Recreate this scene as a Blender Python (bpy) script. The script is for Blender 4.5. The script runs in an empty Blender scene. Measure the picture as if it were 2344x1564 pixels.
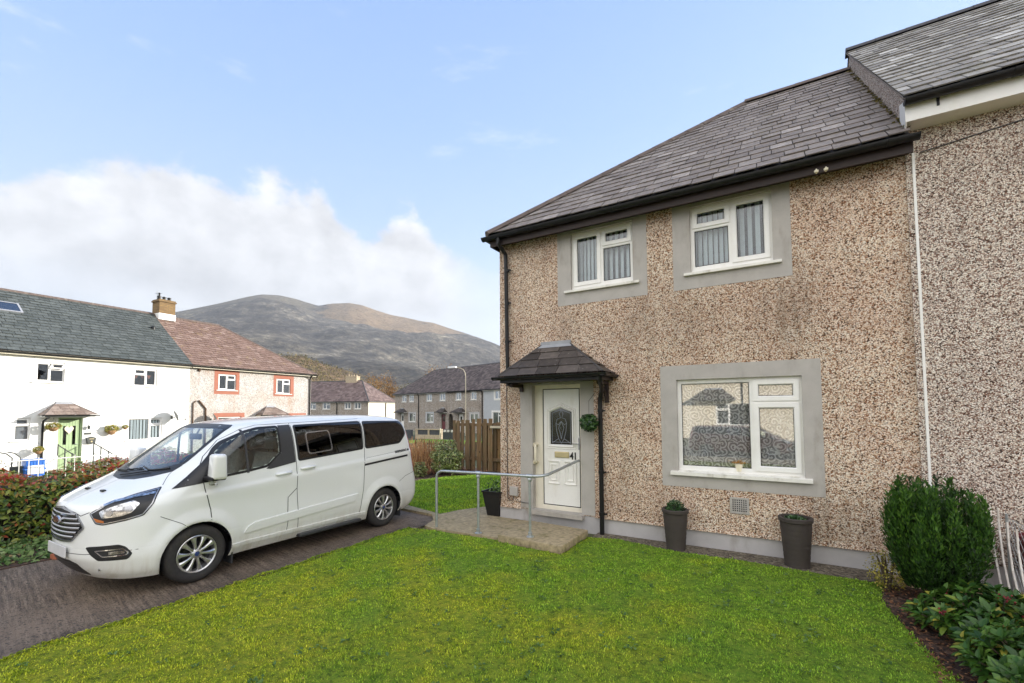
import bpy, bmesh, math, random
import numpy as np
from mathutils import Vector, Matrix
from mathutils.bvhtree import BVHTree
from mathutils.geometry import delaunay_2d_cdt
R = math.radians
rng = np.random.default_rng(7)
random.seed(7)
scene = bpy.context.scene
COL = scene.collection

# ------------------------------------------------------------------ camera
CAM = np.array([4.3791, -6.96, 1.973])
YAW, PITCH, ROLL = R(30.682), R(2.8836), R(-0.3613)
fw = np.array([-math.sin(YAW)*math.cos(PITCH), math.cos(YAW)*math.cos(PITCH), math.sin(PITCH)])
rt = np.array([math.cos(YAW), math.sin(YAW), 0.0])
up = np.cross(rt, fw)
r2 = rt*math.cos(ROLL)+up*math.sin(ROLL)
u2 = -rt*math.sin(ROLL)+up*math.cos(ROLL)
cd = bpy.data.cameras.new('camera')
cam = bpy.data.objects.new('camera', cd)
COL.objects.link(cam)
cd.sensor_width = 36.0
cd.sensor_fit = 'HORIZONTAL'
cd.lens = 36.0*1029.75/2344
cd.shift_y = (886.53-782)/2344
cd.clip_start = 0.05
cd.clip_end = 9000
m = Matrix.Identity(4)
for i in range(3):
    m[i][0], m[i][1], m[i][2], m[i][3] = r2[i], u2[i], -fw[i], CAM[i]
cam.matrix_world = m
scene.camera = cam

# ------------------------------------------------------------------ light
SUN_AZ, SUN_EL = R(40), R(15)          # azimuth from +Y towards +X
sd = bpy.data.lights.new('sun', 'SUN')
sun = bpy.data.objects.new('sun', sd)
COL.objects.link(sun)
sd.energy = 3.2
sd.angle = R(0.6)
sd.color = (1.0, 0.94, 0.85)
sdir = Vector((math.sin(SUN_AZ)*math.cos(SUN_EL), math.cos(SUN_AZ)*math.cos(SUN_EL), math.sin(SUN_EL)))
sun.rotation_euler = sdir.to_track_quat('Z', 'Y').to_euler()
sun.location = (20, 24, 12)

scene.view_settings.view_transform = 'Standard'
scene.view_settings.look = 'None'
scene.view_settings.gamma = 1.0
scene.view_settings.exposure = 1.76
try:
    scene.cycles.max_bounces = 8
    scene.cycles.transparent_max_bounces = 12
    scene.cycles.caustics_reflective = False
    scene.cycles.caustics_refractive = False
    scene.cycles.sample_clamp_indirect = 4.0
except Exception:
    pass

# ------------------------------------------------------------------ node helpers
class NT:
    def __init__(s, nt):
        s.nt = nt
    def n(s, t, **kw):
        x = s.nt.nodes.new(t)
        for k, v in kw.items():
            setattr(x, k, v)
        return x
    def link(s, a, b):
        s.nt.links.new(a, b)
    def put(s, sock, v):
        if isinstance(v, bpy.types.NodeSocket):
            s.link(v, sock)
        elif v is not None:
            if hasattr(sock.default_value, '__len__') and not hasattr(v, '__len__'):
                v = (v,)*len(sock.default_value)
            if hasattr(v, '__len__') and hasattr(sock.default_value, '__len__') and len(v) == 3 and len(sock.default_value) == 4:
                v = (*v, 1.0)
            sock.default_value = v
    def m(s, op, a, b=None, c=None, clamp=False):
        x = s.n('ShaderNodeMath', operation=op)
        x.use_clamp = clamp
        s.put(x.inputs[0], a)
        if b is not None: s.put(x.inputs[1], b)
        if c is not None: s.put(x.inputs[2], c)
        return x.outputs[0]
    def vm(s, op, a, b=None):
        x = s.n('ShaderNodeVectorMath', operation=op)
        s.put(x.inputs[0], a)
        if b is not None: s.put(x.inputs[1], b)
        return x.outputs[0]
    def noise(s, vec, scale, detail=4, rough=.55, dist=0.0, col=False):
        x = s.n('ShaderNodeTexNoise')
        if vec is not None: s.link(vec, x.inputs['Vector'])
        x.inputs['Scale'].default_value = scale
        x.inputs['Detail'].default_value = detail
        x.inputs['Roughness'].default_value = rough
        x.inputs['Distortion'].default_value = dist
        return x.outputs['Color' if col else 'Fac']
    def voro(s, vec, scale, feature='F1', out='Distance', rand=1.0):
        x = s.n('ShaderNodeTexVoronoi', feature=feature)
        if vec is not None: s.link(vec, x.inputs['Vector'])
        x.inputs['Scale'].default_value = scale
        x.inputs['Randomness'].default_value = rand
        return x.outputs[out]
    def ramp(s, fac, stops, interp='LINEAR'):
        x = s.n('ShaderNodeValToRGB')
        x.color_ramp.interpolation = interp
        e = x.color_ramp.elements
        while len(e) < len(stops): e.new(0.5)
        while len(e) > len(stops): e.remove(e[-1])
        for el, (p, c) in zip(e, stops):
            el.position = p
            if not hasattr(c, '__len__'): c = (c, c, c)
            el.color = (*c[:3], 1)
        s.put(x.inputs[0], fac)
        return x.outputs[0]
    def mix(s, fac, a, b, mode='MIX'):
        x = s.n('ShaderNodeMix', data_type='RGBA', blend_type=mode)
        s.put(x.inputs[0], fac); s.put(x.inputs[6], a); s.put(x.inputs[7], b)
        return x.outputs[2]
    def sstep(s, x, lo, hi):
        n = s.n('ShaderNodeMapRange', interpolation_type='SMOOTHSTEP')
        s.put(n.inputs[0], x)
        n.inputs[1].default_value = lo; n.inputs[2].default_value = hi
        n.inputs[3].default_value = 0; n.inputs[4].default_value = 1
        return n.outputs[0]
    def sep(s, v):
        x = s.n('ShaderNodeSeparateXYZ'); s.link(v, x.inputs[0])
        return x.outputs
    def comb(s, a, b, c):
        x = s.n('ShaderNodeCombineXYZ')
        s.put(x.inputs[0], a); s.put(x.inputs[1], b); s.put(x.inputs[2], c)
        return x.outputs[0]
    def scalev(s, v, sc):
        x = s.n('ShaderNodeMapping'); s.link(v, x.inputs[0])
        x.inputs['Scale'].default_value = sc
        return x.outputs[0]
    def bump(s, h, strength=.5, dist=.01):
        x = s.n('ShaderNodeBump')
        x.inputs['Strength'].default_value = strength
        x.inputs['Distance'].default_value = dist
        s.link(h, x.inputs['Height'])
        return x.outputs[0]
    def attr(s, name, out='Fac'):
        x = s.n('ShaderNodeAttribute'); x.attribute_name = name
        return x.outputs[out]

# ------------------------------------------------------------------ sky
world = bpy.data.worlds.new('World')
scene.world = world
world.use_nodes = True
w = NT(world.node_tree)
world.node_tree.nodes.clear()
sky = w.n('ShaderNodeTexSky', sky_type='NISHITA')
sky.sun_disc = False
sky.sun_elevation = SUN_EL
sky.sun_rotation = SUN_AZ
sky.altitude = 100
sky.air_density = 1.0
sky.dust_density = 1.0
sky.ozone_density = 1.5
dirv = w.n('ShaderNodeTexCoord').outputs['Generated']
dx, dy, dz = w.sep(dirv)
az = w.m('ARCTAN2', dx, dy)
el = w.m('ARCSINE', dz)
# clear sky: the physical sky plus the milky veil of a damp day near the horizon
skyc = w.mix(1.0, sky.outputs[0], (.075, .075, .075), 'MULTIPLY')
veil = w.ramp(w.m('DIVIDE', el, 0.9), [(0, .9), (.25, .88), (.6, .82), (1, .75)])
milk = w.ramp(w.m('DIVIDE', el, 0.9), [(0, (.225, .265, .310)), (.30, (.180, .238, .325)), (.62, (.128, .198, .345)), (1, (.095, .165, .33))])
skyc = w.mix(veil, skyc, milk)
def n2(v, seed, scale, detail=9, rough=.58):
    return w.noise(w.vm('ADD', v, (seed, seed*.7, seed*1.3)), scale, detail, rough)
# cumulus bank: its skyline by azimuth, broken up by noise
tops = [(-1.5, .34), (-1.398, .345), (-1.305, .40), (-1.251, .425), (-1.10, .44), (-1.0, .44), (-.95, .435), (-.90, .40), (-.86, .375),
        (-.82, .395), (-.79, .425), (-.75, .428), (-.715, .395), (-.67, .345), (-.60, .31), (-.50, .29), (0.2, .25), (.6, .30)]
a0, a1 = -1.5, .6
top = w.ramp(w.m('DIVIDE', w.m('SUBTRACT', az, a0), a1-a0), [((a-a0)/(a1-a0), t) for a, t in tops])
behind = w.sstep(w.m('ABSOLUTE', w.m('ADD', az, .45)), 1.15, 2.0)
top = w.m('ADD', top, w.m('MULTIPLY', behind, .75))  # unseen cloud added high behind the camera to light the shaded fronts
vv = w.scalev(dirv, (1, 1, 1.35))
lump = n2(vv, 3.1, 7.5, 10, .60)
big = n2(vv, 9.7, 2.6, 4, .5)
lump2 = n2(vv, 6.3, 15.0, 9, .62)
edge = w.m('ADD', w.m('SUBTRACT', top, el), w.m('ADD', w.m('MULTIPLY', w.m('SUBTRACT', lump, .5), .17), w.m('MULTIPLY', w.m('SUBTRACT', lump2, .5), .11)))
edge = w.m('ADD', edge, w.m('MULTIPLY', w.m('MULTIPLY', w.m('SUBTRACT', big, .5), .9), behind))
mask = w.m('MULTIPLY', w.sstep(edge, -.004, .038), w.m('SUBTRACT', 1.0, w.m('MULTIPLY', w.sstep(az, -.715, -.58), w.m('MULTIPLY', w.m('SUBTRACT', 1.0, behind), .72))))
# the bank thins towards its base and lets the bright lower sky through
thin = w.sstep(w.m('ADD', el, w.m('MULTIPLY', w.m('SUBTRACT', big, .5), .35)), .06, .24)
mask = w.m('MULTIPLY', mask, w.m('ADD', w.m('MULTIPLY', thin, .66), .24))
# billows: difference of noise along the sun direction gives lit and dark sides
s1 = n2(vv, 3.1, 8.5, 9, .58)
s2 = w.noise(w.vm('ADD', w.vm('ADD', vv, (3.1, 2.17, 4.03)), (.028, .016, .05)), 8.5, 9, .58)
rel = w.m('ADD', w.m('MULTIPLY', w.m('SUBTRACT', s1, s2), 2.1), .5)
depth = w.sstep(w.m('SUBTRACT', top, el), .02, .22)
lum = w.m('ADD', w.m('SUBTRACT', 1.0, w.m('MULTIPLY', depth, .17)), w.m('MULTIPLY', w.m('SUBTRACT', rel, .5), .44))
lum = w.m('ADD', lum, w.m('MULTIPLY', behind, 1.45))  # unseen clouds behind the camera brightened to lift the shade
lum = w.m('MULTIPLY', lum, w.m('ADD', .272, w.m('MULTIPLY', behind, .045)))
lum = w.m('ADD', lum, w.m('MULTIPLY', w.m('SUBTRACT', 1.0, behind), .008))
cc = w.vm('MULTIPLY', w.comb(lum, lum, lum), (.985, .985, 1.0))
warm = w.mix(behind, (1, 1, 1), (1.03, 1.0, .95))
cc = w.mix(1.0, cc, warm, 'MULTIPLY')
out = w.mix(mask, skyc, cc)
# thin wisps high up
wis = w.noise(w.scalev(dirv, (1.0, 1.6, 5.0)), 3.2, 7, .6)
wm = w.m('MULTIPLY', w.sstep(wis, .60, .80), .45)
out = w.mix(wm, out, (.32, .335, .37))
# bright low band
lowm = w.m('SUBTRACT', 1.0, w.sstep(el, .04, .40))
out = w.mix(w.m('MULTIPLY', lowm, .6), out, (.250, .270, .300))
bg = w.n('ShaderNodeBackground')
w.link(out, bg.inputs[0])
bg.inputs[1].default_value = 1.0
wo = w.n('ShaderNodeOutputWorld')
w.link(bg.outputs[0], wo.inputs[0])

# ------------------------------------------------------------------ materials
MATS = {}
def mat(name):
    mt = bpy.data.materials.new(name)
    mt.use_nodes = True
    nt = NT(mt.node_tree)
    b = mt.node_tree.nodes['Principled BSDF']
    MATS[name] = mt
    return mt, nt, b
def obco(nt):
    return nt.n('ShaderNodeTexCoord').outputs['Object']
def plain(name, col, rough=.6, metal=0.0, var=.12, scale=6, bump=0.0, bscale=60, spec=.5, dirt=None, coat=0):
    mt, nt, b = mat(name)
    co = obco(nt)
    f = nt.noise(co, scale, 6, .6)
    lo = tuple(c*(1-var) for c in col); hi = tuple(min(1, c*(1+var)) for c in col)
    c = nt.ramp(f, [(.3, lo), (.7, hi)])
    if dirt:
        dcol, amt, dsc = dirt
        g = nt.noise(nt.scalev(co, (1, 1, .35)), dsc, 7, .65)
        c = nt.mix(nt.m('MULTIPLY', nt.sstep(g, .5, .75), amt), c, dcol)
    nt.put(b.inputs['Base Color'], c)
    b.inputs['Roughness'].default_value = rough
    b.inputs['Metallic'].default_value = metal
    b.inputs['Specular IOR Level'].default_value = spec
    if coat:
        b.inputs['Coat Weight'].default_value = coat
        b.inputs['Coat Roughness'].default_value = .04
    if bump:
        h = nt.noise(co, bscale, 5, .6)
        nt.link(nt.bump(h, bump, .01), b.inputs['Normal'])
    return mt
def pebble(name, pal, scale=46, stain=(.06, .05, .04), stain_amt=.6, tint=(1, 1, 1), spots=()):
    """dashed render: every pebble a Voronoi cell with a colour of its own"""
    mt, nt, b = mat(name)
    co = obco(nt)
    wob = nt.vm('ADD', co, nt.vm('MULTIPLY', nt.noise(co, 90, 2, .5, col=True), (.006, .006, .006)))
    vc = nt.voro(wob, scale, 'F1', 'Color')
    vd = nt.voro(wob, scale, 'F1', 'Distance')
    r = nt.sep(vc)[0]
    c = nt.ramp(r, pal, 'CONSTANT')
    gap = nt.sstep(vd, .75, .38)
    c = nt.mix(nt.m('ADD', nt.m('MULTIPLY', gap, .55), .45), tuple(x*.28 for x in pal[2][1]), c)
    big = nt.noise(co, 1.1, 5, .6)
    c = nt.mix(nt.sstep(big, .38, .62), c, nt.mix(1.0, c, tint, 'MULTIPLY'))
    st = nt.noise(nt.scalev(co, (1.4, 1.4, .55)), 1.0, 8, .68)
    st2 = nt.noise(co, 14, 4, .6)
    sm = nt.m('MULTIPLY', nt.sstep(nt.m('ADD', st, nt.m('MULTIPLY', nt.m('SUBTRACT', st2, .5), .12)), .53, .70), stain_amt)
    c = nt.mix(sm, c, nt.mix(.65, c, stain))
    if spots:
        ox, oy, oz = nt.sep(co); tot = None
        for (sx, sz, rx, rz2, am) in spots:
            q = nt.m('ADD', nt.m('POWER', nt.m('DIVIDE', nt.m('SUBTRACT', ox, sx), rx), 2.0), nt.m('POWER', nt.m('DIVIDE', nt.m('SUBTRACT', oz, sz), rz2), 2.0))
            g_ = nt.m('MULTIPLY', nt.m('EXPONENT', nt.m('MULTIPLY', q, -1.0)), am)
            tot = g_ if tot is None else nt.m('ADD', tot, g_)
        run = nt.noise(nt.scalev(co, (9, 9, 1.1)), 1.0, 6, .7)
        tot = nt.m('MULTIPLY', tot, nt.m('ADD', .22, nt.m('MULTIPLY', nt.sstep(run, .30, .70), .62)), clamp=True)
        c = nt.mix(tot, c, nt.mix(.72, c, stain))
    nt.put(b.inputs['Base Color'], c)
    b.inputs['Roughness'].default_value = .85
    b.inputs['Specular IOR Level'].default_value = .25
    h = nt.m('SUBTRACT', 1.0, vd)
    nt.link(nt.bump(h, .8, .012), b.inputs['Normal'])
    return mt
def slate(name, stops, moss=(.13, .12, .03), moss_amt=.3, rough=.55):
    mt, nt, b = mat(name)
    co = obco(nt)
    a = nt.attr('rnd')
    c = nt.ramp(a, stops)
    f = nt.noise(nt.scalev(co, (9, 9, 9)), 1.0, 7, .65)
    c = nt.mix(1.0, c, nt.ramp(f, [(.25, (.62, .62, .62)), (.75, (1.3, 1.28, 1.25))]), 'MULTIPLY')
    ms = nt.noise(co, 2.2, 8, .7)
    c = nt.mix(nt.m('MULTIPLY', nt.sstep(ms, .54, .72), moss_amt), c, moss)
    sp = nt.voro(co, 11, 'F1', 'Distance')
    c = nt.mix(nt.m('MULTIPLY', nt.sstep(sp, .16, .06), .35), c, (.42, .40, .36))
    nt.put(b.inputs['Base Color'], c)
    b.inputs['Roughness'].default_value = rough+.1
    b.inputs['Specular IOR Level'].default_value = .22
    h = nt.noise(nt.scalev(co, (40, 40, 40)), 1.0, 5, .6)
    nt.link(nt.bump(h, .35, .006), b.inputs['Normal'])
    return mt
def glass(name, tint=(.85, .9, .9), refl=1.0, rough=0.0, top=1.0):
    """window glass: mirror reflection by angle over a clear, tinted sheet"""
    mt, nt, b = mat(name)
    nt.nt.nodes.remove(b)
    o = nt.nt.nodes['Material Output']
    fr = nt.n('ShaderNodeFresnel'); fr.inputs[0].default_value = 1.52
    g = nt.n('ShaderNodeBsdfGlossy'); g.inputs['Roughness'].default_value = rough
    g.inputs['Color'].default_value = (1, 1, 1, 1)
    wv = nt.noise(obco(nt), 1.7, 2, .5)
    nt.link(nt.bump(wv, .025, .02), g.inputs['Normal'])
    t = nt.n('ShaderNodeBsdfTransparent'); t.inputs[0].default_value = (*tint, 1)
    mx = nt.n('ShaderNodeMixShader')
    f2 = nt.m('MINIMUM', nt.m('MULTIPLY', fr.outputs[0], 1.9*refl), top)
    nt.link(f2, mx.inputs[0]); nt.link(t.outputs[0], mx.inputs[1]); nt.link(g.outputs[0], mx.inputs[2])
    nt.link(mx.outputs[0], o.inputs[0])
    return mt
def leaf(name, stops, rough=.45, trans=.25, spec=.5):
    """foliage: colour per leaf from the 'rnd' attribute"""
    mt, nt, b = mat(name)
    a = nt.attr('rnd')
    c = nt.ramp(a, stops)
    nt.put(b.inputs['Base Color'], c)
    b.inputs['Roughness'].default_value = rough
    b.inputs['Specular IOR Level'].default_value = spec
    if trans:
        o = nt.nt.nodes['Material Output']
        t = nt.n('ShaderNodeBsdfTranslucent'); nt.put(t.inputs[0], c)
        mx = nt.n('ShaderNodeMixShader'); mx.inputs[0].default_value = trans
        nt.link(b.outputs[0], mx.inputs[1]); nt.link(t.outputs[0], mx.inputs[2]); nt.link(mx.outputs[0], o.inputs[0])
    return mt

PB = [(0, (.065, .032, .018)), (.10, (.31, .145, .072)), (.24, (.62, .43, .29)), (.39, (.86, .69, .53)), (.69, (.94, .84, .71)), (.91, (.54, .41, .32))]
pebble('pebbledash', PB, 78, (.11, .08, .055), .40, (.92, .87, .86), [(4.55, 3.35, .30, .75, .75), (3.2, 3.35, .35, .5, .45), (1.3, 3.35, .25, .6, .5), (2.6, 3.4, .25, .6, .55), (3.6, 3.2, 1.6, .5, .35), (.3, 3.2, .25, 1.2, .30), (.12, .8, .2, .8, .45), (4.78, .62, .22, .45, .8), (2.9, .65, .2, .35, .45), (5.3, .5, .5, .35, .5), (2.2, .45, .35, .3, .4), (5.75, 3, .12, 2.4, .5)])
PB2 = [(0, (.06, .035, .025)), (.12, (.24, .125, .085)), (.27, (.48, .37, .30)), (.42, (.82, .69, .57)), (.66, (.93, .86, .76)), (.91, (.50, .42, .36))]
pebble('pebbledash_grey', PB2, 84, (.12, .10, .09), .45, (.95, .94, .95))
PF = [(0, (.18, .155, .13)), (.2, (.34, .30, .26)), (.4, (.48, .43, .38)), (.7, (.58, .53, .47)), (.9, (.40, .36, .32))]
pebble('far_pebbledash', PF, 26, (.14, .11, .09), .8, (.9, .86, .82))
PP = [(0, (.42, .39, .36)), (.15, (.52, .50, .475)), (.4, (.58, .57, .55)), (.7, (.615, .61, .595)), (.9, (.46, .43, .41))]
pebble('cream_roughcast', PP, 30, (.34, .20, .12), .8, (.93, .86, .80))
plain('grey_render', (.415, .390, .362), .8, var=.09, scale=4, bump=.25, bscale=90, dirt=((.22, .19, .15), .6, 3.4))
plain('plinth_paint', (.44, .425, .425), .7, var=.08, scale=4, bump=.15, bscale=50, dirt=((.20, .17, .13), .6, 3.0))
plain('white_render', (.83, .83, .80), .85, var=.04, scale=3, bump=.15, bscale=90, dirt=((.60, .55, .46), .25, 1.6))
plain('cream_render', (.74, .66, .52), .85, var=.06, scale=3, bump=.15, bscale=90, dirt=((.50, .38, .25), .3, 1.6))
plain('blue_grey_render', (.42, .44, .46), .85, var=.06, scale=3, bump=.1, bscale=90)
plain('orange_paint', (.33, .118, .072), .75, var=.08, scale=5)
plain('upvc', (.82, .81, .78), .32, var=.03, scale=5, dirt=((.62, .58, .48), .35, 5))
plain('upvc_cream', (.74, .69, .58), .38, var=.04, scale=4, dirt=((.50, .42, .30), .35, 4))
plain('sill_paint', (.76, .74, .68), .55, var=.06, scale=7, dirt=((.32, .29, .20), .7, 6))
plain('black_plastic', (.007, .007, .008), .42, var=.25, scale=9, spec=.35, dirt=((.035, .035, .028), .5, 3))
plain('brown_timber', (.022, .010, .007), .6, var=.2, scale=8)
plain('mortar', (.24, .20, .17), .9, var=.2, scale=12, bump=.3, dirt=((.10, .09, .05), .6, 4))
plain('ridge_tile', (.115, .085, .070), .8, var=.2, scale=7, bump=.2, dirt=((.34, .30, .24), .5, 5))
plain('ridge_dark', (.06, .055, .055), .7, var=.2, scale=7, bump=.2)
plain('lead', (.30, .31, .33), .5, var=.12, scale=9, bump=.1)
plain('dark_interior', (.10, .10, .10), .9, var=.2, scale=2)
plain('room_wall', (.30, .28, .25), .9, var=.1, scale=2)
plain('blind', (.84, .86, .84), .8, var=.04, scale=9)
plain('galvanised', (.46, .49, .50), .42, metal=.75, var=.16, scale=25, bump=.06)
plain('concrete', (.33, .265, .16), .9, var=.38, scale=16, bump=.6, bscale=70, dirt=((.13, .115, .032), .9, 4.2))
plain('threshold', (.40, .37, .33), .8, var=.15, scale=9, bump=.2)
plain('brass', (.62, .52, .30), .35, metal=.6, var=.1)
plain('number_black', (.012, .012, .012), .4, var=.1)
plain('pot_clay', (.048, .038, .033), .75, var=.16, scale=5, bump=.25, bscale=40)
plain('planter_black', (.012, .012, .013), .35, var=.2)
plain('compost', (.03, .022, .016), .95, var=.4, scale=60, bump=.6)
plain('brick_red', (.36, .12, .06), .85, var=.25, scale=14, bump=.4, bscale=80)
plain('timber_dark', (.10, .055, .03), .85, var=.3, scale=10)
mt, nt, b = mat('van_white')
co = obco(nt)
x, y, z = nt.sep(co)
splash = nt.noise(nt.scalev(co, (3, 9, 1.3)), 1.0, 7, .68)
low = nt.m('SUBTRACT', 1.0, nt.sstep(nt.m('ADD', z, nt.m('MULTIPLY', nt.m('SUBTRACT', splash, .5), .55)), .24, .66))
film = nt.m('MULTIPLY', low, nt.m('ADD', .20, nt.m('MULTIPLY', nt.sstep(splash, .42, .68), .5)))
nt.put(b.inputs['Base Color'], nt.mix(film, (.80, .815, .80), (.42, .37, .28)))
nt.put(b.inputs['Roughness'], nt.m('ADD', .22, nt.m('MULTIPLY', film, .8)))
nt.put(b.inputs['Coat Weight'], nt.m('SUBTRACT', .8, nt.m('MULTIPLY', film, 1.2), clamp=True))
b.inputs['Coat Roughness'].default_value = .04
plain('van_black', (.012, .012, .013), .35, var=.2, scale=20)
plain('van_grey_trim', (.045, .046, .05), .3, var=.1, scale=20)
plain('rubber', (.030, .028, .027), .8, var=.2, scale=30, bump=.15, bscale=90, dirt=((.10, .085, .065), .5, 8))
plain('alloy', (.60, .60, .60), .3, metal=.85, var=.06, scale=20, dirt=((.25, .2, .16), .4, 8))
plain('chrome', (.75, .75, .76), .12, metal=1.0, var=.05)
plain('chrome_dull', (.42, .42, .44), .25, metal=.9, var=.08)
plain('lamp_silver', (.52, .52, .53), .16, metal=1.0, var=.75, scale=26)
plain('lamp_amber', (.5, .16, .04), .2, var=.1)
plain('lamp_red', (.35, .02, .02), .15, var=.1, coat=1)
plain('badge_blue', (.02, .04, .18), .25, var=.1, coat=1)
plain('badge_red', (.16, .06, .07), .25, var=.2, coat=1)
plain('plate_white', (.62, .62, .63), .4, var=.06, scale=9)
plain('seat_fabric', (.20, .20, .19), .9, var=.2, scale=30)
plain('dash_plastic', (.035, .038, .04), .6, var=.2, scale=20)
plain('paper', (.62, .72, .78), .7, var=.08, scale=20)
plain('door_green', (.33, .44, .245), .4, var=.05, scale=3)
plain('blue_plastic', (.04, .16, .55), .4, var=.15, scale=9)
plain('white_metal', (.72, .71, .66), .45, var=.08, scale=12, dirt=((.4, .3, .2), .4, 6))
plain('iron_dark', (.05, .055, .05), .5, var=.2, scale=12)
plain('sand_stone', (.44, .36, .25), .9, var=.3, scale=9, bump=.5, bscale=20)
plain('dark_slab', (.055, .06, .068), .7, var=.3, scale=9, bump=.3)
plain('lamp_post', (.52, .46, .34), .5, var=.1, scale=9)
plain('white_lamp', (.8, .8, .8), .4, var=.05)
plain('maroon_paint', (.12, .015, .02), .4, var=.1)
plain('flower_orange', (.8, .30, .04), .6, var=.3, scale=60)
plain('bark', (.09, .065, .045), .9, var=.3, scale=12, bump=.4)
plain('twig_dry', (.34, .20, .10), .85, var=.35, scale=8)
plain('wire_white', (.80, .75, .68), .6, var=.2, scale=10, dirt=((.30, .20, .13), .6, 14))
plain('wire_mesh', (.40, .42, .42), .5, metal=.5, var=.2, scale=10)
plain('red_van', (.16, .006, .01), .3, var=.05, coat=1)
plain('pointing_black', (.02, .02, .02), .8, var=.2)
plain('ivory', (.78, .72, .56), .35, var=.05)
slate('slate_main', [(0, (.195, .166, .146)), (.3, (.228, .196, .173)), (.7, (.252, .218, .193)), (.94, (.285, .25, .223)), (1, (.37, .33, .30))], (.16, .14, .07), .35)
slate('slate_tall', [(0, (.23, .212, .188)), (.35, (.30, .28, .25)), (.68, (.355, .335, .30)), (.90, (.43, .41, .375)), (1, (.60, .58, .54))], (.16, .16, .08), .4)
slate('slate_green', [(0, (.066, .076, .073)), (.5, (.083, .094, .091)), (1, (.105, .118, .114))], (.10, .11, .08), .2)
slate('slate_pink', [(0, (.165, .108, .085)), (.4, (.195, .130, .105)), (.85, (.225, .155, .127)), (1, (.28, .205, .175))], (.30, .22, .10), .55)
slate('slate_far', [(0, (.065, .050, .044)), (.5, (.115, .090, .080)), (1, (.18, .145, .13))], (.14, .12, .09), .4)
slate('slate_far_pink', [(0, (.115, .082, .074)), (.5, (.185, .132, .118)), (1, (.26, .195, .175))], (.3, .2, .12), .3)
slate('slate_porch', [(0, (.045, .038, .034)), (.5, (.075, .064, .058)), (1, (.115, .098, .088))], (.10, .09, .07), .3, .45)
slate('slate_porch_pale', [(0, (.135, .10, .085)), (.5, (.19, .145, .125)), (1, (.27, .22, .195))], (.36, .30, .22), .4)
glass('pane_glass', (.93, .965, .985), .6, 0, .6)
glass('pane_glass_strong', (.985, .985, .98), 2.1, 0, .24)
glass('door_glass', (.62, .60, .50), 1.3, .03)
glass('van_glass', (.86, .92, .88), .85, 0, .7)
glass('van_glass_dark', (.03, .03, .03), 1.0)
glass('lens_clear', (.93, .95, .95), .7)
glass('far_glass', (.10, .11, .12), 1.2)

# brick
mt, nt, b = mat('chimney_brick')
co = obco(nt)
bk = nt.n('ShaderNodeTexBrick')
x, y, z = nt.sep(co)
nt.link(nt.comb(nt.m('ADD', x, y), z, 0.0), bk.inputs['Vector'])
bk.inputs['Color1'].default_value = (.33, .20, .08, 1); bk.inputs['Color2'].default_value = (.22, .12, .05, 1)
bk.inputs['Mortar'].default_value = (.14, .11, .08, 1)
bk.inputs['Scale'].default_value = 1.0; bk.inputs['Brick Width'].default_value = .23; bk.inputs['Row Height'].default_value = .078
bk.inputs['Mortar Size'].default_value = .010
c = nt.mix(nt.m('MULTIPLY', nt.noise(co, 9, 5, .6), .6), bk.outputs['Color'], (.10, .08, .03))
nt.put(b.inputs['Base Color'], c); b.inputs['Roughness'].default_value = .9

# weathered fence boards
mt, nt, b = mat('fence_wood')
co = obco(nt)
g = nt.noise(nt.scalev(co, (26, 26, 1.6)), 1.0, 6, .6, .4)
a = nt.attr('rnd')
c = nt.ramp(g, [(.2, (.075, .048, .026)), (.5, (.165, .110, .060)), (.8, (.27, .195, .115))])
c = nt.mix(1.0, c, nt.ramp(a, [(0, (.62, .62, .60)), (.5, (1, .95, .85)), (1, (1.35, 1.1, .75))]), 'MULTIPLY')
kn = nt.voro(nt.scalev(co, (6, 6, 3)), 1.0, 'F1', 'Distance')
c = nt.mix(nt.sstep(kn, .13, .07), c, (.03, .018, .01))
c = nt.mix(nt.m('MULTIPLY', nt.sstep(nt.noise(co, 5, 6, .6), .5, .75), .5), c, (.10, .12, .045))
nt.put(b.inputs['Base Color'], c); b.inputs['Roughness'].default_value = .85
nt.link(nt.bump(g, .3, .005), b.inputs['Normal'])

# ribbed concrete drive
mt, nt, b = mat('drive_concrete')
co = obco(nt)
x, y, z = nt.sep(co)
wob = nt.m('MULTIPLY', nt.m('SUBTRACT', nt.noise(nt.scalev(co, (.5, 2, 1)), 2.0, 6, .7), .5), .06)
ph = nt.m('ADD', y, nt.m('ADD', wob, nt.m('MULTIPLY', x, .16)))
rib = nt.m('ABSOLUTE', nt.m('SINE', nt.m('MULTIPLY', ph, 52.0)))
rib2 = nt.noise(nt.scalev(nt.comb(x, ph, z), (1.6, 26, 1)), 1.0, 9, .78)
pm = nt.sstep(nt.noise(co, .75, 4, .55), .36, .60)
h = nt.m('ADD', .5, nt.m('MULTIPLY', nt.m('SUBTRACT', rib2, .5), nt.m('ADD', .50, nt.m('MULTIPLY', pm, 1.25))))
grain = nt.noise(co, 110, 5, .75)
c = nt.ramp(nt.m('ADD', nt.m('MULTIPLY', h, .78), nt.m('MULTIPLY', grain, .40)), [(.38, (.026, .017, .011)), (.50, (.098, .069, .048)), (.62, (.195, .142, .100)), (.85, (.39, .305, .225))])
c = nt.mix(nt.m('MULTIPLY', nt.sstep(nt.noise(co, 1.6, 7, .65), .5, .72), .55), c, (.060, .052, .030))
st_ = nt.sep(nt.voro(co, 70, 'F1', 'Color'))
c = nt.mix(nt.m('MULTIPLY', nt.sstep(st_[0], .80, .88), .6), c, (.20, .155, .115))
c = nt.mix(nt.m('MULTIPLY', nt.sstep(st_[1], .80, .86), .75), c, (.022, .018, .015))
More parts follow.
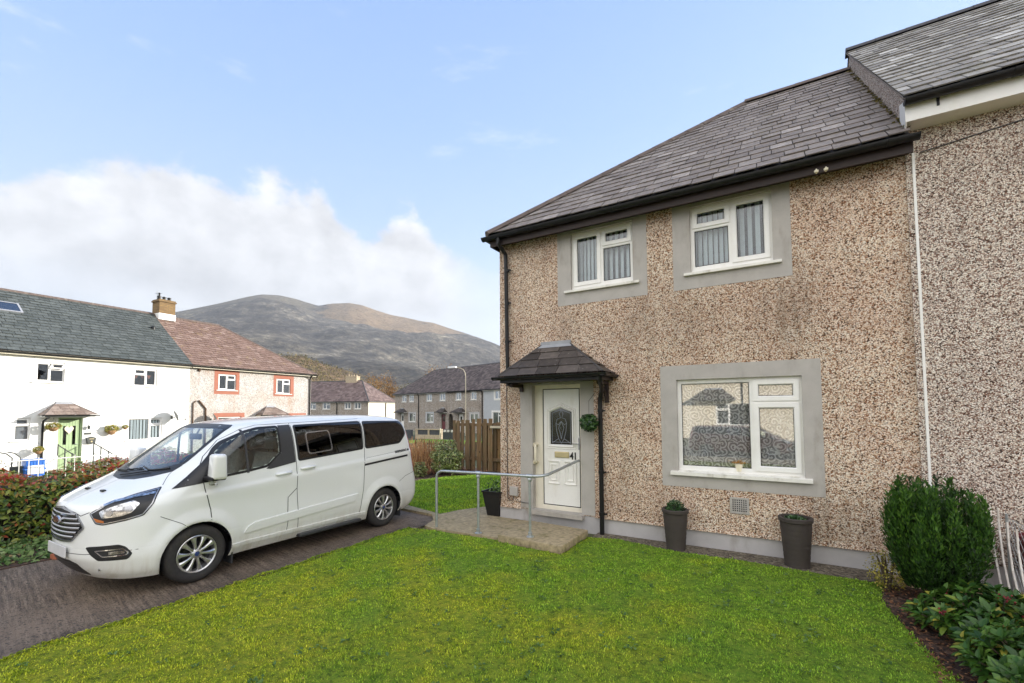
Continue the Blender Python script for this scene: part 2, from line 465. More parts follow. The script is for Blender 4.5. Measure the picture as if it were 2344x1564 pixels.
edge_m = nt.m('MULTIPLY', nt.sstep(x, -1.45, -.98), nt.sstep(nt.noise(co, 6, 6, .65), .36, .62))
c = nt.mix(nt.m('MULTIPLY', edge_m, .7), c, (.018, .013, .009))
nt.put(b.inputs['Base Color'], c); b.inputs['Roughness'].default_value = .75
hh = nt.m('ADD', h, nt.m('MULTIPLY', grain, .35))
nt.link(nt.bump(hh, .75, .02), b.inputs['Normal'])

# grass sheet under the blades and the blades themselves share one colour field
def grass_col(nt, pos):
    f1 = nt.noise(pos, .8, 5, .6)
    f2 = nt.noise(pos, 16.0, 6, .72)
    c = nt.ramp(f2, [(.26, (.150, .250, .026)), (.42, (.330, .460, .042)), (.58, (.500, .580, .058)), (.76, (.66, .65, .10))])
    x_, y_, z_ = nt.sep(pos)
    f1 = nt.m('ADD', f1, nt.m('MULTIPLY', nt.m('ADD', nt.m('ADD', y_, 2.6), nt.m('MULTIPLY', nt.m('SUBTRACT', x_, 2.2), .45)), -.060))  # shade and moss towards the house and right, put into the colour
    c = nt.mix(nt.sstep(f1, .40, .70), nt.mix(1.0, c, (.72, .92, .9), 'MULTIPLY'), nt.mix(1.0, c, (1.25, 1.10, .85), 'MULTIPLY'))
    c = nt.mix(nt.m('MULTIPLY', nt.sstep(nt.noise(pos, 5.0, 6, .7), .56, .70), .50), c, (.105, .190, .020))
    return c
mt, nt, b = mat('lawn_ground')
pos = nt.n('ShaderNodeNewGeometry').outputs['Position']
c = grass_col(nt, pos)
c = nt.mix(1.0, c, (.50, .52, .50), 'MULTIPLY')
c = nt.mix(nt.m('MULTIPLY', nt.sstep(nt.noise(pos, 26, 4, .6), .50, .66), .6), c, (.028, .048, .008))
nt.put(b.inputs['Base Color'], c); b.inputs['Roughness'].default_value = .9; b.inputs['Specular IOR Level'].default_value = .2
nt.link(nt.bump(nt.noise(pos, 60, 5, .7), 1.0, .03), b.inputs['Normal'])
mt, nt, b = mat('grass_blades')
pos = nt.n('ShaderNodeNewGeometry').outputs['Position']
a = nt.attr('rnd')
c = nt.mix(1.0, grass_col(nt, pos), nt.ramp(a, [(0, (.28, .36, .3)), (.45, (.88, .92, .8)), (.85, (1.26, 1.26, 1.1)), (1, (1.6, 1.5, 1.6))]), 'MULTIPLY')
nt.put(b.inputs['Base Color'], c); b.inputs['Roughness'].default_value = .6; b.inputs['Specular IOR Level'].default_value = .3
o = nt.nt.nodes['Material Output']
t = nt.n('ShaderNodeBsdfTranslucent'); nt.put(t.inputs[0], c)
mx = nt.n('ShaderNodeMixShader'); mx.inputs[0].default_value = .35
nt.link(b.outputs[0], mx.inputs[1]); nt.link(t.outputs[0], mx.inputs[2]); nt.link(mx.outputs[0], o.inputs[0])

# soil, mulch, gravel, open ground
def speckle(name, stops, scale, rough=.95, bump=.6, dist=.02):
    mt, nt, b = mat(name)
    co = obco(nt)
    v = nt.sep(nt.voro(co, scale, 'F1', 'Color'))[0]
    f = nt.noise(co, scale*.25, 5, .6)
    c = nt.ramp(nt.m('ADD', nt.m('MULTIPLY', v, .65), nt.m('MULTIPLY', f, .35)), stops)
    nt.put(b.inputs['Base Color'], c); b.inputs['Roughness'].default_value = rough
    nt.link(nt.bump(nt.voro(co, scale, 'F1', 'Distance'), bump, dist), b.inputs['Normal'])
speckle('soil', [(.15, (.05, .038, .026)), (.5, (.13, .105, .075)), (.8, (.21, .18, .13)), (1, (.40, .36, .30))], 40)
speckle('mulch', [(.15, (.018, .011, .008)), (.5, (.055, .030, .020)), (.75, (.12, .065, .038)), (1, (.24, .16, .10))], 26)
speckle('gravel', [(.15, (.10, .06, .03)), (.4, (.30, .19, .09)), (.65, (.45, .33, .18)), (1, (.62, .52, .38))], 22)
speckle('road_asphalt', [(.2, (.04, .04, .042)), (1, (.075, .075, .077))], 60, bump=.2)
speckle('open_ground', [(.2, (.035, .045, .015)), (.6, (.07, .075, .03)), (1, (.12, .11, .05))], 3)

leaf('hedge_leaf', [(0, (.040, .085, .016)), (.30, (.11, .18, .03)), (.58, (.34, .38, .06)), (.67, (.50, .31, .08)), (.79, (.45, .11, .045)), (1, (.52, .075, .045))], .32, .25)
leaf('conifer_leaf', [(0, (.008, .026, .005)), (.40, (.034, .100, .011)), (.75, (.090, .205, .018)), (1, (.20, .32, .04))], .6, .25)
leaf('skimmia_leaf', [(0, (.016, .050, .010)), (.5, (.050, .125, .018)), (.85, (.12, .22, .035)), (.95, (.26, .27, .04)), (1, (.45, .38, .06))], .36, .2, .35)
leaf('shrub_leaf', [(0, (.06, .10, .025)), (.5, (.22, .28, .07)), (1, (.50, .52, .24))], .4, .2)
leaf('dead_leaf', [(0, (.05, .02, .012)), (.5, (.17, .07, .032)), (1, (.38, .19, .09))], .8, .1)
leaf('dry_stem', [(0, (.16, .07, .028)), (.5, (.42, .21, .08)), (1, (.66, .43, .22))], .8, .1)
leaf('ivy_leaf', [(0, (.05, .11, .025)), (.5, (.16, .26, .07)), (.9, (.32, .40, .17)), (1, (.40, .28, .12))], .5, .3, .25)
leaf('autumn_leaf', [(0, (.10, .055, .02)), (.4, (.26, .13, .035)), (.8, (.42, .22, .06)), (1, (.55, .34, .12))], .8, .3)
leaf('olive_leaf', [(0, (.06, .05, .015)), (.5, (.14, .12, .035)), (1, (.27, .20, .06))], .8, .3)
leaf('topiary_leaf', [(0, (.010, .035, .010)), (.5, (.03, .085, .022)), (1, (.10, .19, .06))], .35, .1)
leaf('yellow_leaf', [(0, (.12, .13, .02)), (.6, (.34, .30, .04)), (1, (.5, .42, .08))], .5, .25)
leaf('basket_leaf', [(0, (.14, .17, .03)), (.6, (.34, .32, .05)), (1, (.55, .35, .10))], .6, .25)
leaf('berry', [(0, (.13, .008, .015)), (1, (.28, .02, .035))], .3, 0)

# mountain and hill
def hillmat(name, kind):
    mt, nt, b = mat(name)
    pos = nt.n('ShaderNodeNewGeometry').outputs['Position']
    br = nt.attr('brown')
    n1 = nt.noise(pos, .006, 9, .65)
    n2_ = nt.noise(nt.scalev(pos, (1, 1, 3.2)), .018, 8, .68)
    n3 = nt.noise(pos, .09, 5, .7)
    n4 = nt.noise(nt.scalev(pos, (.05, .05, .010)), 1.0, 6, .7)
    rock = nt.ramp(nt.m('ADD', nt.m('MULTIPLY', n2_, .35), nt.m('ADD', nt.m('MULTIPLY', n3, .25), nt.m('MULTIPLY', n4, .40))), [(.40, (.028, .029, .029)), (.47, (.070, .068, .064)), (.52, (.118, .108, .090)), (.57, (.20, .182, .148)), (.64, (.38, .36, .31))])
    russet = nt.ramp(nt.m('ADD', nt.m('MULTIPLY', n1, .5), nt.m('MULTIPLY', n3, .5)), [(.36, (.12, .10, .065)), (.5, (.27, .185, .105)), (.7, (.36, .265, .17))])
    green = nt.ramp(n3, [(.3, (.115, .10, .068)), (.7, (.19, .165, .11))])
    top = nt.attr('green')
    q_ = nt.noise(nt.scalev(pos, (1, 1, 2.2)), .0042, 7, .7)
    rock = nt.mix(1.0, rock, nt.ramp(q_, [(.38, (.55, .55, .56)), (.50, (.95, .94, .92)), (.60, (1.5, 1.45, 1.32))]), 'MULTIPLY')
    c = nt.mix(top, rock, green)
    mk = nt.sstep(nt.m('ADD', br, nt.m('ADD', nt.m('MULTIPLY', nt.m('SUBTRACT', n1, .5), 1.2), nt.m('MULTIPLY', nt.m('SUBTRACT', n2_, .5), .9))), .36, .72)
    c = nt.mix(mk, c, russet)
    nt.put(b.inputs['Base Color'], c); b.inputs['Roughness'].default_value = 1.0
    b.inputs['Specular IOR Level'].default_value = .1
    nt.link(nt.bump(nt.m('ADD', n2_, nt.m('MULTIPLY', n3, .35)), 1.0, 38.0), b.inputs['Normal'])
hillmat('mountain_rock', 0)
# ------------------------------------------------------------------ mesh helpers
class MB:
    def __init__(s):
        s.v = []; s.f = []; s.r = []
    def face(s, pts, rnd=.5):
        i = len(s.v); s.v.extend(tuple(map(float, p)) for p in pts)
        s.f.append(tuple(range(i, i+len(pts)))); s.r.append(rnd)
    def box(s, a, b, rnd=.5, skip=()):
        x0, y0, z0 = a; x1, y1, z1 = b
        i = len(s.v)
        s.v += [(x0, y0, z0), (x1, y0, z0), (x1, y1, z0), (x0, y1, z0), (x0, y0, z1), (x1, y0, z1), (x1, y1, z1), (x0, y1, z1)]
        for k, q in enumerate([(0, 3, 2, 1), (4, 5, 6, 7), (0, 1, 5, 4), (1, 2, 6, 5), (2, 3, 7, 6), (3, 0, 4, 7)]):
            if k in skip: continue
            s.f.append(tuple(i+j for j in q)); s.r.append(rnd)
        return s
    def rbox(s, a, b, ch=.006, rnd=.5):
        """box with chamfered edges"""
        bm = bmesh.new()
        bmesh.ops.create_cube(bm, size=1)
        c = [(a[k]+b[k])/2 for k in range(3)]; d = [abs(b[k]-a[k]) for k in range(3)]
        for v in bm.verts: v.co = Vector((v.co.x*d[0]+c[0], v.co.y*d[1]+c[1], v.co.z*d[2]+c[2]))
        bmesh.ops.bevel(bm, geom=list(bm.edges), offset=min(ch, min(d)*.45), segments=2, affect='EDGES', profile=.5)
        s.addbm(bm, rnd); return s
    def addbm(s, bm, rnd=.5, M=None):
        bm.verts.ensure_lookup_table()
        i = len(s.v)
        s.v += [tuple(M @ v.co) if M else tuple(v.co) for v in bm.verts]
        for v in bm.verts: v.index = v.index
        bm.verts.index_update()
        for f in bm.faces:
            s.f.append(tuple(i+v.index for v in f.verts)); s.r.append(rnd)
        bm.free()
    def tube(s, pts, r, n=8, cap=True, rnd=.5):
        pts = [Vector(p) for p in pts]
        if not hasattr(r, '__len__'): r = [r]*len(pts)
        i0 = len(s.v); prev = None
        for k, p in enumerate(pts):
            t = ((pts[min(k+1, len(pts)-1)]-p).normalized()+(p-pts[max(k-1, 0)]).normalized()).normalized()
            if prev is None:
                a = t.orthogonal().normalized()
            else:
                a = (prev-t*prev.dot(t)).normalized()
            prev = a; b_ = t.cross(a)
            for j in range(n):
                an = 2*math.pi*j/n
                s.v.append(tuple(p+(a*math.cos(an)+b_*math.sin(an))*r[k]))
        for k in range(len(pts)-1):
            for j in range(n):
                q = i0+k*n; j2 = (j+1) % n
                s.f.append((q+j, q+j2, q+n+j2, q+n+j)); s.r.append(rnd)
        if cap:
            s.f.append(tuple(i0+j for j in reversed(range(n)))); s.r.append(rnd)
            q = i0+(len(pts)-1)*n
            s.f.append(tuple(q+j for j in range(n))); s.r.append(rnd)
        return s
    def lathe(s, prof, c=(0, 0, 0), n=32, axis='z', rnd=.5):
        i0 = len(s.v)
        for r, h in prof:
            for j in range(n):
                an = 2*math.pi*j/n; u, w_ = r*math.cos(an), r*math.sin(an)
                p = (u, w_, h) if axis == 'z' else ((h, u, w_) if axis == 'x' else (w_, h, u))
                s.v.append((p[0]+c[0], p[1]+c[1], p[2]+c[2]))
        for k in range(len(prof)-1):
            for j in range(n):
                q = i0+k*n; j2 = (j+1) % n
                s.f.append((q+j, q+j2, q+n+j2, q+n+j)); s.r.append(rnd)
        return s
    def prism(s, poly, d0, d1, plane='xz', rnd=.5):
        """closed outline in a plane, given a thickness between d0 and d1 along the third axis"""
        def P(p, d): return (p[0], d, p[1]) if plane == 'xz' else ((d, p[0], p[1]) if plane == 'yz' else (p[0], p[1], d))
        n = len(poly); i = len(s.v)
        s.v += [P(p, d0) for p in poly]+[P(p, d1) for p in poly]
        s.f.append(tuple(range(i, i+n))); s.r.append(rnd)
        s.f.append(tuple(range(i+2*n-1, i+n-1, -1))); s.r.append(rnd)
        for k in range(n):
            k2 = (k+1) % n
            s.f.append((i+k, i+n+k, i+n+k2, i+k2)); s.r.append(rnd)
        return s
    def build(s, name, material, parent=None, smooth=False, fix=True, autos=None):
        me = bpy.data.meshes.new(name)
        me.from_pydata(s.v, [], s.f)
        if any(x != .5 for x in s.r):
            at = me.attributes.new('rnd', 'FLOAT', 'FACE')
            at.data.foreach_set('value', np.array(s.r, dtype=np.float32))
        if fix:
            bm = bmesh.new(); bm.from_mesh(me)
            bmesh.ops.recalc_face_normals(bm, faces=bm.faces)
            bm.to_mesh(me); bm.free()
        me.materials.append(MATS[material])
        if smooth:
            me.polygons.foreach_set('use_smooth', [True]*len(me.polygons))
            if autos: me.set_sharp_from_angle(angle=R(autos))
        o = bpy.data.objects.new(name, me)
        COL.objects.link(o)
        if parent is not None: o.parent = parent
        return o
def npmesh(name, V, F, material, parent=None, rnd=None, smooth=False):
    """mesh from arrays: V (n,3), F (m,k)"""
    me = bpy.data.meshes.new(name)
    n, mf, k = len(V), len(F), F.shape[1]
    me.vertices.add(n); me.vertices.foreach_set('co', np.ascontiguousarray(V, dtype=np.float32).ravel())
    me.loops.add(mf*k); me.loops.foreach_set('vertex_index', np.ascontiguousarray(F, dtype=np.int32).ravel())
    me.polygons.add(mf)
    me.polygons.foreach_set('loop_start', np.arange(0, mf*k, k, dtype=np.int32))
    me.polygons.foreach_set('loop_total', np.full(mf, k, dtype=np.int32))
    if smooth: me.polygons.foreach_set('use_smooth', [True]*mf)
    me.update(calc_edges=True)
    if rnd is not None:
        at = me.attributes.new('rnd', 'FLOAT', 'FACE'); at.data.foreach_set('value', rnd.astype(np.float32))
    me.materials.append(MATS[material])
    o = bpy.data.objects.new(name, me); COL.objects.link(o)
    if parent is not None: o.parent = parent
    return o
def tag(o, label=None, cat=None, group=None, kind=None):
    if label: o['label'] = label
    if cat: o['category'] = cat
    if group: o['group'] = group
    if kind: o['kind'] = kind
    return o
def thing(name, label, cat, loc=(0, 0, 0), rz=0.0, group=None):
    o = bpy.data.objects.new(name, None); COL.objects.link(o)
    o.empty_display_size = .3
    o.location = loc; o.rotation_euler = (0, 0, rz)
    return tag(o, label, cat, group)
def copy_tree(o, parent=None):
    c = o.copy(); COL.objects.link(c); c.parent = parent
    for ch in list(o.children): copy_tree(ch, c)
    return c
def drop_labels(o): pass
def text_mesh(name, body, size, material, parent, loc, rot, extrude=.004, sx=1.0, bold=0.0):
    cu = bpy.data.curves.new(name, 'FONT'); cu.body = body; cu.size = size; cu.extrude = extrude
    cu.offset = bold
    tmp = bpy.data.objects.new(name, cu); COL.objects.link(tmp)
    dg = bpy.context.evaluated_depsgraph_get()
    me = bpy.data.meshes.new_from_object(tmp.evaluated_get(dg))
    bpy.data.objects.remove(tmp)
    me.materials.clear(); me.materials.append(MATS[material])
    o = bpy.data.objects.new(name, me); COL.objects.link(o)
    o.parent = parent; o.location = loc; o.rotation_euler = rot; o.scale = (sx, 1, 1)
    return o
def leaves(centres, normals, size, wid=.5, curl=.15, jit=.5, shape=6):
    """one pointed leaf (two or four faces) per centre; returns V,F"""
    n = len(centres)
    c = np.asarray(centres, float); nn = np.asarray(normals, float)
    nn = nn+rng.normal(0, jit, (n, 3)); nn /= np.linalg.norm(nn, axis=1)[:, None]+1e-9
    t = np.cross(nn, rng.normal(0, 1, (n, 3))); t /= np.linalg.norm(t, axis=1)[:, None]+1e-9
    s_ = np.cross(nn, t)
    L = np.asarray(size)*np.ones(n); L = L[:, None]; W = L*wid
    p0 = c-t*L*.5; p1 = c+s_*W*.5+nn*L*curl; p2 = c+t*L*.5; p3 = c-s_*W*.5+nn*L*curl
    mid0 = c-t*L*.2; 
    V = np.stack([p0, p1, p2, p3], 1).reshape(-1, 3)
    i = np.arange(n)*4
    F = np.concatenate([np.stack([i, i+1, i+2], 1), np.stack([i, i+2, i+3], 1)])
    return V, F
def leafobj(name, centres, normals, size, material, parent=None, rnd=None, **kw):
    V, F = leaves(centres, normals, size, **kw)
    n = len(centres)
    r = rng.random(n) if rnd is None else np.clip(rnd, 0, 1)
    return npmesh(name, V, F, material, parent, np.concatenate([r, r]))

# ------------------------------------------------------------------ building parts
def wall_mesh(mb, x0, x1, z0, z1, holes, y=0.0):
    """front wall (facing -y) with rectangular openings"""
    xs = sorted({x0, x1, *[h[0] for h in holes], *[h[1] for h in holes]})
    zs = sorted({z0, z1, *[h[2] for h in holes], *[h[3] for h in holes]})
    for i in range(len(xs)-1):
        for j in range(len(zs)-1):
            cx, cz = (xs[i]+xs[i+1])/2, (zs[j]+zs[j+1])/2
            if any(h[0] < cx < h[1] and h[2] < cz < h[3] for h in holes): continue
            mb.face([(xs[i], y, zs[j]), (xs[i+1], y, zs[j]), (xs[i+1], y, zs[j+1]), (xs[i], y, zs[j+1])])
def reveal(mb, h, y0, y1):
    x0, x1, z0, z1 = h
    mb.face([(x0, y0, z0), (x0, y1, z0), (x0, y1, z1), (x0, y0, z1)])
    mb.face([(x1, y0, z0), (x1, y0, z1), (x1, y1, z1), (x1, y1, z0)])
    mb.face([(x0, y0, z1), (x0, y1, z1), (x1, y1, z1), (x1, y0, z1)])
    mb.face([(x0, y0, z0), (x1, y0, z0), (x1, y1, z0), (x0, y1, z0)])
def ring(mb, o, i, y0, y1, ch=0.0):
    """rectangular frame: outer o=(x0,x1,z0,z1), inner i, from y0 (front) to y1 (back); front edges chamfered inward"""
    O = [(o[0], o[2]), (o[1], o[2]), (o[1], o[3]), (o[0], o[3])]
    I = [(i[0], i[2]), (i[1], i[2]), (i[1], i[3]), (i[0], i[3])]
    I2 = [(i[0]-ch, i[2]-ch), (i[1]+ch, i[2]-ch), (i[1]+ch, i[3]+ch), (i[0]-ch, i[3]+ch)]
    for k in range(4):
        a, b_ = k, (k+1) % 4
        mb.face([(O[a][0], y0, O[a][1]), (O[b_][0], y0, O[b_][1]), (I2[b_][0], y0, I2[b_][1]), (I2[a][0], y0, I2[a][1])])
        mb.face([(O[a][0], y0, O[a][1]), (O[a][0], y1, O[a][1]), (O[b_][0], y1, O[b_][1]), (O[b_][0], y0, O[b_][1])])
        mb.face([(I2[a][0], y0, I2[a][1]), (I2[b_][0], y0, I2[b_][1]), (I[b_][0], y0+ch, I[b_][1]), (I[a][0], y0+ch, I[a][1])])
        mb.face([(I[a][0], y0+ch, I[a][1]), (I[b_][0], y0+ch, I[b_][1]), (I[b_][0], y1, I[b_][1]), (I[a][0], y1, I[a][1])])
def window(root, h, lights, y=.06, fw=.045, sw=.055, frame_mat='upvc', glass_mat='pane_glass', sill=None, sill_mat='sill_paint', label=None):
    """h: opening (x0,x1,z0,z1). lights: (x0,x1,z0,z1,is_sash) in metres. thing > window > pane, sill"""
    fb = MB()
    xs0, xs1, zs0, zs1 = h
    panes = []
    # outer frame and mullions: boards between the light rectangles, as one solid back frame
    back = MB()
    holes = [(l[0], l[1], l[2], l[3]) for l in lights]
    wall_mesh(fb, xs0, xs1, zs0, zs1, holes, y)
    for l in lights:
        reveal(fb, l[:4], y, y+.05)
        if l[4]:
            o = (l[0]-.012, l[1]+.012, l[2]-.012, l[3]+.012)
            inn = (l[0]+sw, l[1]-sw, l[2]+sw, l[3]-sw)
            ring(fb, o, inn, y-.016, y+.04, .012)
        else:
            inn = (l[0]+.012, l[1]-.012, l[2]+.012, l[3]-.012)
            ring(fb, (l[0]+.0005, l[1]-.0005, l[2]+.0005, l[3]-.0005), inn, y+.004, y+.04, .008)
        panes.append(inn)
    win = fb.build('window', frame_mat, root, fix=False)
    if label: win['label'] = label
    for p in panes:
        pb = MB()
        pb.box((p[0]-.006, y+.014, p[2]-.006), (p[1]+.006, y+.022, p[3]+.006))
        pb.build('pane', glass_mat, win)
        gk = MB()
    gb = MB()
    for p in panes:
        ring(gb, (p[0]-.001, p[1]+.001, p[2]-.001, p[3]+.001), (p[0]+.007, p[1]-.007, p[2]+.007, p[3]-.007), y+.0085, y+.0135)
    gb.build('gasket', 'pointing_black', win)
    if sill:
        x0, x1, proj, zt, th = sill
        sb = MB()
        sb.face([(x0, -proj, zt-th*.4), (x1, -proj, zt-th*.4), (x1, y+.03, zt), (x0, y+.03, zt)])
        sb.face([(x0, -proj, zt-th), (x0, -proj, zt-th*.4), (x1, -proj, zt-th*.4), (x1, -proj, zt-th)])
        sb.face([(x0, -proj, zt-th), (x1, -proj, zt-th), (x1, y+.03, zt-th), (x0, y+.03, zt-th)])
        sb.face([(x0, -proj, zt-th), (x0, y+.03, zt-th), (x0, y+.03, zt), (x0, -proj, zt-th*.4)])
        sb.face([(x1, -proj, zt-th), (x1, -proj, zt-th*.4), (x1, y+.03, zt), (x1, y+.03, zt-th)])
        sb.build('sill', sill_mat, win)
    return win
def surround(root, o, h, mat_='grey_render', depth=.10, prd=.004):
    mb = MB()
    wall_mesh(mb, o[0], o[1], o[2], o[3], [h], -prd)
    reveal(mb, h, -prd, depth)
    mb2 = MB()
    for a, b_ in (((o[0], o[2]), (o[1], o[2])), ((o[1], o[2]), (o[1], o[3])), ((o[1], o[3]), (o[0], o[3])), ((o[0], o[3]), (o[0], o[2]))):
        mb.face([(a[0], -prd, a[1]), (a[0], .01, a[1]), (b_[0], .01, b_[1]), (b_[0], -prd, b_[1])])
    return mb.build('surround', mat_, root, fix=False)
def slates(mb, A, U, S, rows, gauge, sw, left, right, lift=.012, th=.007, jit=1.0, gp=.004):
    """rows of separate slates on a slope. A eave-left corner, U along the eave, S up the slope,
    left/right: functions of the distance up the slope giving the ends along U"""
    A, U, S = Vector(A), Vector(U).normalized(), Vector(S).normalized()
    N = U.cross(S).normalized()
    if N.z < 0: N = -N
    for k in range(rows):
        v0, v1 = k*gauge, (k+1)*gauge+.03
        if k == rows-1: v1 = (k+1)*gauge
        l0, l1, r0, r1 = left(v0), left(v1), right(v0), right(v1)
        x = min(l0, l1)-(sw*.5 if k % 2 else 0)-random.random()*.02
        xe = max(r0, r1)
        while x < xe:
            w_ = sw*(1+random.uniform(-.06, .06)*jit)
            a0, b0 = max(x+gp, l0), min(x+w_-gp, r0)
            a1, b1 = max(x+gp, l1), min(x+w_-gp, r1)
            if b0-a0 > .004 or b1-a1 > .004:
                if b0 < a0: a0 = b0 = min(max((a0+b0)/2, l0), r0)
                if b1 < a1: a1 = b1 = min(max((a1+b1)/2, l1), r1)
                zz = lift*(1+random.uniform(-.3, .5)*jit)
                dv = random.uniform(-.006, .006)*jit
                p = [A+U*a0+S*(v0+dv)+N*zz, A+U*b0+S*(v0+dv)+N*zz, A+U*b1+S*v1+N*.001, A+U*a1+S*v1+N*.001]
                rr = random.random()
                mb.face(p, rr)
                mb.face([p[0]-N*(th+.004), p[1]-N*(th+.004), p[1], p[0]], rr*.6)
                mb.face([p[0]-N*(th+.004), p[0], p[3], p[3]-N*.001], rr*.6)
                mb.face([p[1], p[1]-N*(th+.004), p[2]-N*.001, p[2]], rr*.6)
            x += w_
def tile_run(mb, P, Q, r=.11, seg=.45, h=.06, rnd=None):
    """overlapping half-round or angled ridge tiles from P to Q"""
    P, Q = Vector(P), Vector(Q); d = Q-P; L = d.length; t = d/L
    s_ = t.cross(Vector((0, 0, 1))).normalized(); u = s_.cross(t).normalized()
    n = max(1, round(L/seg))
    for i in range(n):
        a = P+t*(L*i/n); b_ = P+t*(L*(i+1)/n+.02)
        k0, k1 = 1.06, .97
        rr = random.random() if rnd is None else rnd
        prof = [(-1, -.75), (-.72, -.05), (-.3, .42), (0, .5), (.3, .42), (.72, -.05), (1, -.75)]
        i0 = len(mb.v)
        for (c_, kk) in ((a, k0), (b_, k1)):
            for (x, z) in prof: mb.v.append(tuple(c_+s_*x*r*kk+u*(z*h*kk)))
        m_ = len(prof)
        for j in range(m_-1):
            mb.f.append((i0+j, i0+j+1, i0+m_+j+1, i0+m_+j)); mb.r.append(rr)
        mb.f.append(tuple(i0+j for j in range(m_))); mb.r.append(rr)
        mb.f.append(tuple(i0+m_+j for j in range(m_))); mb.r.append(rr)
def gutter(root, P, Q, r=.058, mat_='black_plastic', joints=(), name='gutter', brackets=0):
    P, Q = Vector(P), Vector(Q); t = (Q-P).normalized(); s_ = t.cross(Vector((0, 0, 1))).normalized(); u = Vector((0, 0, 1))
    mb = MB()
    def half(a, b_, ro, ri):
        n = 10; i0 = len(mb.v)
        for c_ in (a, b_):
            for q in range(n+1):
                an = math.pi+math.pi*q/n
                mb.v.append(tuple(c_+s_*math.cos(an)*ro+u*math.sin(an)*ro))
            for q in range(n+1):
                an = 2*math.pi-math.pi*q/n
                mb.v.append(tuple(c_+s_*math.cos(an)*ri+u*math.sin(an)*ri))
        k = 2*(n+1)
        for q in range(k):
            q2 = (q+1) % k
            mb.f.append((i0+q, i0+q2, i0+k+q2, i0+k+q)); mb.r.append(.5)
        mb.f.append(tuple(i0+q for q in range(k))); mb.r.append(.5)
        mb.f.append(tuple(i0+k+q for q in range(k))); mb.r.append(.5)
    half(P, Q, r, r-.005)
    for j in joints:
        a = P+t*j; half(a-t*.035, a+t*.035, r+.007, r-.007)
    half(P-t*.012, P+t*.002, r+.004, .001); half(Q-t*.002, Q+t*.012, r+.004, .001)
    return mb.build(name, mat_, root, smooth=True, autos=40)
def downpipe(root, pts, r=.034, mat_='black_plastic', clips=(), name='downpipe'):
    mb = MB(); mb.tube(pts, r, 12)
    for (x, y, z) in clips:
        mb.lathe([(r, -.025), (r+.010, -.025), (r+.010, .025), (r, .025)], (x, y, z), 12)
        mb.box((x+r, y-.012, z-.012), (x+r+.05, y+.012, z+.012))
    return mb.build(name, mat_, root, smooth=True, autos=40)
def canopy(root, x0, x1, xr0, xr1, proj, ze, zr, slate_mat, gut_mat='black_plastic', soffit_mat='brown_timber', rows=3, sw=.28, lead=True, gut=True, fine=True):
    """small hipped porch roof against a wall at y=0"""
    cp = MB()
    yr = -.02
    A, B, D, Cc = Vector((x0, -proj, ze)), Vector((x1, -proj, ze)), Vector((xr0, yr, zr)), Vector((xr1, yr, zr))
    S = Vector((0, yr+proj, zr-ze)); L = S.length
    fl = (xr0-x0)/L; fr_ = (x1-xr1)/L
    slates(cp, A, (1, 0, 0), S, rows, L/rows, sw, lambda v: fl*min(v, L), lambda v: (x1-x0)-fr_*min(v, L), .014, .010)
    for (E0, T, W) in ((A, D, Vector((x0, 0, ze))), (B, Cc, Vector((x1, 0, ze)))):
        # end hips
        n = rows
        for k in range(n):
            a, b_ = k/n, (k+1)/n
            p = [E0.lerp(T, a), W.lerp(Vector((T.x, 0, T.z)), a), W.lerp(Vector((T.x, 0, T.z)), b_), E0.lerp(T, b_)]
            nn = (p[1]-p[0]).cross(p[3]-p[0]).normalized()
            if nn.z < 0: nn = -nn
            cp.face([p[0]+nn*.016, p[1]+nn*.016, p[2]+nn*.002, p[3]+nn*.002], random.random())
    roof = cp.build('canopy_roof', slate_mat, root, fix=False)
    hp = MB()
    if fine:
        for P, Q in ((A, D), (B, Cc)):
            hp = MB(); hp.tube([P+Vector((0, 0, .012)), Q+Vector((0, 0, .012))], .014, 6); hp.build('hip_flashing', 'ridge_dark', roof)
    if lead:
        lb = MB()
        d = S.normalized()
        lb.face([D-d*.09+Vector((-.05, 0, .020)), Cc-d*.09+Vector((.05, 0, .020)), Cc+Vector((0, .01, .03)), D+Vector((0, .01, .03))])
        lb.box((xr0-.01, -.03, zr-.005), (xr1+.01, -.006, zr+.07))
        lb.build('lead_flashing', 'lead', roof, fix=False)
    sb = MB(); sb.box((x0+.05, -proj+.05, ze-.09), (x1-.05, -.004, ze-.012))
    sb.build('soffit', soffit_mat, roof)
    if gut:
        gutter(roof, (x0-.05, -proj-.02, ze-.015), (x1+.05, -proj-.02, ze-.015), .045, gut_mat, (), 'gutter')
    return roof
# ------------------------------------------------------------------ ground
def sm(x, a, b):
    t = np.clip((x-a)/(b-a), 0, 1); return t*t*(3-2*t)
def ground_z(x, y):
    """level plot, falling away to the road and the houses on the left and behind"""
    x = np.asarray(x, float); y = np.asarray(y, float)
    left = -.60*sm(-x, 5.2, 15)
    back = -.55*sm(y, 7, 24)*sm(-x, -30, 6)
    mid = -1.05*sm(y, 22, 34)*sm(-x, 26, 40)
    far = -6*sm(np.hypot(x, y), 90, 420)
    return -.03+np.minimum(left, back)+mid+far
gx = np.concatenate([-np.geomspace(1850, 45, 22), np.linspace(-42, 30, 73), np.geomspace(34, 1850, 20)])
gy = np.concatenate([-np.geomspace(1850, 40, 20), np.linspace(-36, 70, 107), np.geomspace(75, 1850, 22)])
GX, GY = np.meshgrid(gx, gy, indexing='ij')
V = np.stack([GX, GY, ground_z(GX, GY)], -1).reshape(-1, 3)
ii = np.arange(len(gx)*len(gy)).reshape(len(gx), len(gy))
F = np.stack([ii[:-1, :-1], ii[1:, :-1], ii[1:, 1:], ii[:-1, 1:]], -1).reshape(-1, 4)
tag(npmesh('ground', V, F, 'open_ground', smooth=True), kind='structure')
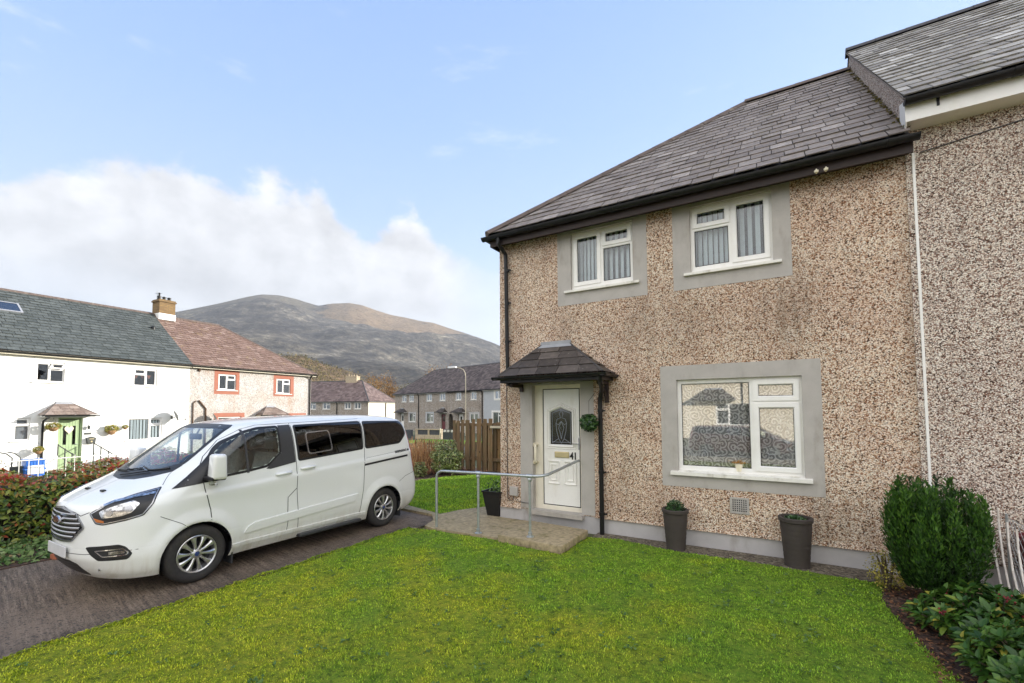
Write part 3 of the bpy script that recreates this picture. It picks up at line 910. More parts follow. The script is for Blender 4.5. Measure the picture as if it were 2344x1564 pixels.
def sheet(name, poly, z0, z1, material, kind='structure'):
    mb = MB(); mb.prism([(p[0], p[1]) for p in poly], z0, z1, 'xy')
    return tag(mb.build(name, material), kind=kind)
sheet('driveway', [(-4.12, -12), (-.93, -12), (-.93, -.75), (-1.2, -.42), (-4.12, -.12)], -.2, .0, 'drive_concrete')
LAWN = [(-.96, -11), (-.97, -5.9), (-.94, -3.2), (-.97, -1.30), (-.56, -1.235), (.74, -1.18), (.70, -1.26), (1.80, -1.33), (1.80, -.38), (2.24, -.25), (3.1, -.43), (3.91, -.40), (4.79, -.47), (5.30, -.50), (5.20, -1.05), (5.32, -1.96), (5.42, -2.5), (5.6, -4), (5.9, -11)]
BACK = [(-4.1, .05), (-2.36, .02), (-1.16, -.30), (-1.05, .08), (-.78, .59), (-.72, 4.72), (-3.2, 4.72), (-4.1, 3.5), (-4.35, 2.2)]
sheet('lawn', LAWN, -.2, .022, 'lawn_ground')
sheet('back_lawn', BACK, -.2, .030, 'lawn_ground')
sheet('soil_strip', [(1.84, -.45), (5.45, -.62), (5.45, .0), (1.84, .0)], -.2, .012, 'soil')
sheet('planting_bed', [(5.15, -11), (5.15, -.45), (6.32, -.45), (6.62, -11)], -.2, .015, 'mulch')
sheet('gravel_patch', [(5.45, -.45), (6.25, -.45), (6.55, -11), (14, -11), (14, 0), (5.45, 0)], -.2, .005, 'gravel')
pth = MB()
pth.prism([(-.55, -1.20), (.757, -1.14), (.757, -.003), (-.02, -.003), (-.02, 5.0), (-.68, 5.0), (-.74, .59), (-1.02, .08), (-1.12, -.34), (-2.36, -.02), (-4.1, .0), (-4.1, -.115), (-1.24, -.43), (-.92, -.77), (-.80, -1.13)], -.2, .044, 'xy')
tag(pth.build('path', 'concrete'), kind='structure')
road = MB()
for (x0, y0, x1, y1) in ((-14.5, -70, -9.5, 60),):
    pts = np.linspace(y0, y1, 66)
    for a, b_ in zip(pts[:-1], pts[1:]):
        road.face([(x0, a, float(ground_z(x0, a))+.06), (x1, a, float(ground_z(x1, a))+.06), (x1, b_, float(ground_z(x1, b_))+.06), (x0, b_, float(ground_z(x0, b_))+.06)])
tag(road.build('road', 'road_asphalt'), kind='structure')
road2 = MB(); road2.box((-9.5, -18, -.1), (40, -12.6, -.012)); tag(road2.build('front_road', 'road_asphalt'), kind='structure')
pv = MB(); pv.box((-9.4, -12.6, -.2), (40, -11, .05)); tag(pv.build('pavement', 'concrete'), kind='structure')

# grass
def inpoly(P, poly):
    x, y = P[:, 0], P[:, 1]; c = np.zeros(len(P), bool); n = len(poly)
    for i in range(n):
        x0, y0 = poly[i]; x1, y1 = poly[(i+1) % n]
        c ^= ((y0 > y) != (y1 > y)) & (x < (x1-x0)*(y-y0)/(y1-y0+1e-12)+x0)
    return c
def blades(name, poly, n, zb, hmin, hmax, wid, bias=0.0):
    xs = [p[0] for p in poly]; ys = [max(p[1], -6.2) for p in poly]
    P = np.stack([rng.uniform(min(xs)-.05, max(xs)+.05, n), rng.uniform(min(ys)-.05, max(ys)+.05, n)], 1)
    Q = P+rng.normal(0, .018, P.shape)
    P = P[inpoly(Q, poly)]
    d = np.hypot(P[:, 0]-CAM[0], P[:, 1]-CAM[1])
    P = P[rng.random(len(P)) < np.clip(5.0/d, .35, 1)]
    d = np.hypot(P[:, 0]-CAM[0], P[:, 1]-CAM[1])
    k = len(P)
    cl = .5+.5*np.sin(P[:, 0]*9.1+1.7*np.sin(P[:, 1]*5.3))*np.sin(P[:, 1]*8.3+1.3*np.sin(P[:, 0]*6.1))
    h = rng.uniform(hmin, hmax, k)*(.6+.7*cl)
    a = rng.uniform(0, 2*np.pi, k); ln = rng.uniform(.2, .9, k)*h
    ww = wid*np.clip(d/4.5, .8, 2.2)*rng.uniform(.7, 1.3, k)
    b2 = a+np.pi/2+rng.normal(0, .5, k)
    base = np.stack([P[:, 0], P[:, 1], np.full(k, zb)], 1)
    off = np.stack([np.cos(b2)*ww/2, np.sin(b2)*ww/2, np.zeros(k)], 1)
    mid = base+np.stack([np.cos(a)*ln*.35, np.sin(a)*ln*.35, h*.62], 1)
    tip = base+np.stack([np.cos(a)*ln, np.sin(a)*ln, h], 1)
    V = np.stack([base-off, base+off, mid+off*.7, tip, mid-off*.7], 1).reshape(-1, 3)
    i = np.arange(k)*5
    F = np.concatenate([np.stack([i, i+1, i+2], 1), np.stack([i, i+2, i+4], 1), np.stack([i+4, i+2, i+3], 1)])
    r = rng.random(k)
    return tag(npmesh(name, V, F, 'grass_blades', rnd=np.concatenate([r, r, r])), kind='stuff')
blades('grass', LAWN, 330000, .014, .008, .026, .0080)
n_ = 340
P_ = np.stack([rng.uniform(-.8, 5.4, n_), rng.uniform(-6.0, -.6, n_)], 1); P_ = P_[inpoly(P_, [(p[0], p[1]) for p in LAWN])]
cw_ = []
for q in P_:
    for k in range(rng.integers(3, 9)): cw_.append((q[0]+rng.normal(0, .022), q[1]+rng.normal(0, .022), rng.uniform(.028, .042)))
WEEDS = np.array(cw_)
blades('back_grass', BACK, 60000, .026, .02, .045, .007)

tag(leafobj('lawn_weeds', WEEDS, np.tile([0, 0, 1.], (len(WEEDS), 1)), rng.uniform(.018, .042, len(WEEDS)), 'ivy_leaf', None, rng.uniform(.0, .55, len(WEEDS)), wid=.7, jit=.35), kind='stuff')
# crumbling soil line where turf meets drive, and tufts that lean over it
sheet('lawn_edge', [(-1.02, -9), (-.95, -9), (-.95, -1.3), (-1.00, -1.3)], -.1, .008, 'compost')
n_ = 2600; ye = rng.uniform(-6.2, -1.3, n_); E_ = np.stack([-.975+rng.normal(0, .016, n_)+.018*np.sin(ye*7)+.012*np.sin(ye*17), ye, rng.uniform(.015, .04, n_)], 1)
tag(leafobj('edge_tufts', E_, np.tile([-.6, 0, .8], (n_, 1)), rng.uniform(.02, .05, n_), 'grass_blades', None, wid=.22, jit=.5), kind='stuff')
# ------------------------------------------------------------------ the pebbledashed house
W = 5.775; DEP = 7.44; EZ = 5.10
house = thing('semi_detached_house', 'pebbledashed house with white front door numbered 41 and plum slate hipped roof', 'house')
HA = (3.08, 4.64, 1.03, 2.40)      # big window opening
HB = (3.32, 4.37, 3.93, 4.95)
HC = (1.42, 2.47, 3.95, 4.95)
HD = (.66, 1.56, .265, 2.40)        # door opening
OA, OB, OC, OD = (2.85, 4.85, .84, 2.61), (3.075, 4.585, 3.73, 5.02), (1.175, 2.69, 3.73, 5.02), (.42, 1.79, .262, 2.44)
wb = MB()
wall_mesh(wb, 0, W, .25, EZ, [OA, OB, OC, OD], 0)
wb.face([(0, 0, .25), (0, 0, EZ), (0, DEP, EZ), (0, DEP, .25)])
wb.face([(0, DEP, .25), (0, DEP, EZ), (W, DEP, EZ), (W, DEP, .25)])
wb.face([(0, 0, .25), (0, DEP, .25), (W, DEP, .25), (W, 0, .25)])
wb.build('wall', 'pebbledash', house, fix=False)
# bell cast lip and plinth
pb_ = MB(); pb_.box((-.02, .012, -.2), (.6, DEP, .2497)); pb_.box((1.60, .012, -.2), (W, .1, .2497)); pb_.box((.6, .012, -.2), (1.6, .1, .19))
pb_.build('plinth', 'plinth_paint', house)
lip = MB()
for x0, x1 in ((0, .42), (1.79, W)):
    lip.prism([(-.018, .236), (.0, .30), (.012, .30), (.012, .236)], x0-.001, x1, 'yz')
lip.build('bell_cast', 'pebbledash', house)
# inside: floors and a cross wall keep the rooms dark
ib = MB(); ib.box((.05, .3, .2), (W-.05, DEP-.05, .25)); ib.box((.05, .14, 2.62), (W-.05, DEP-.05, 2.75)); ib.box((.05, 2.6, .26), (W-.05, 2.7, 2.6)); ib.box((.05, 2.6, 2.76), (W-.05, 2.7, 5.05))
ib.box((2.75, .14, .26), (2.8, 2.6, 2.6)); ib.box((2.86, .14, 2.76), (2.9, 2.6, 5.0)); ib.box((.05, .14, 5.02), (W-.05, DEP-.05, 5.06))
ib.build('interior', 'room_wall', house)
sA, sB, sC = surround(house, OA, HA), surround(house, OB, HB), surround(house, OC, HC)
window(house, HA, [(3.125, 4.035, 1.135, 2.345, 0), (4.085, 4.595, 2.085, 2.345, 1), (4.085, 4.595, 1.135, 2.03, 1)], .055, glass_mat='pane_glass_strong', sill=(2.975, 4.72, .055, 1.085, .075))
window(house, HB, [(3.365, 3.835, 4.645, 4.905, 1), (3.365, 3.835, 4.05, 4.60, 0), (3.885, 4.325, 4.05, 4.905, 1)], .055, sill=(3.23, 4.47, .05, 3.985, .06))
window(house, HC, [(1.465, 1.915, 4.06, 4.905, 1), (1.965, 2.425, 4.66, 4.905, 1), (1.965, 2.425, 4.06, 4.615, 0)], .055, sill=(1.31, 2.57, .05, 3.995, .06))
# ---- door recess, door
sd_ = MB()
wall_mesh(sd_, OD[0], OD[1], OD[2], OD[3], [HD], -.004)
reveal(sd_, HD, -.004, .14)
for a, b_ in (((OD[0], OD[2]), (OD[0], OD[3])), ((OD[1], OD[2]), (OD[1], OD[3]))):
    sd_.face([(a[0], -.004, a[1]), (a[0], .01, a[1]), (b_[0], .01, b_[1]), (b_[0], -.004, b_[1])])
sd_.face([(OD[0], -.004, OD[2]), (HD[0], -.004, OD[2]), (HD[0], .012, OD[2]), (OD[0], .012, OD[2])])
sd_.face([(HD[1], -.004, OD[2]), (OD[1], -.004, OD[2]), (OD[1], .012, OD[2]), (HD[1], .012, OD[2])])
sd_.build('door_surround', 'grey_render', house, fix=False)
dx0, dx1, dz0, dz1 = .75, 1.555, .275, 2.395
DY = .10
df = MB(); ring(df, (dx0-.09, dx1+.005, dz0-.02, dz1+.02), (dx0+.065, dx1-.055, dz0+.065, dz1-.065), DY, DY+.06, .014)
door = df.build('door', 'upvc_cream', house, fix=False)
lf = MB()
lx0, lx1, lz0, lz1 = dx0+.075, dx1-.065, dz0+.075, dz1-.075
g0, g1, gz0, gz1, gap = .955, 1.355, 1.375, 1.93, 2.005
poly_glass = [(g0, gz0), (g1, gz0), (g1, gz1), ((g0+g1)/2, gap), (g0, gz1)]
vl = [Vector((lx0, lz0)), Vector((lx1, lz0)), Vector((lx1, lz1)), Vector((lx0, lz1))]+[Vector(p) for p in poly_glass]
ed = [(0, 1), (1, 2), (2, 3), (3, 0), (4, 5), (5, 6), (6, 7), (7, 8), (8, 4)]
cv, ce, cf, *_ = delaunay_2d_cdt(vl, ed, [], 1, 1e-6)
for f in cf:
    c_ = sum((cv[i] for i in f), Vector((0, 0)))/len(f)
    if g0 < c_.x < g1 and gz0 < c_.y < gz1+(gap-gz1)*(1-abs(c_.x-(g0+g1)/2)/((g1-g0)/2)): continue
    lf.face([(cv[i].x, DY+.012, cv[i].y) for i in f])
lf.build('door_leaf', 'upvc', door, fix=False)
gk = MB(); ring(gk, (lx0-.012, lx1+.012, lz0-.012, lz1+.012), (lx0+.002, lx1-.002, lz0+.002, lz1-.002), DY+.0085, DY+.02)
gk.build('door_seal', 'pointing_black', door, fix=False)
mo = MB()
def mould(poly, w_=.03, h_=.014):
    n = len(poly); cx = sum(p[0] for p in poly)/n; cz = sum(p[1] for p in poly)/n
    def ins(d):
        o = []
        for i in range(n):
            p0, p1, p2 = Vector(poly[i-1]), Vector(poly[i]), Vector(poly[(i+1) % n])
            e1 = (p1-p0).normalized(); e2 = (p2-p1).normalized()
            n1 = Vector((-e1.y, e1.x)); n2 = Vector((-e2.y, e2.x)); b_ = (n1+n2)
            b_ = b_/max(.2, b_.length_squared)*2
            o.append(p1+b_*d)
        return o
    L = [(ins(0), 0), (ins(w_*.25), h_), (ins(w_*.7), h_*.8), (ins(w_), 0)]
    for (A, ha), (B, hb) in zip(L[:-1], L[1:]):
        for i in range(n):
            j = (i+1) % n
            mo.face([(A[i].x, DY+.012-ha, A[i].y), (A[j].x, DY+.012-ha, A[j].y), (B[j].x, DY+.012-hb, B[j].y), (B[i].x, DY+.012-hb, B[i].y)])
mould([(g0-.075, gz0-.075), (g1+.075, gz0-.075), (g1+.075, gz1+.05), ((g0+g1)/2, gap+.085), (g0-.075, gz1+.05)],   .022, .014)
mould([(g0-.045, gz0-.045), (g1+.045, gz0-.045), (g1+.045, gz1+.03), ((g0+g1)/2, gap+.052), (g0-.045, gz1+.03)], .047, .030)
for a, b_ in ((.90, 1.13), (1.205, 1.435)):
    mould([(a, .70), (b_, .70), (b_, 1.10), (a, 1.10)], .030, .020)
    mould([(a+.055, .76), (b_-.055, .76), (b_-.055, 1.04), (a+.055, 1.04)], .024, .016)
mo.build('panel_moulding', 'upvc', door, fix=False)
gl = MB(); gl.prism(poly_glass, DY+.022, DY+.028, 'xz'); gl.build('pane', 'door_glass', door)
ld = MB()
def came(pts, r=.0042): ld.tube([(p[0], DY+.020, p[1]) for p in pts], r, 5)
gc = (g0+g1)/2
came([(g0+.03, gz0+.02), (g0+.03, gz1-.02), (gc, gap-.035), (g1-.03, gz1-.02), (g1-.03, gz0+.02)])
for s_ in (-1, 1):
    came([(gc+s_*.0, gap-.04), (gc+s_*.035, gz1-.03), (gc+s_*.012, gz1-.10), (gc+s_*.075, gz1-.12), (gc+s_*.10, gz1-.19), (gc+s_*.06, gz1-.22), (gc, gz1-.16)])
    came([(gc, gz1-.16), (gc+s_*.05, gz1-.27), (gc+s_*.02, gz1-.36), (gc, gz1-.46)])
    came([(gc+s_*.10, gz1-.19), (gc+s_*.085, gz1-.33), (gc+s_*.05, gz0+.10), (gc, gz0+.02)])
    came([(gc+s_*.165, gz0+.03), (gc+s_*.05, gz0+.10)])
came([(g0+.03, gz0+.04), (g1-.03, gz0+.04)])
ld.build('lead_came', 'lead', door)
bev = MB(); bev.prism([(gc-.03, gz0+.06), (gc, gz0+.03), (gc+.03, gz0+.06), (gc, gz0+.085)], DY+.014, DY+.021, 'xz'); bev.build('glass_jewel', 'lens_clear', door)
bev = MB(); bev.prism([(gc-.022, gz0+.30), (gc, gz0+.25), (gc+.022, gz0+.30), (gc, gz0+.345)], DY+.014, DY+.021, 'xz')
bev.build('glass_jewel', 'lens_clear', door)
lb = MB(); lb.rbox((1.035, DY-.008, 1.155), (1.30, DY+.013, 1.255), .005); lb.rbox((1.05, DY-.014, 1.168), (1.285, DY-.007, 1.242), .004)
lb.build('letterbox', 'brass', door)
hn = MB(); hn.rbox((1.475, DY-.012, 1.30), (1.505, DY, 1.50), .006); hn.tube([(1.49, DY-.03, 1.40), (1.49, DY-.05, 1.40), (1.375, DY-.055, 1.398)], .009, 8); hn.tube([(1.49, DY, 1.40), (1.49, DY-.05, 1.40)], .010, 8)
hn.build('handle', 'chrome_dull', door)
text_mesh('house_number', '41', .165, 'number_black', door, (1.315, DY+.006, 1.135), (R(90), 0, 0), .006, .78, .004)
th = MB(); th.box((.60, -.09, .19), (1.60, .16, .2605)); th.build('threshold', 'threshold', house)
gb = MB(); gb.tube([(.70, .10, 1.36), (.70, .03, 1.36), (.715, .0, 1.355), (.72, -.015, 1.33), (.72, -.015, 1.09), (.715, .0, 1.065), (.70, .03, 1.06), (.70, .10, 1.06)], .021, 12)
for z in (1.36, 1.06): gb.lathe([(0, .0), (.042, .0), (.042, .012), (0, .012)], (.664, .045, z), 16, 'x'); gb.tube([(.665, .045, z), (.70, .045, z)], .02, 10)
gb.build('grab_rail', 'ivory', house, smooth=True, autos=40)
# ---- roof
TP = .85; RY = 3.72; PA = math.atan(TP); HX = -.08; E0 = -.30
S = Vector((0, 1, TP)).normalized(); rows = 21
Lr = (RY-E0)/math.cos(PA); ga = Lr/rows
mb = MB()
cosp = math.cos(PA)
slates(mb, (HX, E0, 5.145), (1, 0, 0), S, rows, ga, .27, lambda v: v*cosp+.02, lambda v: W-HX, .015, .009, 1.0, .005)
roof = mb.build('roof', 'slate_main', house, fix=False)
rb = MB()
zt = 5.12+(RY-E0)*TP; xr_ = HX+RY-E0
rb.face([(HX+.02, E0+.02, 5.12), (W, E0+.02, 5.12), (W, RY, zt), (xr_, RY, zt)])
rb.face([(HX+.02, E0+.02, 5.12), (xr_, RY, zt), (HX+.02, DEP+.3, 5.12)])
rb.face([(HX+.02, DEP+.3, 5.12), (xr_, RY, zt), (W, RY, zt), (W, DEP+.3, 5.12)])
rb.build('roof_underlay', 'ridge_dark', roof, fix=False)
hb = MB(); tile_run(hb, (HX-.01, E0-.01, 5.165), (xr_, RY, zt+.035), .12, .45, .07)
tile_run(hb, (xr_, RY, zt+.045), (W, RY, zt+.045), .13, .45, .09)
hb.build('hip_tile', 'ridge_tile', roof, fix=False)
fs = MB(); fs.box((-.055, -.235, 4.925), (W+.03, -.205, 5.115)); fs.box((-.055, -.205, 4.925), (-.03, DEP+.2, 5.115)); fs.box((-.03, -.205, 5.00), (W+.03, -.002, 5.02))
fs.build('fascia', 'brown_timber', house)
gutter(house, (-.16, -.30, 5.085), (W+.065, -.30, 5.085), .062, 'black_plastic', (.9, 2.4, 4.2, 5.75))
gutter(house, (-.115, -.31, 5.085), (-.115, DEP, 5.085), .055)
downpipe(house, [(.16, -.30, 5.03), (.16, -.30, 4.94), (.17, -.07, 4.80), (.17, -.06, 4.7), (.19, -.06, 3.0), (.20, -.06, 2.4)], .034, clips=((.19, -.06, 4.5), (.19, -.06, 3.9), (.19, -.06, 3.2)))
for x in (4.87, 4.97):
    hk = MB(); hk.tube([(x, -.24, 4.97), (x, -.27, 4.965), (x, -.275, 4.93), (x, -.255, 4.915)], .008, 6); hk.lathe([(0, -.012), (.022, -.012), (.026, .012), (0, .018)], (x, -.27, 4.935), 10)
    hk.build('cable_hook', 'ivory', house)
sp_ = MB(); sp_.box((5.83, -.018, 1.0), (5.858, -.0155, 5.0)); sp_.box((5.832, -.026, .3), (5.856, -.0155, 5.0))
sp_.build('cable_trunking', 'upvc', house)
# ---- porch canopy with its own gutter, pipe and brackets
cn = canopy(house, .33, 2.16, .86, 1.40, .60, 2.53, 3.07, 'slate_porch', rows=4, sw=.36, gut=False)
gutter(cn, (.26, -.63, 2.515), (2.22, -.63, 2.515), .05, 'black_plastic', (.5, 1.1, 1.7))
gutter(cn, (2.17, -.66, 2.515), (2.17, -.02, 2.515), .045)
gutter(cn, (.31, -.66, 2.515), (.31, -.02, 2.515), .045)
fb_ = MB(); fb_.box((.36, -.575, 2.42), (2.12, -.55, 2.522)); fb_.box((.36, -.55, 2.42), (.385, -.004, 2.522)); fb_.box((2.095, -.55, 2.42), (2.12, -.004, 2.522)); fb_.build('canopy_fascia', 'black_plastic', cn)
for x, dn in ((.46, .13), (2.02, .34)):
    bk_ = MB()
    bk_.box((x-.03, -.05, 2.419-dn), (x+.03, -.0045, 2.419)); bk_.box((x-.03, -.40, 2.36), (x+.03, -.0505, 2.419))
    if dn > .2: bk_.tube([(x, -.05, 2.419-dn+.04), (x, -.10, 2.22), (x, -.20, 2.31), (x, -.36, 2.365)], .024, 6)
    bk_.build('bracket', 'brown_timber', cn)
downpipe(cn, [(2.13, -.63, 2.47), (2.12, -.60, 2.40), (2.0, -.2, 2.28), (1.94, -.09, 2.20), (1.925, -.075, 2.1), (1.925, -.075, .0)], .036, clips=((1.925, -.075, 1.95), (1.925, -.075, .98), (1.925, -.075, .33)))
# ---- small fittings
vt = MB(); ring(vt, (3.75, 3.985, .53, .75), (3.775, 3.96, .555, .725), -.014, .002, .004)
n_ = 7
for i in range(n_+1):
    x = 3.775+(.185)*i/n_
    vt.box((x-.006, -.010, .555), (x+.006, -.004, .725))
for j in range(7):
    z = .555+.17*j/6; vt.box((3.775, -.0105, z-.005), (3.96, -.0035, z+.005))
vt.build('air_vent', 'grey_render', house)
vb = MB(); vb.box((3.77, -.003, .55), (3.965, -.0015, .73)); vb.build('vent_backing', 'pointing_black', house)
jb = MB(); jb.rbox((.21, -.05, .455), (.37, .0, .615), .012); jb.build('junction_box', 'grey_render', house)
cb = MB(); cb.tube([(.14, -.008, 2.4), (.145, -.01, 1.6), (.15, -.01, .7), (.155, -.02, .42), (.2, -.03, .36), (.27, -.03, .38), (.29, -.03, .46)], .006, 6)
cb.tube([(.36, -.008, .365), (.50, -.012, .35), (.62, -.012, .352)], .005, 6); cb.build('cable', 'van_grey_trim', house)
cb2 = MB(); cb2.tube([(5.9, -.03, 4.985), (6.6, -.02, 5.08), (7.6, -.02, 5.2), (9, -.02, 5.3)], .006, 6)
# ---- blinds and curtains: they hang from their rails, so they stand on their own
def vblind(name, label, xs, z0, z1, y, ang=25, grp=None):
    mb = MB()
    for x in xs:
        a = R(ang+random.uniform(-4, 4)); c, s_ = math.cos(a)*.043, math.sin(a)*.043
        mb.face([(x-c, y-s_, z0), (x+c, y+s_, z0), (x+c, y+s_, z1), (x-c, y-s_, z1)])
    mb.box((xs[0]-.06, y-.02, z1), (xs[-1]+.06, y+.02, z1+.03))
    return tag(mb.build(name, 'blind', fix=False), label, 'window blind', grp)
xsb = list(np.arange(1.47, 1.95, .066))+list(np.arange(1.97, 2.45, .092))
vblind('vertical_blind', 'pale vertical blind behind the upper window above the front door', xsb, 3.98, 4.94, .19, -40)
xsb = list(np.arange(3.36, 3.86, .072))+list(np.arange(3.9, 4.36, .098))
vblind('vertical_blind', 'pale vertical blind behind the upper window above the lace curtained window', xsb, 3.98, 4.94, .19, -46)
mt, nt, b = mat('lace')
co = obco(nt)
x, y, z = nt.sep(co)
p = nt.vm('ADD', nt.comb(x, 0.0, z), nt.vm('MULTIPLY', nt.noise(nt.comb(x, 0.0, z), 6.5, 2, .5, col=True), (.07, .0, .07)))
p = nt.vm('MULTIPLY', p, (1, 0, 1))
vn = nt.n('ShaderNodeTexVoronoi'); nt.link(p, vn.inputs['Vector']); vn.inputs['Scale'].default_value = 8.5
dl = nt.vm('SUBTRACT', p, vn.outputs['Position']); dx_, _, dz_ = nt.sep(dl)
rd_ = nt.m('SQRT', nt.m('ADD', nt.m('MULTIPLY', dx_, dx_), nt.m('MULTIPLY', dz_, dz_)))
sg_ = nt.m('SUBTRACT', nt.m('MULTIPLY', nt.m('GREATER_THAN', nt.sep(vn.outputs['Color'])[0], .5), 2.0), 1.0)
spi = nt.m('SINE', nt.m('ADD', nt.m('MULTIPLY', rd_, 150.0), nt.m('MULTIPLY', nt.m('ARCTAN2', dz_, dx_), sg_)))
fl_ = nt.voro(p, 13.0, 'F1', 'Distance')
pat = nt.m('MAXIMUM', nt.sstep(spi, -.3, .7), nt.sstep(fl_, .30, .20))
fine = nt.noise(co, 160, 2, .5)
fac = nt.m('ADD', nt.m('MULTIPLY', pat, .60), nt.m('ADD', .34, nt.m('MULTIPLY', fine, .10)))
b.inputs['Base Color'].default_value = (.93, .94, .93, 1); b.inputs['Roughness'].default_value = .9
o = nt.nt.nodes['Material Output']; tr = nt.n('ShaderNodeBsdfTransparent')
tl = nt.n('ShaderNodeBsdfTranslucent'); tl.inputs[0].default_value = (.9, .9, .9, 1)
m1 = nt.n('ShaderNodeMixShader'); m1.inputs[0].default_value = .3; nt.link(b.outputs[0], m1.inputs[1]); nt.link(tl.outputs[0], m1.inputs[2])
mx = nt.n('ShaderNodeMixShader'); nt.link(fac, mx.inputs[0]); nt.link(tr.outputs[0], mx.inputs[1]); nt.link(m1.outputs[0], mx.inputs[2]); nt.link(mx.outputs[0], o.inputs[0])
mb = MB(); nx = 160
for i in range(nx):
    xa, xb = 3.10+1.52*i/nx, 3.10+1.52*(i+1)/nx
    f_ = lambda x: .135+.018*math.sin(x*27)+.010*math.sin(x*61+1)
    mb.face([(xa, f_(xa), 1.06), (xb, f_(xb), 1.06), (xb, f_(xb), 2.39), (xa, f_(xa), 2.39)])
tag(mb.build('lace_curtain', 'lace', fix=False, smooth=True), 'white scroll patterned lace curtain filling the large ground floor window', 'curtain')
def curtain(name, label, x0, x1, y, z0, z1, material='room_wall'):
    mb = MB(); n = 40
    f_ = lambda x: y+.03*math.sin((x-x0)/(x1-x0)*24)
    for i in range(n):
        xa, xb = x0+(x1-x0)*i/n, x0+(x1-x0)*(i+1)/n
        mb.face([(xa, f_(xa), z0), (xb, f_(xb), z0), (xb, f_(xb), z1), (xa, f_(xa), z1)])
    return tag(mb.build(name, material, fix=False, smooth=True), label, 'curtain')
curtain('curtain', 'cream heavy curtain at the left edge of the large ground floor window', 3.0, 3.24, .30, 1.0, 2.45, 'blind')
curtain('curtain', 'cream heavy curtain at the right edge of the large ground floor window', 4.48, 4.72, .30, 1.0, 2.45, 'blind')
fp = thing('flower_pot', 'small printed pot of orange flowers on the inside window sill', 'flower pot', (3.87, .088, 1.10))
mb = MB(); mb.lathe([(0, 0), (.045, 0), (.055, .10), (.048, .10), (.0, .09)], n=20); mb.build('pot', 'ivory', fp, smooth=True, autos=40)
P = rng.normal(0, 1, (60, 3))*np.array([.045, .03, .012])+np.array([0, 0, .12])
leafobj('flowers', P, rng.normal(0, .3, (60, 3))+np.array([0, -.5, 1]), .03, 'autumn_leaf', fp, rng.uniform(.7, 1, 60), wid=.9)

# ------------------------------------------------------------------ taller neighbour joined on the right
tall = thing('terraced_house', 'taller pebbledashed house joined on the right, white fascia and grey slate roof', 'house', (W, 0, 0))
TX1 = 17.0  # unseen length of the row, drawn out to shade the road and car
mb = MB()
mb.face([(0, -.014, .25), (TX1, -.014, .25), (TX1, -.014, 5.45), (0, -.014, 5.45)])
ez, rz_ = 5.56, 8.95
mb.face([(0, -.014, .25), (0, -.014, 5.45), (0, -.25, 5.50), (0, RY, rz_-.03), (0, DEP+.25, 5.5), (0, DEP, .25)])
mb.face([(TX1, -.014, .25), (TX1, DEP, .25), (TX1, DEP, 5.5), (TX1, RY, rz_-.05), (TX1, -.014, 5.5)])
mb.face([(0, DEP, .25), (0, DEP, 5.5), (TX1, DEP, 5.5), (TX1, DEP, .25)])
mb.build('wall', 'pebbledash_grey', tall, fix=False)
mb = MB(); mb.box((0, -.002, -.2), (TX1, .1, .2495)); mb.build('plinth', 'plinth_paint', tall)
S2 = Vector((0, RY+.33, rz_-ez)).normalized(); L2 = math.hypot(RY+.33, rz_-ez); rows = 21
mb = MB()
slates(mb, (-.05, -.33, ez), (1, 0, 0), S2, rows, L2/rows, .27, lambda v: 0, lambda v: TX1+.1, .016, .010, 1.0, .005)
troof = mb.build('roof', 'slate_tall', tall, fix=False)
mb = MB(); mb.face([(-.02, -.31, ez-.02), (TX1+.1, -.31, ez-.02), (TX1+.1, RY, rz_-.02), (-.02, RY, rz_-.02)]); mb.face([(-.02, RY, rz_-.02), (TX1+.1, RY, rz_-.02), (TX1+.1, DEP+.3, ez), (-.02, DEP+.3, ez)])
mb.build('roof_underlay', 'ridge_dark', troof, fix=False)
mb = MB(); tile_run(mb, (-.06, RY, rz_+.02), (TX1, RY, rz_+.02), .12, .45, .09); mb.build('ridge_tile', 'ridge_dark', troof, fix=False)
mb = MB()
d2 = S2
for a in (0,):
    P0 = Vector((-.055, -.33, ez-.005)); P1 = Vector((-.055, RY, rz_-.005))
    mb.face([P0+Vector((0, 0, -.03)), P0, P1, P1+Vector((0, 0, -.03))]); mb.face([P0+Vector((0, 0, -.03)), P1+Vector((0, 0, -.03)), P1+Vector((.06, 0, -.03)), P0+Vector((.06, 0, -.03))])
mb.build('verge_mortar', 'mortar', troof, fix=False)
mb = MB(); mb.box((-.02, -.275, 5.275), (TX1, -.25, 5.53)); mb.box((-.02, -.25, 5.275), (TX1, -.016, 5.30))
mb.prism([(-.275, 5.275), (-.275, 5.53), (-.02, 5.62), (-.02, 5.04), (-.06, 5.04)], -.035, -.0205, 'yz')
mb.build('fascia', 'upvc', tall)
gutter(tall, (-.04, -.345, 5.50), (TX1, -.345, 5.50), .062, 'black_plastic', (.9, 2.6))
mb = MB()
for x in (.25, 1.05, 2.0): mb = MB(); mb.prism([(-.285, 5.44), (-.285, 5.37), (-.276, 5.37), (-.276, 5.5), (-.34, 5.46)], x-.012, x+.012, 'yz'); mb.build('gutter_bracket', 'black_plastic', tall)
cb2.v = [(x-W, y, z) for x, y, z in cb2.v]; cb2.build('cable', 'van_grey_trim', tall)
mb = MB()
mossP = []
for i in range(140):
    t = random.random()**1.2; yy = -.2+3.8*t; mossP.append((W-.03+random.gauss(0, .02), yy, 5.16+(yy-E0)*TP+random.uniform(0, .02)))
leafobj('moss', np.array(mossP), np.tile([0, -.5, 1], (140, 1)), .05, 'olive_leaf', house, wid=.9)['kind'] = 'stuff'
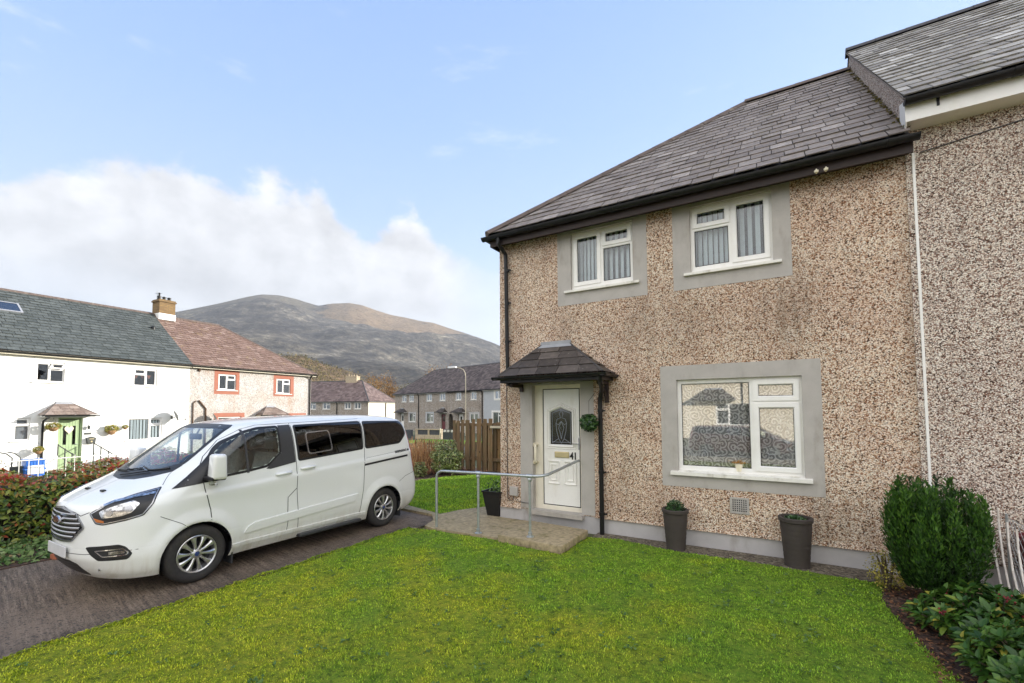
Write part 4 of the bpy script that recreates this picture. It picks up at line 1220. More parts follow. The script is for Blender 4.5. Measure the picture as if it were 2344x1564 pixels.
# ------------------------------------------------------------------ the white people carrier
# z, front centre y, front corner length, half width, tail centre y, tail corner length, exponent
VT=np.array([(0.2,0.22,0.44,0.88,4.63,0.3,2.3),
(0.28,0.14,0.5,0.925,4.71,0.3,2.25),
(0.36,0.09,0.56,0.945,4.77,0.3,2.2),
(0.45,0.06,0.62,0.958,4.8,0.31,2.2),
(0.6,0.06,0.69,0.966,4.81,0.32,2.2),
(0.75,0.06,0.72,0.97,4.79,0.33,2.2),
(0.88,0.07,0.73,0.968,4.76,0.34,2.2),
(0.96,0.1,0.72,0.965,4.75,0.34,2.25),
(1.02,0.2,0.67,0.96,4.74,0.34,2.3),
(1.08,0.33,0.6,0.954,4.73,0.34,2.35),
(1.15,0.5,0.52,0.947,4.72,0.34,2.4),
(1.22,0.65,0.47,0.938,4.715,0.34,2.5),
(1.35,0.83,0.46,0.918,4.7,0.34,2.6),
(1.5,1.03,0.46,0.89,4.67,0.34,2.7),
(1.65,1.23,0.46,0.852,4.635,0.34,2.8),
(1.74,1.36,0.46,0.815,4.6,0.34,2.9),
(1.79,1.45,0.5,0.775,4.56,0.36,2.9),
(1.825,1.58,0.52,0.725,4.51,0.4,2.8),
(1.855,1.77,0.56,0.64,4.42,0.45,2.7),
(1.88,2.05,0.55,0.52,4.25,0.5,2.6),
(1.9,2.4,0.45,0.36,3.92,0.45,2.5),
(1.908,2.7,0.3,0.18,3.57,0.3,2.4)])
def pch(x,xp,fp):
    h=np.diff(xp); d=np.diff(fp)/h; m=np.zeros_like(fp)
    m[0]=d[0]; m[-1]=d[-1]
    for i in range(1,len(xp)-1):
        if d[i-1]*d[i]>0:
            w1=2*h[i]+h[i-1]; w2=h[i]+2*h[i-1]; m[i]=(w1+w2)/(w1/d[i-1]+w2/d[i])
    i=np.clip(np.searchsorted(xp,x)-1,0,len(xp)-2); t=(x-xp[i])/h[i]
    return (fp[i]*(1+2*t)*(1-t)**2+m[i]*h[i]*t*(1-t)**2+fp[i+1]*t*t*(3-2*t)+m[i+1]*h[i]*t*t*(t-1))
WF,WR,WRAD=(1.0,.318),(3.87,.318),.375
def bump(y,z):
    """outward push of the side panels"""
    d=0*y
    for cy,cz in (WF,WR):
        r=np.hypot(y-cy,z-cz)
        d=d+.028*np.clip(1-np.abs(r-.40)/.13,0,1)**(z>.15)
    cr=1.0+(y-1.0)*.066            # shoulder crease height
    s=z-cr
    sideok=np.clip((y-.75)/.3,0,1)
    d=d+sideok*(.014*np.exp(-(np.minimum(s,0)/.10)**2)*(s<=0)+.014*np.exp(-(s/.022)**2)*(s>0))
    d=d-sideok*.012*np.exp(-((z-.78)/.16)**2)*np.clip((y-1.3)/.3,0,1)*np.clip((3.4-y)/.3,0,1)
    return d
def rings(zs,nf=40,ns=150,nr=26):
    P=np.zeros((len(zs),nf+ns+nr,3))
    for k,z in enumerate(zs):
        yc,L,w,yt,Lr,n=[float(pch(np.array(z),VT[:,0],VT[:,i])) for i in range(1,7)]
        th=np.linspace(0,1,nf,endpoint=False)*np.pi/2
        a=th
        x1=w*np.sin(a)**(2/n); y1=yc+L*(1-np.cos(a)**(2/n))
        # resample by arc length
        aa=np.linspace(0,np.pi/2,400); X=w*np.sin(aa)**(2/n); Yv=yc+L*(1-np.cos(aa)**(2/n))
        s=np.concatenate([[0],np.cumsum(np.hypot(np.diff(X),np.diff(Yv)))]); q=np.linspace(0,s[-1],nf,endpoint=False)
        x1=np.interp(q,s,X); y1=np.interp(q,s,Yv)
        y2=np.linspace(yc+L,yt-Lr,ns,endpoint=False); x2=np.full(ns,w)
        X=w*np.cos(aa)**(2/3.2); Yv=yt-Lr*(1-np.sin(aa)**(2/3.2))
        s=np.concatenate([[0],np.cumsum(np.hypot(np.diff(X),np.diff(Yv)))]); q=np.linspace(0,s[-1],nr)
        x3=np.interp(q,s,X); y3=np.interp(q,s,Yv)
        x=np.concatenate([x1,x2,x3]); y=np.concatenate([y1,y2,y3])
        fr=np.clip(x/w,0,1)**4
        x=x+bump(y,np.full_like(y,z))*fr*(z<1.3)
        P[k,:,0]=x; P[k,:,1]=y; P[k,:,2]=z
    return P

van = thing('passenger_van', 'white passenger van with dark tinted rear windows parked on the drive beside the lawn', 'van', (-2.43, -5.26, 0))
zs_ = np.concatenate([np.linspace(.2, 1.78, 76), np.array([1.79, 1.80, 1.81, 1.82, 1.83, 1.84, 1.85, 1.86, 1.87, 1.88, 1.89, 1.897, 1.902, 1.906, 1.908])])
VP = rings(zs_)
nz_, nu_ = VP.shape[:2]
HV = np.concatenate([VP, (VP*np.array([-1, 1, 1]))[:, ::-1]], 1)          # full ring: right half then mirrored left half
NU = HV.shape[1]
full_v = HV.reshape(-1, 3)
ids = np.arange(nz_*NU).reshape(nz_, NU)
nxt = np.roll(ids, -1, axis=1)
QF = np.stack([ids[:-1], nxt[:-1], nxt[1:], ids[1:]], -1).reshape(-1, 4)
bvh = BVHTree.FromPolygons([Vector(v) for v in full_v], [tuple(q) for q in QF])
MODES = {'side': (Vector((3, 0, 0)), Vector((-1, 0, 0)), lambda a, b_: Vector((3, a, b_))),
         'front': (None, Vector((0, 1, 0)), lambda a, b_: Vector((a, -2, b_))),
         'top': (None, Vector((0, 0, -1)), lambda a, b_: Vector((a, b_, 4))),
         'back': (None, Vector((0, -1, 0)), lambda a, b_: Vector((a, 8, b_)))}
OBL = Vector((-.72, .69, 0)).normalized(); OBP = Vector((-OBL.y, OBL.x, 0))
def hitv(p, mode):
    if mode == 'obl':      # oblique view on the front corner; coordinates (x+y mix handled by caller), p=(x,y,z) projected along OBL
        o = Vector(p)-OBL*3; d = OBL
    else:
        d = MODES[mode][1]; o = MODES[mode][2](*p)
    loc, nrm, i, t = bvh.ray_cast(o, d)
    if loc is None:
        loc, nrm, i, t = bvh.find_nearest(o+d*(2.1 if mode == 'side' else 2.2))
    if nrm.dot(d) > 0: nrm = -nrm
    return loc, nrm
def dens(poly, step, closed=True):
    o = []; n = len(poly)
    for i in range(n if closed else n-1):
        a, b_ = Vector(poly[i]), Vector(poly[(i+1) % n]); k = max(1, int((b_-a).length/step))
        o += [a.lerp(b_, j/k) for j in range(k)]
    if not closed: o.append(Vector(poly[-1]))
    return o
def rnd_poly(poly, r, n=5):
    o = []; m_ = len(poly)
    for i in range(m_):
        p0, p, p1 = Vector(poly[i-1]), Vector(poly[i]), Vector(poly[(i+1) % m_])
        rr = min(r, (p0-p).length*.45, (p1-p).length*.45)
        a = p+(p0-p).normalized()*rr; c = p+(p1-p).normalized()*rr
        for k in range(n+1):
            t = k/n; o.append(a*(1-t)**2+p*2*t*(1-t)+c*t*t)
    return o
def inp(pt, poly):
    x, y = pt; c = False; n = len(poly)
    for i in range(n):
        (x0, y0), (x1, y1) = poly[i], poly[(i+1) % n]
        if (y0 > y) != (y1 > y) and x < (x1-x0)*(y-y0)/(y1-y0+1e-12)+x0: c = not c
    return c
def patch(mb, poly, mode, off=.004, step=.035, skirt=.006, hole=None, mirror=True):
    """an outline laid on the body surface as a thin raised skin"""
    P = dens(poly, step); n = len(P)
    verts = list(P); edges = [(i, (i+1) % n) for i in range(n)]
    H = None
    if hole is not None:
        H = dens(hole, step); k = len(verts); verts += H; edges += [(k+i, k+(i+1) % len(H)) for i in range(len(H))]
    xs = [p.x for p in P]; ys = [p.y for p in P]
    pl = [(p.x, p.y) for p in P]; hl_ = [(p.x, p.y) for p in H] if H else None
    x = min(xs)+step*.5
    while x < max(xs):
        y = min(ys)+step*.5
        while y < max(ys):
            if inp((x, y), pl) and not (hl_ and inp((x, y), hl_)): verts.append(Vector((x, y)))
            y += step
        x += step
    V2, E2, F2, *_ = delaunay_2d_cdt(verts, edges, [], 1, 1e-5)
    pts = [hitv((v.x, v.y), mode) for v in V2]
    F2 = [f for f in F2 if (lambda c: inp((c.x, c.y), pl) and not (hl_ and inp((c.x, c.y), hl_)))(sum((V2[i] for i in f), Vector((0, 0)))/len(f))]
    cnt = {}
    for f in F2:
        for i in range(len(f)):
            e = (f[i], f[(i+1) % len(f)]); cnt[tuple(sorted(e))] = cnt.get(tuple(sorted(e)), 0)+1
    for sx in ((1, -1) if mirror else (1,)):
        i0 = len(mb.v)
        for loc, nrm in pts:
            q = loc+nrm*off; mb.v.append((q.x*sx, q.y, q.z))
        i1 = len(mb.v)
        for loc, nrm in pts:
            q = loc+nrm*(off-skirt); mb.v.append((q.x*sx, q.y, q.z))
        for f in F2:
            mb.f.append(tuple(i0+j for j in (f if sx > 0 else reversed(f)))); mb.r.append(.5)
        for (a, b_), c in cnt.items():
            if c == 1: mb.f.append((i0+a, i0+b_, i1+b_, i1+a)); mb.r.append(.5)
def strip_poly(line, w_):
    L = [Vector(p) for p in line]; a = []; b_ = []
    for i, p in enumerate(L):
        t = (L[min(i+1, len(L)-1)]-L[max(i-1, 0)]).normalized(); n = Vector((-t.y, t.x))
        a.append(p+n*w_/2); b_.append(p-n*w_/2)
    return a+b_[::-1]
def seam(mb, line, mode, w_=.008, off=.0012, mirror=True):
    L = dens(line, .04, False)
    Q = [(hitv((p.x, p.y), mode)) for p in L]
    for sx in ((1, -1) if mirror else (1,)):
        i0 = len(mb.v)
        for i, (loc, nrm) in enumerate(Q):
            t = (Q[min(i+1, len(Q)-1)][0]-Q[max(i-1, 0)][0]).normalized(); s_ = t.cross(nrm).normalized()
            for k in (-1, 1):
                q = loc+nrm*off+s_*(k*w_/2); mb.v.append((q.x*sx, q.y, q.z))
        for i in range(len(Q)-1):
            a = i0+2*i; mb.f.append((a, a+1, a+3, a+2)); mb.r.append(.5)
def mirrored(name, material, parent, fn, **kw):
    out_ = []
    for i, sx in enumerate((1, -1)):
        m_ = MB(); fn(m_)
        if sx < 0: m_.v = [(-x, y, z) for x, y, z in m_.v]
        par = parent[i] if isinstance(parent, list) else parent
        out_.append(m_.build(name, material, par, **kw))
    return out_
# glazed areas (side: y,z; front: x,z)
FW = rnd_poly([(1.11, 1.40), (1.20, 1.515), (1.30, 1.60), (1.57, 1.725), (1.74, 1.765), (2.03, 1.775), (2.03, 1.40), (1.83, 1.235), (1.53, 1.195), (1.20, 1.165)], .05)
SW2 = rnd_poly([(2.245, 1.775), (3.465, 1.805), (3.435, 1.345), (2.265, 1.265)], .045)
SW3 = rnd_poly([(3.50, 1.80), (4.40, 1.785), (4.455, 1.56), (4.26, 1.385), (3.47, 1.345)], .06)
WSH = [(0, 1.220), (.35, 1.235), (.51, 1.268), (.65, 1.312), (.705, 1.345), (.70, 1.41), (.655, 1.62), (.625, 1.76), (.58, 1.795), (.34, 1.806), (0, 1.81)]
WS = rnd_poly(WSH+[(-x, z) for x, z in WSH[-2:0:-1]], .03)
BW = rnd_poly([(-.62, 1.74), (.62, 1.74), (.68, 1.30), (-.68, 1.30)], .06)
def shrink(poly, d):
    n = len(poly); o = []
    A = sum(poly[i-1][0]*poly[i][1]-poly[i][0]*poly[i-1][1] for i in range(n)); sg = 1 if A > 0 else -1
    for i in range(n):
        p0, p1, p2 = Vector(poly[i-1]), Vector(poly[i]), Vector(poly[(i+1) % n])
        t = (p2-p0).normalized(); o.append(p1+Vector((-t.y, t.x))*d*sg)
    return o
HOLES = [('side', shrink(FW, .035)), ('side', shrink(SW2, .035)), ('side', shrink(SW3, .035)), ('front', shrink(WS, .035)), ('back', shrink(BW, .035))]
# wheel openings: faces wholly inside an arch are dropped; vertices of straddling faces are pulled on to it
sv = full_v.copy()
dmin = np.minimum(*[np.hypot(sv[:, 1]-c_[0], sv[:, 2]-c_[1]) for c_ in (WF, WR)])
ins_ = (dmin < WRAD) & (np.abs(sv[:, 0]) > .6)
drop_ = ins_[QF].all(1)
for cy_, cz_ in (WF, WR):
    d_ = np.hypot(sv[:, 1]-cy_, sv[:, 2]-cz_); mk = (d_ < WRAD) & ins_
    k_ = WRAD/np.maximum(d_, 1e-6)
    sv[mk, 1] = cy_+(sv[mk, 1]-cy_)*k_[mk]; sv[mk, 2] = np.maximum(cz_+(sv[mk, 2]-cz_)*k_[mk], .2)
keep = []
for q, dr_ in zip(QF, drop_):
    c_ = sv[q].mean(0); ok = not dr_
    if ok and c_[2] > 1.1:
        for mode, pl in HOLES:
            if mode == 'side' and abs(c_[0]) > .5 and inp((c_[1], c_[2]), pl): ok = False
            if mode == 'front' and c_[1] < 2.0 and inp((c_[0], c_[2]), pl): ok = False
            if mode == 'back' and c_[1] > 4.2 and inp((c_[0], c_[2]), pl): ok = False
    if ok: keep.append(q)
capr = ids[-1]
mb = MB(); mb.v = [tuple(v) for v in sv]; mb.f = [tuple(q) for q in keep]; mb.r = [.5]*len(keep)
half = len(capr)//2
for i in range(half-1):
    mb.f.append((int(capr[i]), int(capr[i+1]), int(capr[NU-2-i]), int(capr[NU-1-i]))); mb.r.append(.5)
body = mb.build('body', 'van_white', van, smooth=True, fix=False, autos=50)
# floor pan, arch liners, cabin
ub = MB(); ub.box((-.72, .55, .215), (.80, 4.55, .30)); ub.build('underbody', 'van_black', van)
for cy_, cz_ in (WF, WR):
    for sx in (-1, 1):
        ln = MB()
        n = 24; i0 = len(ln.v)
        for xx in (.89, .60):
            for j in range(n+1):
                an = R(-25)+R(230)*j/n
                rr = WRAD-.001 if xx > .8 else WRAD-.03
                ln.v.append((sx*xx, cy_+math.cos(an)*rr, max(.16, cz_+math.sin(an)*rr)))
        for j in range(n): ln.f.append((i0+j, i0+j+1, i0+n+2+j, i0+n+1+j)); ln.r.append(.5)
        ln.f.append(tuple(i0+n+1+j for j in range(n+1))); ln.r.append(.5)
        ln.build('arch_liner', 'van_black', van, fix=False)
for cy_, cz_ in (WF, WR):
    ax = MB(); ax.tube([(-.7, cy_, cz_), (.7, cy_, cz_)], .05, 8); ax.build('axle', 'van_black', van)
cb_ = MB(); cb_.box((-.80, .9, .42), (.80, 4.5, .47)); cb_.box((-.74, .84, .4), (.74, .86, 1.06)); cb_.box((-.84, 3.3, .47), (.84, 3.34, 1.05)); cb_.build('cabin_floor', 'van_grey_trim', van)
ds = MB(); ds.prism([(.80, 1.02), (.95, 1.175), (1.15, 1.20), (1.38, 1.17), (1.42, .95), (1.3, .75), (.9, .75)], -.76, .76, 'yz')
ds.build('dashboard', 'dash_plastic', van)
pp = MB(); pp.face([(.08, .97, 1.192), (.40, .98, 1.194), (.40, 1.15, 1.212), (.08, 1.14, 1.212)]); pp.build('windscreen_paper', 'paper', van)
st = MB()
n = 28
st.tube([(-.40+.19*math.cos(2*math.pi*k/n), 1.42+.10*math.sin(2*math.pi*k/n), 1.20+.16*math.sin(2*math.pi*k/n)) for k in range(n+1)], .017, 8, cap=False)
st.tube([(-.59, 1.42, 1.20), (-.21, 1.42, 1.20)], .02, 6); st.tube([(-.40, 1.42, 1.20), (-.40, 1.25, 1.10)], .035, 8)
st.build('steering_wheel', 'van_black', van)
def seat(x, y, w_):
    sb = MB(); sb.rbox((x-w_, y-.02, .62), (x+w_, y+.50, .82), .05)
    bm = bmesh.new(); bmesh.ops.create_cube(bm, size=1)
    for v in bm.verts: v.co = Vector((v.co.x*2*w_*.96+x, v.co.y*.15, v.co.z*.64))
    bmesh.ops.bevel(bm, geom=list(bm.edges), offset=.05, segments=3, affect='EDGES', profile=.5)
    Mr = Matrix.Translation((0, y+.52, 1.08)) @ Matrix.Rotation(R(-14), 4, 'X'); sb.addbm(bm, .5, Mr)
    s_ = sb.build('seat', 'seat_fabric', van, smooth=True, autos=40)
    hb_ = MB(); hb_.rbox((x-.12, y+.58, 1.42), (x+.12, y+.68, 1.60), .04); hb_.tube([(x-.06, y+.62, 1.36), (x-.06, y+.63, 1.44)], .008, 6); hb_.tube([(x+.06, y+.62, 1.36), (x+.06, y+.63, 1.44)], .008, 6)
    hb_.build('headrest', 'seat_fabric', s_, smooth=True, autos=40)
for sx in (-.42, .42): seat(sx, 1.55, .25)
for yy in (2.55, 3.45):
    for sx in (-.5, 0, .5): seat(sx, yy, .23)
rv = MB(); rv.rbox((-.16, 1.36, 1.60), (.14, 1.39, 1.68), .012); rv.tube([(0, 1.38, 1.66), (0, 1.42, 1.74)], .012, 6); rv.build('rear_view_mirror', 'van_black', van)
# glazing
def glaze(name, poly, mode, mat_, bw, mirror, top=None):
    f_ = MB(); g_ = MB()
    inner = shrink(poly, bw)
    if top: inner = [Vector((p.x, min(p.y, top))) for p in inner]
    for sx in ((1, -1) if mirror else (1,)):
        fr_ = MB(); patch(fr_, poly, mode, .0035, .035, .012, inner, False)
        gg = MB(); patch(gg, shrink(inner, -.006), mode, .0022, .035, .004, None, False)
        if sx < 0:
            fr_.v = [(-x, y, z) for x, y, z in fr_.v]; gg.v = [(-x, y, z) for x, y, z in gg.v]
        fo = fr_.build(name, 'van_black', van, smooth=True, autos=40)
        gg.build('pane', mat_, fo, smooth=True, autos=40)
glaze('windscreen', WS, 'front', 'van_glass', .045, False, 1.755)
glaze('side_window', FW, 'side', 'van_glass', .030, True)
glaze('side_window', SW2, 'side', 'van_glass_dark', .028, True)
glaze('side_window', SW3, 'side', 'van_glass_dark', .028, True)
glaze('rear_window', BW, 'back', 'van_glass_dark', .05, False)
mirrored('pillar_trim', 'van_grey_trim', van, lambda m_: patch(m_, [(2.03, 1.775), (2.205, 1.78), (2.225, 1.26), (1.86, 1.205), (1.80, 1.215), (2.025, 1.405)], 'side', .0045, .05, mirror=False), smooth=True, autos=40)
mirrored('quarter_bar', 'van_grey_trim', van, lambda m_: patch(m_, strip_poly([(1.545, 1.735), (1.565, 1.19)], .028), 'side', .0065, .05, .006, mirror=False), smooth=True, autos=40)
mirrored('mirror_panel', 'van_black', van, lambda m_: patch(m_, [(.735, 1.105), (.90, 1.225), (1.06, 1.36), (1.20, 1.50), (1.23, 1.15), (1.04, 1.135)], 'side', .004, .04, mirror=False), smooth=True, autos=40)
mirrored('window_slider', 'chrome_dull', van, lambda m_: patch(m_, rnd_poly([(2.41, 1.665), (2.82, 1.685), (2.855, 1.375), (2.43, 1.345)], .05), 'side', .0065, .05, .004, rnd_poly([(2.428, 1.648), (2.804, 1.668), (2.836, 1.392), (2.448, 1.364)], .045), mirror=False), smooth=True, autos=40)
# shut lines
se = MB()
seam(se, [(1.30, 1.615), (1.10, 1.43), (1.035, 1.33), (1.03, 1.22), (1.06, 1.03), (1.115, .82), (1.12, .695)], 'side', .010)
seam(se, [(1.30, 1.615), (1.55, 1.745), (1.74, 1.79), (2.21, 1.805), (3.5, 1.84)], 'side', .008)
seam(se, [(2.215, 1.80), (2.235, 1.26), (2.235, .9), (2.105, .79), (2.10, .59)], 'side', .009)
seam(se, [(2.235, .9), (2.255, .59), (2.265, .34)], 'side', .008); seam(se, [(2.11, .49), (2.10, .35)], 'side', .008)
seam(se, [(3.475, 1.84), (3.455, 1.34), (3.43, 1.12), (3.405, .72), (3.345, .34)], 'side', .009)
seam(se, [(.62, .83), (.98-.17, .72), (.885, .66)], 'side', .006)
seam(se, [(3.46, 1.195), (4.50, 1.275)], 'side', .004)
seam(se, [(4.2, .72), (4.35, .80), (4.60, .86)], 'side', .006)
seam(se, [(-.90, .52), (-.5, .485), (0, .475), (.5, .485), (.90, .52)], 'front', .006, mirror=False)
seam(se, [(0, .945), (.30, .905), (.40, .875), (.50, .915)], 'front', .008)
seam(se, [(.80, 1.15), (.72, 1.215), (.69, 1.245), (.68, 1.27)], 'front', .007)
se.build('shut_line', 'van_black', van, fix=False)
# mouldings, handles, rail, step
mirrored('side_moulding', 'van_white', van, lambda m_: patch(m_, [(1.52, .452), (1.56, .515), (1.65, .553), (2.26, .592), (3.29, .652), (3.215, .545), (2.26, .487), (1.54, .443)], 'side', .016, .04, .02, mirror=False), smooth=True, autos=25)
mirrored('sill_trim', 'van_white', van, lambda m_: patch(m_, [(1.375, .30), (1.375, .345), (3.44, .345), (3.44, .30)], 'side', .018, .05, .03, mirror=False), smooth=True, autos=25)
for y0, z0 in ((1.925, 1.125), (2.295, 1.165)):
    for sx in (1, -1):
        hh = MB(); x_ = hitv((y0+.1, z0), 'side')[0].x
        hh.tube([(sx*(x_-.005), y0, z0-.005), (sx*(x_+.03), y0+.03, z0-.002), (sx*(x_+.036), y0+.115, z0+.002), (sx*(x_+.03), y0+.20, z0+.006), (sx*(x_-.005), y0+.23, z0+.008)], [.014, .020, .021, .020, .014], 8)
        hh.build('door_handle', 'van_white', van, smooth=True)
for y0, z0 in ((1.925, 1.125), (2.295, 1.165)):
    mirrored('handle_cup', 'van_white', van, lambda m_: patch(m_, rnd_poly([(y0+.045, z0-.045), (y0+.175, z0-.04), (y0+.175, z0+.05), (y0+.045, z0+.045)], .05), 'side', .0015, .05, .002, mirror=False), smooth=True, autos=40)
mirrored('door_rail_slot', 'van_black', van, lambda m_: patch(m_, [(3.435, 1.075), (3.435, 1.108), (4.42, 1.178), (4.42, 1.145)], 'side', .0015, .05, .002, mirror=False), fix=False)
mirrored('side_step', 'van_grey_trim', van, lambda m_: m_.rbox((.78, 2.28, .205), (.985, 3.36, .25), .015))
# badge lettering near the rear
bx = hitv((4.3, 1.24), 'side')[0].x
text_mesh('side_lettering', 'INDEPENDENCE', .062, 'van_black', van, (bx+.008, 4.115, 1.222), (R(90), R(-4), R(90)), .001, .62, .0012)
ar = MB(); patch(ar, [(4.44, 1.235), (4.49, 1.262), (4.445, 1.285), (4.40, 1.225), (4.44, 1.256)], 'side', .0015, .05, .002, mirror=False); ar.build('side_emblem', 'van_black', van, fix=False)
# door mirrors
for sx in (1, -1):
    mm = MB()
    bm = bmesh.new(); bmesh.ops.create_cube(bm, size=1)
    for v in bm.verts:
        tz = v.co.z; v.co = Vector((v.co.x*.20+.02*tz, v.co.y*(.15-.03*tz), v.co.z*.30))
    bmesh.ops.bevel(bm, geom=list(bm.edges), offset=.045, segments=3, affect='EDGES', profile=.6)
    M_ = Matrix.Translation((sx*1.08, 1.13, 1.325)) @ Matrix.Rotation(R(-8)*sx, 4, 'Z') @ Matrix.Diagonal((sx, 1, 1, 1))
    mm.addbm(bm, .5, M_)
    mo_ = mm.build('door_mirror', 'van_white', van, smooth=True, autos=50)
    am = MB(); am.tube([(sx*.92, 1.12, 1.19), (sx*1.0, 1.11, 1.20), (sx*1.10, 1.12, 1.20)], [.05, .045, .04], 8); am.rbox((sx*1.0-.06*sx, 1.04, 1.165), (sx*1.15, 1.20, 1.215), .015)
    am.build('mirror_arm', 'van_black', mo_)
    gm = MB(); gm.face([(sx*.995, 1.213, 1.22), (sx*1.145, 1.191, 1.22), (sx*1.16, 1.191, 1.43), (sx*1.005, 1.213, 1.43)]); gm.build('mirror_glass', 'chrome', mo_)
    ic = MB(); ic.rbox((sx*1.03, 1.06, 1.11), (sx*1.10, 1.13, 1.165), .012); ic.build('mirror_indicator', 'lens_clear', mo_)
# grille
GO = rnd_poly([(-.34, .885), (-.18, .915), (0, .925), (.18, .915), (.34, .885), (.455, .775), (.455, .755), (.30, .615), (.12, .60), (-.12, .60), (-.30, .615), (-.455, .755), (-.455, .775)], .025)
gr = MB(); patch(gr, GO, 'front', .002, .05, .012, None, False); grille = gr.build('grille', 'van_black', van, smooth=True, autos=40)
gs = MB(); patch(gs, shrink(GO, -.012), 'front', .012, .04, .016, shrink(GO, .004), False); gs.build('grille_surround', 'chrome_dull', grille, smooth=True, autos=30)
for k in range(6):
    z = .645+.046*k
    hw = .31+.145*min(1, max(0, (z-.61)/.15)) if z < .765 else .455-.115*(z-.765)/.12
    if k == 4:
        parts = [(-hw+.012, -.09), (.09, hw-.012)]
    else: parts = [(-hw+.012, hw-.012)]
    for a, b_ in parts:
        sb_ = MB(); n = 16; c_ = []
        for j in range(n+1):
            xx = a+(b_-a)*j/n; zz = z+.012*(abs(xx)/.4)**2
            loc, nr = hitv((xx, zz), 'front'); c_.append(loc+nr*.016)
        i0 = len(sb_.v)
        for p in c_:
            sb_.v += [tuple(p+Vector((0, .006, .013))), tuple(p+Vector((0, -.002, .004))), tuple(p+Vector((0, .002, -.012))), tuple(p+Vector((0, .02, -.008)))]
        for j in range(n):
            for q in range(4):
                q2 = (q+1) % 4; sb_.f.append((i0+4*j+q, i0+4*j+q2, i0+4*j+4+q2, i0+4*j+4+q)); sb_.r.append(.5)
        sb_.build('grille_bar', 'chrome_dull', grille, smooth=True, autos=30)
eb = MB(); loc, nr = hitv((0, .815), 'front')
n = 28
def oval(mb, rx, rz, y0, y1):
    mb.prism([(rx*math.cos(2*math.pi*j/n), .815+rz*math.sin(2*math.pi*j/n)) for j in range(n)], y0, y1, 'xz')
oval(eb, .088, .042, loc.y-.034, loc.y-.004); emb = eb.build('emblem', 'chrome', grille)
eb = MB(); oval(eb, .078, .033, loc.y-.037, loc.y-.0345); eb.build('emblem_field', 'badge_red', emb)
# headlights: outline projected obliquely on to the front corner
HLp = [(.50, .16, .905), (.59, .18, .80), (.66, .22, .785), (.82, .36, .825), (.90, .49, .865), (.92, .57, .98), (.81, .69, 1.14), (.70, .48, 1.08), (.62, .29, 1.01)]
MODES['obl2'] = (None, OBL, lambda a, b_: OBP*a+Vector((0, 0, b_))-OBL*3)
def ob(p): return (Vector((p[0], p[1], 0)).dot(OBP), p[2])
hp2 = rnd_poly([ob(p) for p in HLp], .02)
hls = mirrored('headlight', 'van_black', van, lambda m_: patch(m_, hp2, 'obl2', .0035, .03, .012, None, False), smooth=True, autos=40)
CH = rnd_poly([ob(p) for p in [(.60, .21, .92), (.64, .22, .855), (.79, .34, .875), (.84, .41, .91), (.86, .47, .99), (.79, .44, 1.02), (.72, .33, .985), (.63, .22, .935)]], .02)
mirrored('reflector', 'lamp_silver', hls, lambda m_: patch(m_, CH, 'obl2', .008, .03, .006, None, False), smooth=True, autos=40)
DR = [ob(p) for p in [(.57, .20, .955), (.66, .30, 1.015), (.76, .45, 1.055), (.84, .62, 1.085)]]
mirrored('daylight_strip', 'lamp_silver', hls, lambda m_: patch(m_, strip_poly(DR, .022), 'obl2', .010, .03, .005, None, False), smooth=True, autos=40)
mirrored('bulb_bowl', 'chrome_dull', hls, lambda m_: [patch(m_, [(ob(c_)[0]+r_*math.cos(2*math.pi*j/16), c_[2]+r_*math.sin(2*math.pi*j/16)) for j in range(16)], 'obl2', .013, .03, .004, None, False) for c_, r_ in (((.70, .26, .905), .032), ((.80, .40, .945), .034))], smooth=True, autos=40)
IN = [ob(p) for p in [(.57, .17, .86), (.60, .19, .82), (.67, .23, .81), (.66, .23, .83)]]
mirrored('indicator', 'lamp_amber', hls, lambda m_: patch(m_, IN, 'obl2', .008, .03, .005, None, False), smooth=True, autos=40)
mirrored('lamp_rim', 'chrome_dull', hls, lambda m_: patch(m_, shrink(hp2, .010), 'obl2', .007, .03, .006, shrink(hp2, .020), False), smooth=True, autos=40)
# fog lamps, lower grille, plate, sensors
FO = rnd_poly([ob(p) for p in [(.50, .14, .555), (.56, .17, .48), (.645, .20, .425), (.86, .38, .43), (.89, .40, .485), (.85, .35, .56), (.79, .32, .585), (.54, .15, .565)]], .02)
fgs = mirrored('fog_lamp', 'van_black', van, lambda m_: patch(m_, FO, 'obl2', .004, .03, .01, None, False), smooth=True, autos=40)
FI = rnd_poly([ob(p) for p in [(.60, .18, .525), (.69, .22, .46), (.85, .37, .47), (.87, .38, .50), (.82, .35, .545), (.63, .20, .53)]], .015)
mirrored('lamp_rim', 'chrome', fgs, lambda m_: patch(m_, FI, 'obl2', .008, .03, .006, shrink(FI, .010), False), smooth=True, autos=40)
FL = rnd_poly([ob(p) for p in [(.725, .26, .515), (.735, .26, .485), (.83, .36, .49), (.84, .36, .52)]], .01)
mirrored('fog_lens', 'lamp_silver', fgs, lambda m_: patch(m_, FL, 'obl2', .008, .03, .006, None, False), smooth=True, autos=40)
LG = rnd_poly([(-.44, .27), (-.36, .375), (-.24, .405), (.24, .405), (.36, .375), (.44, .27), (.42, .235), (-.42, .235)], .02)
lg = MB(); patch(lg, LG, 'front', .003, .05, .01, None, False); lgo = lg.build('lower_grille', 'van_black', van, smooth=True, autos=40)
lgb = MB()
for z in (.27, .305, .34, .375): seam(lgb, [(-.36, z), (0, z), (.36, z)], 'front', .010, .008, False)
lgb.build('grille_bar', 'van_grey_trim', lgo, fix=False)
pl = MB()
loc, nr = hitv((0, .50), 'front'); pl.rbox((-.26, loc.y-.022, .435), (.26, loc.y-.006, .55), .006); pl.build('number_plate', 'plate_white', van)
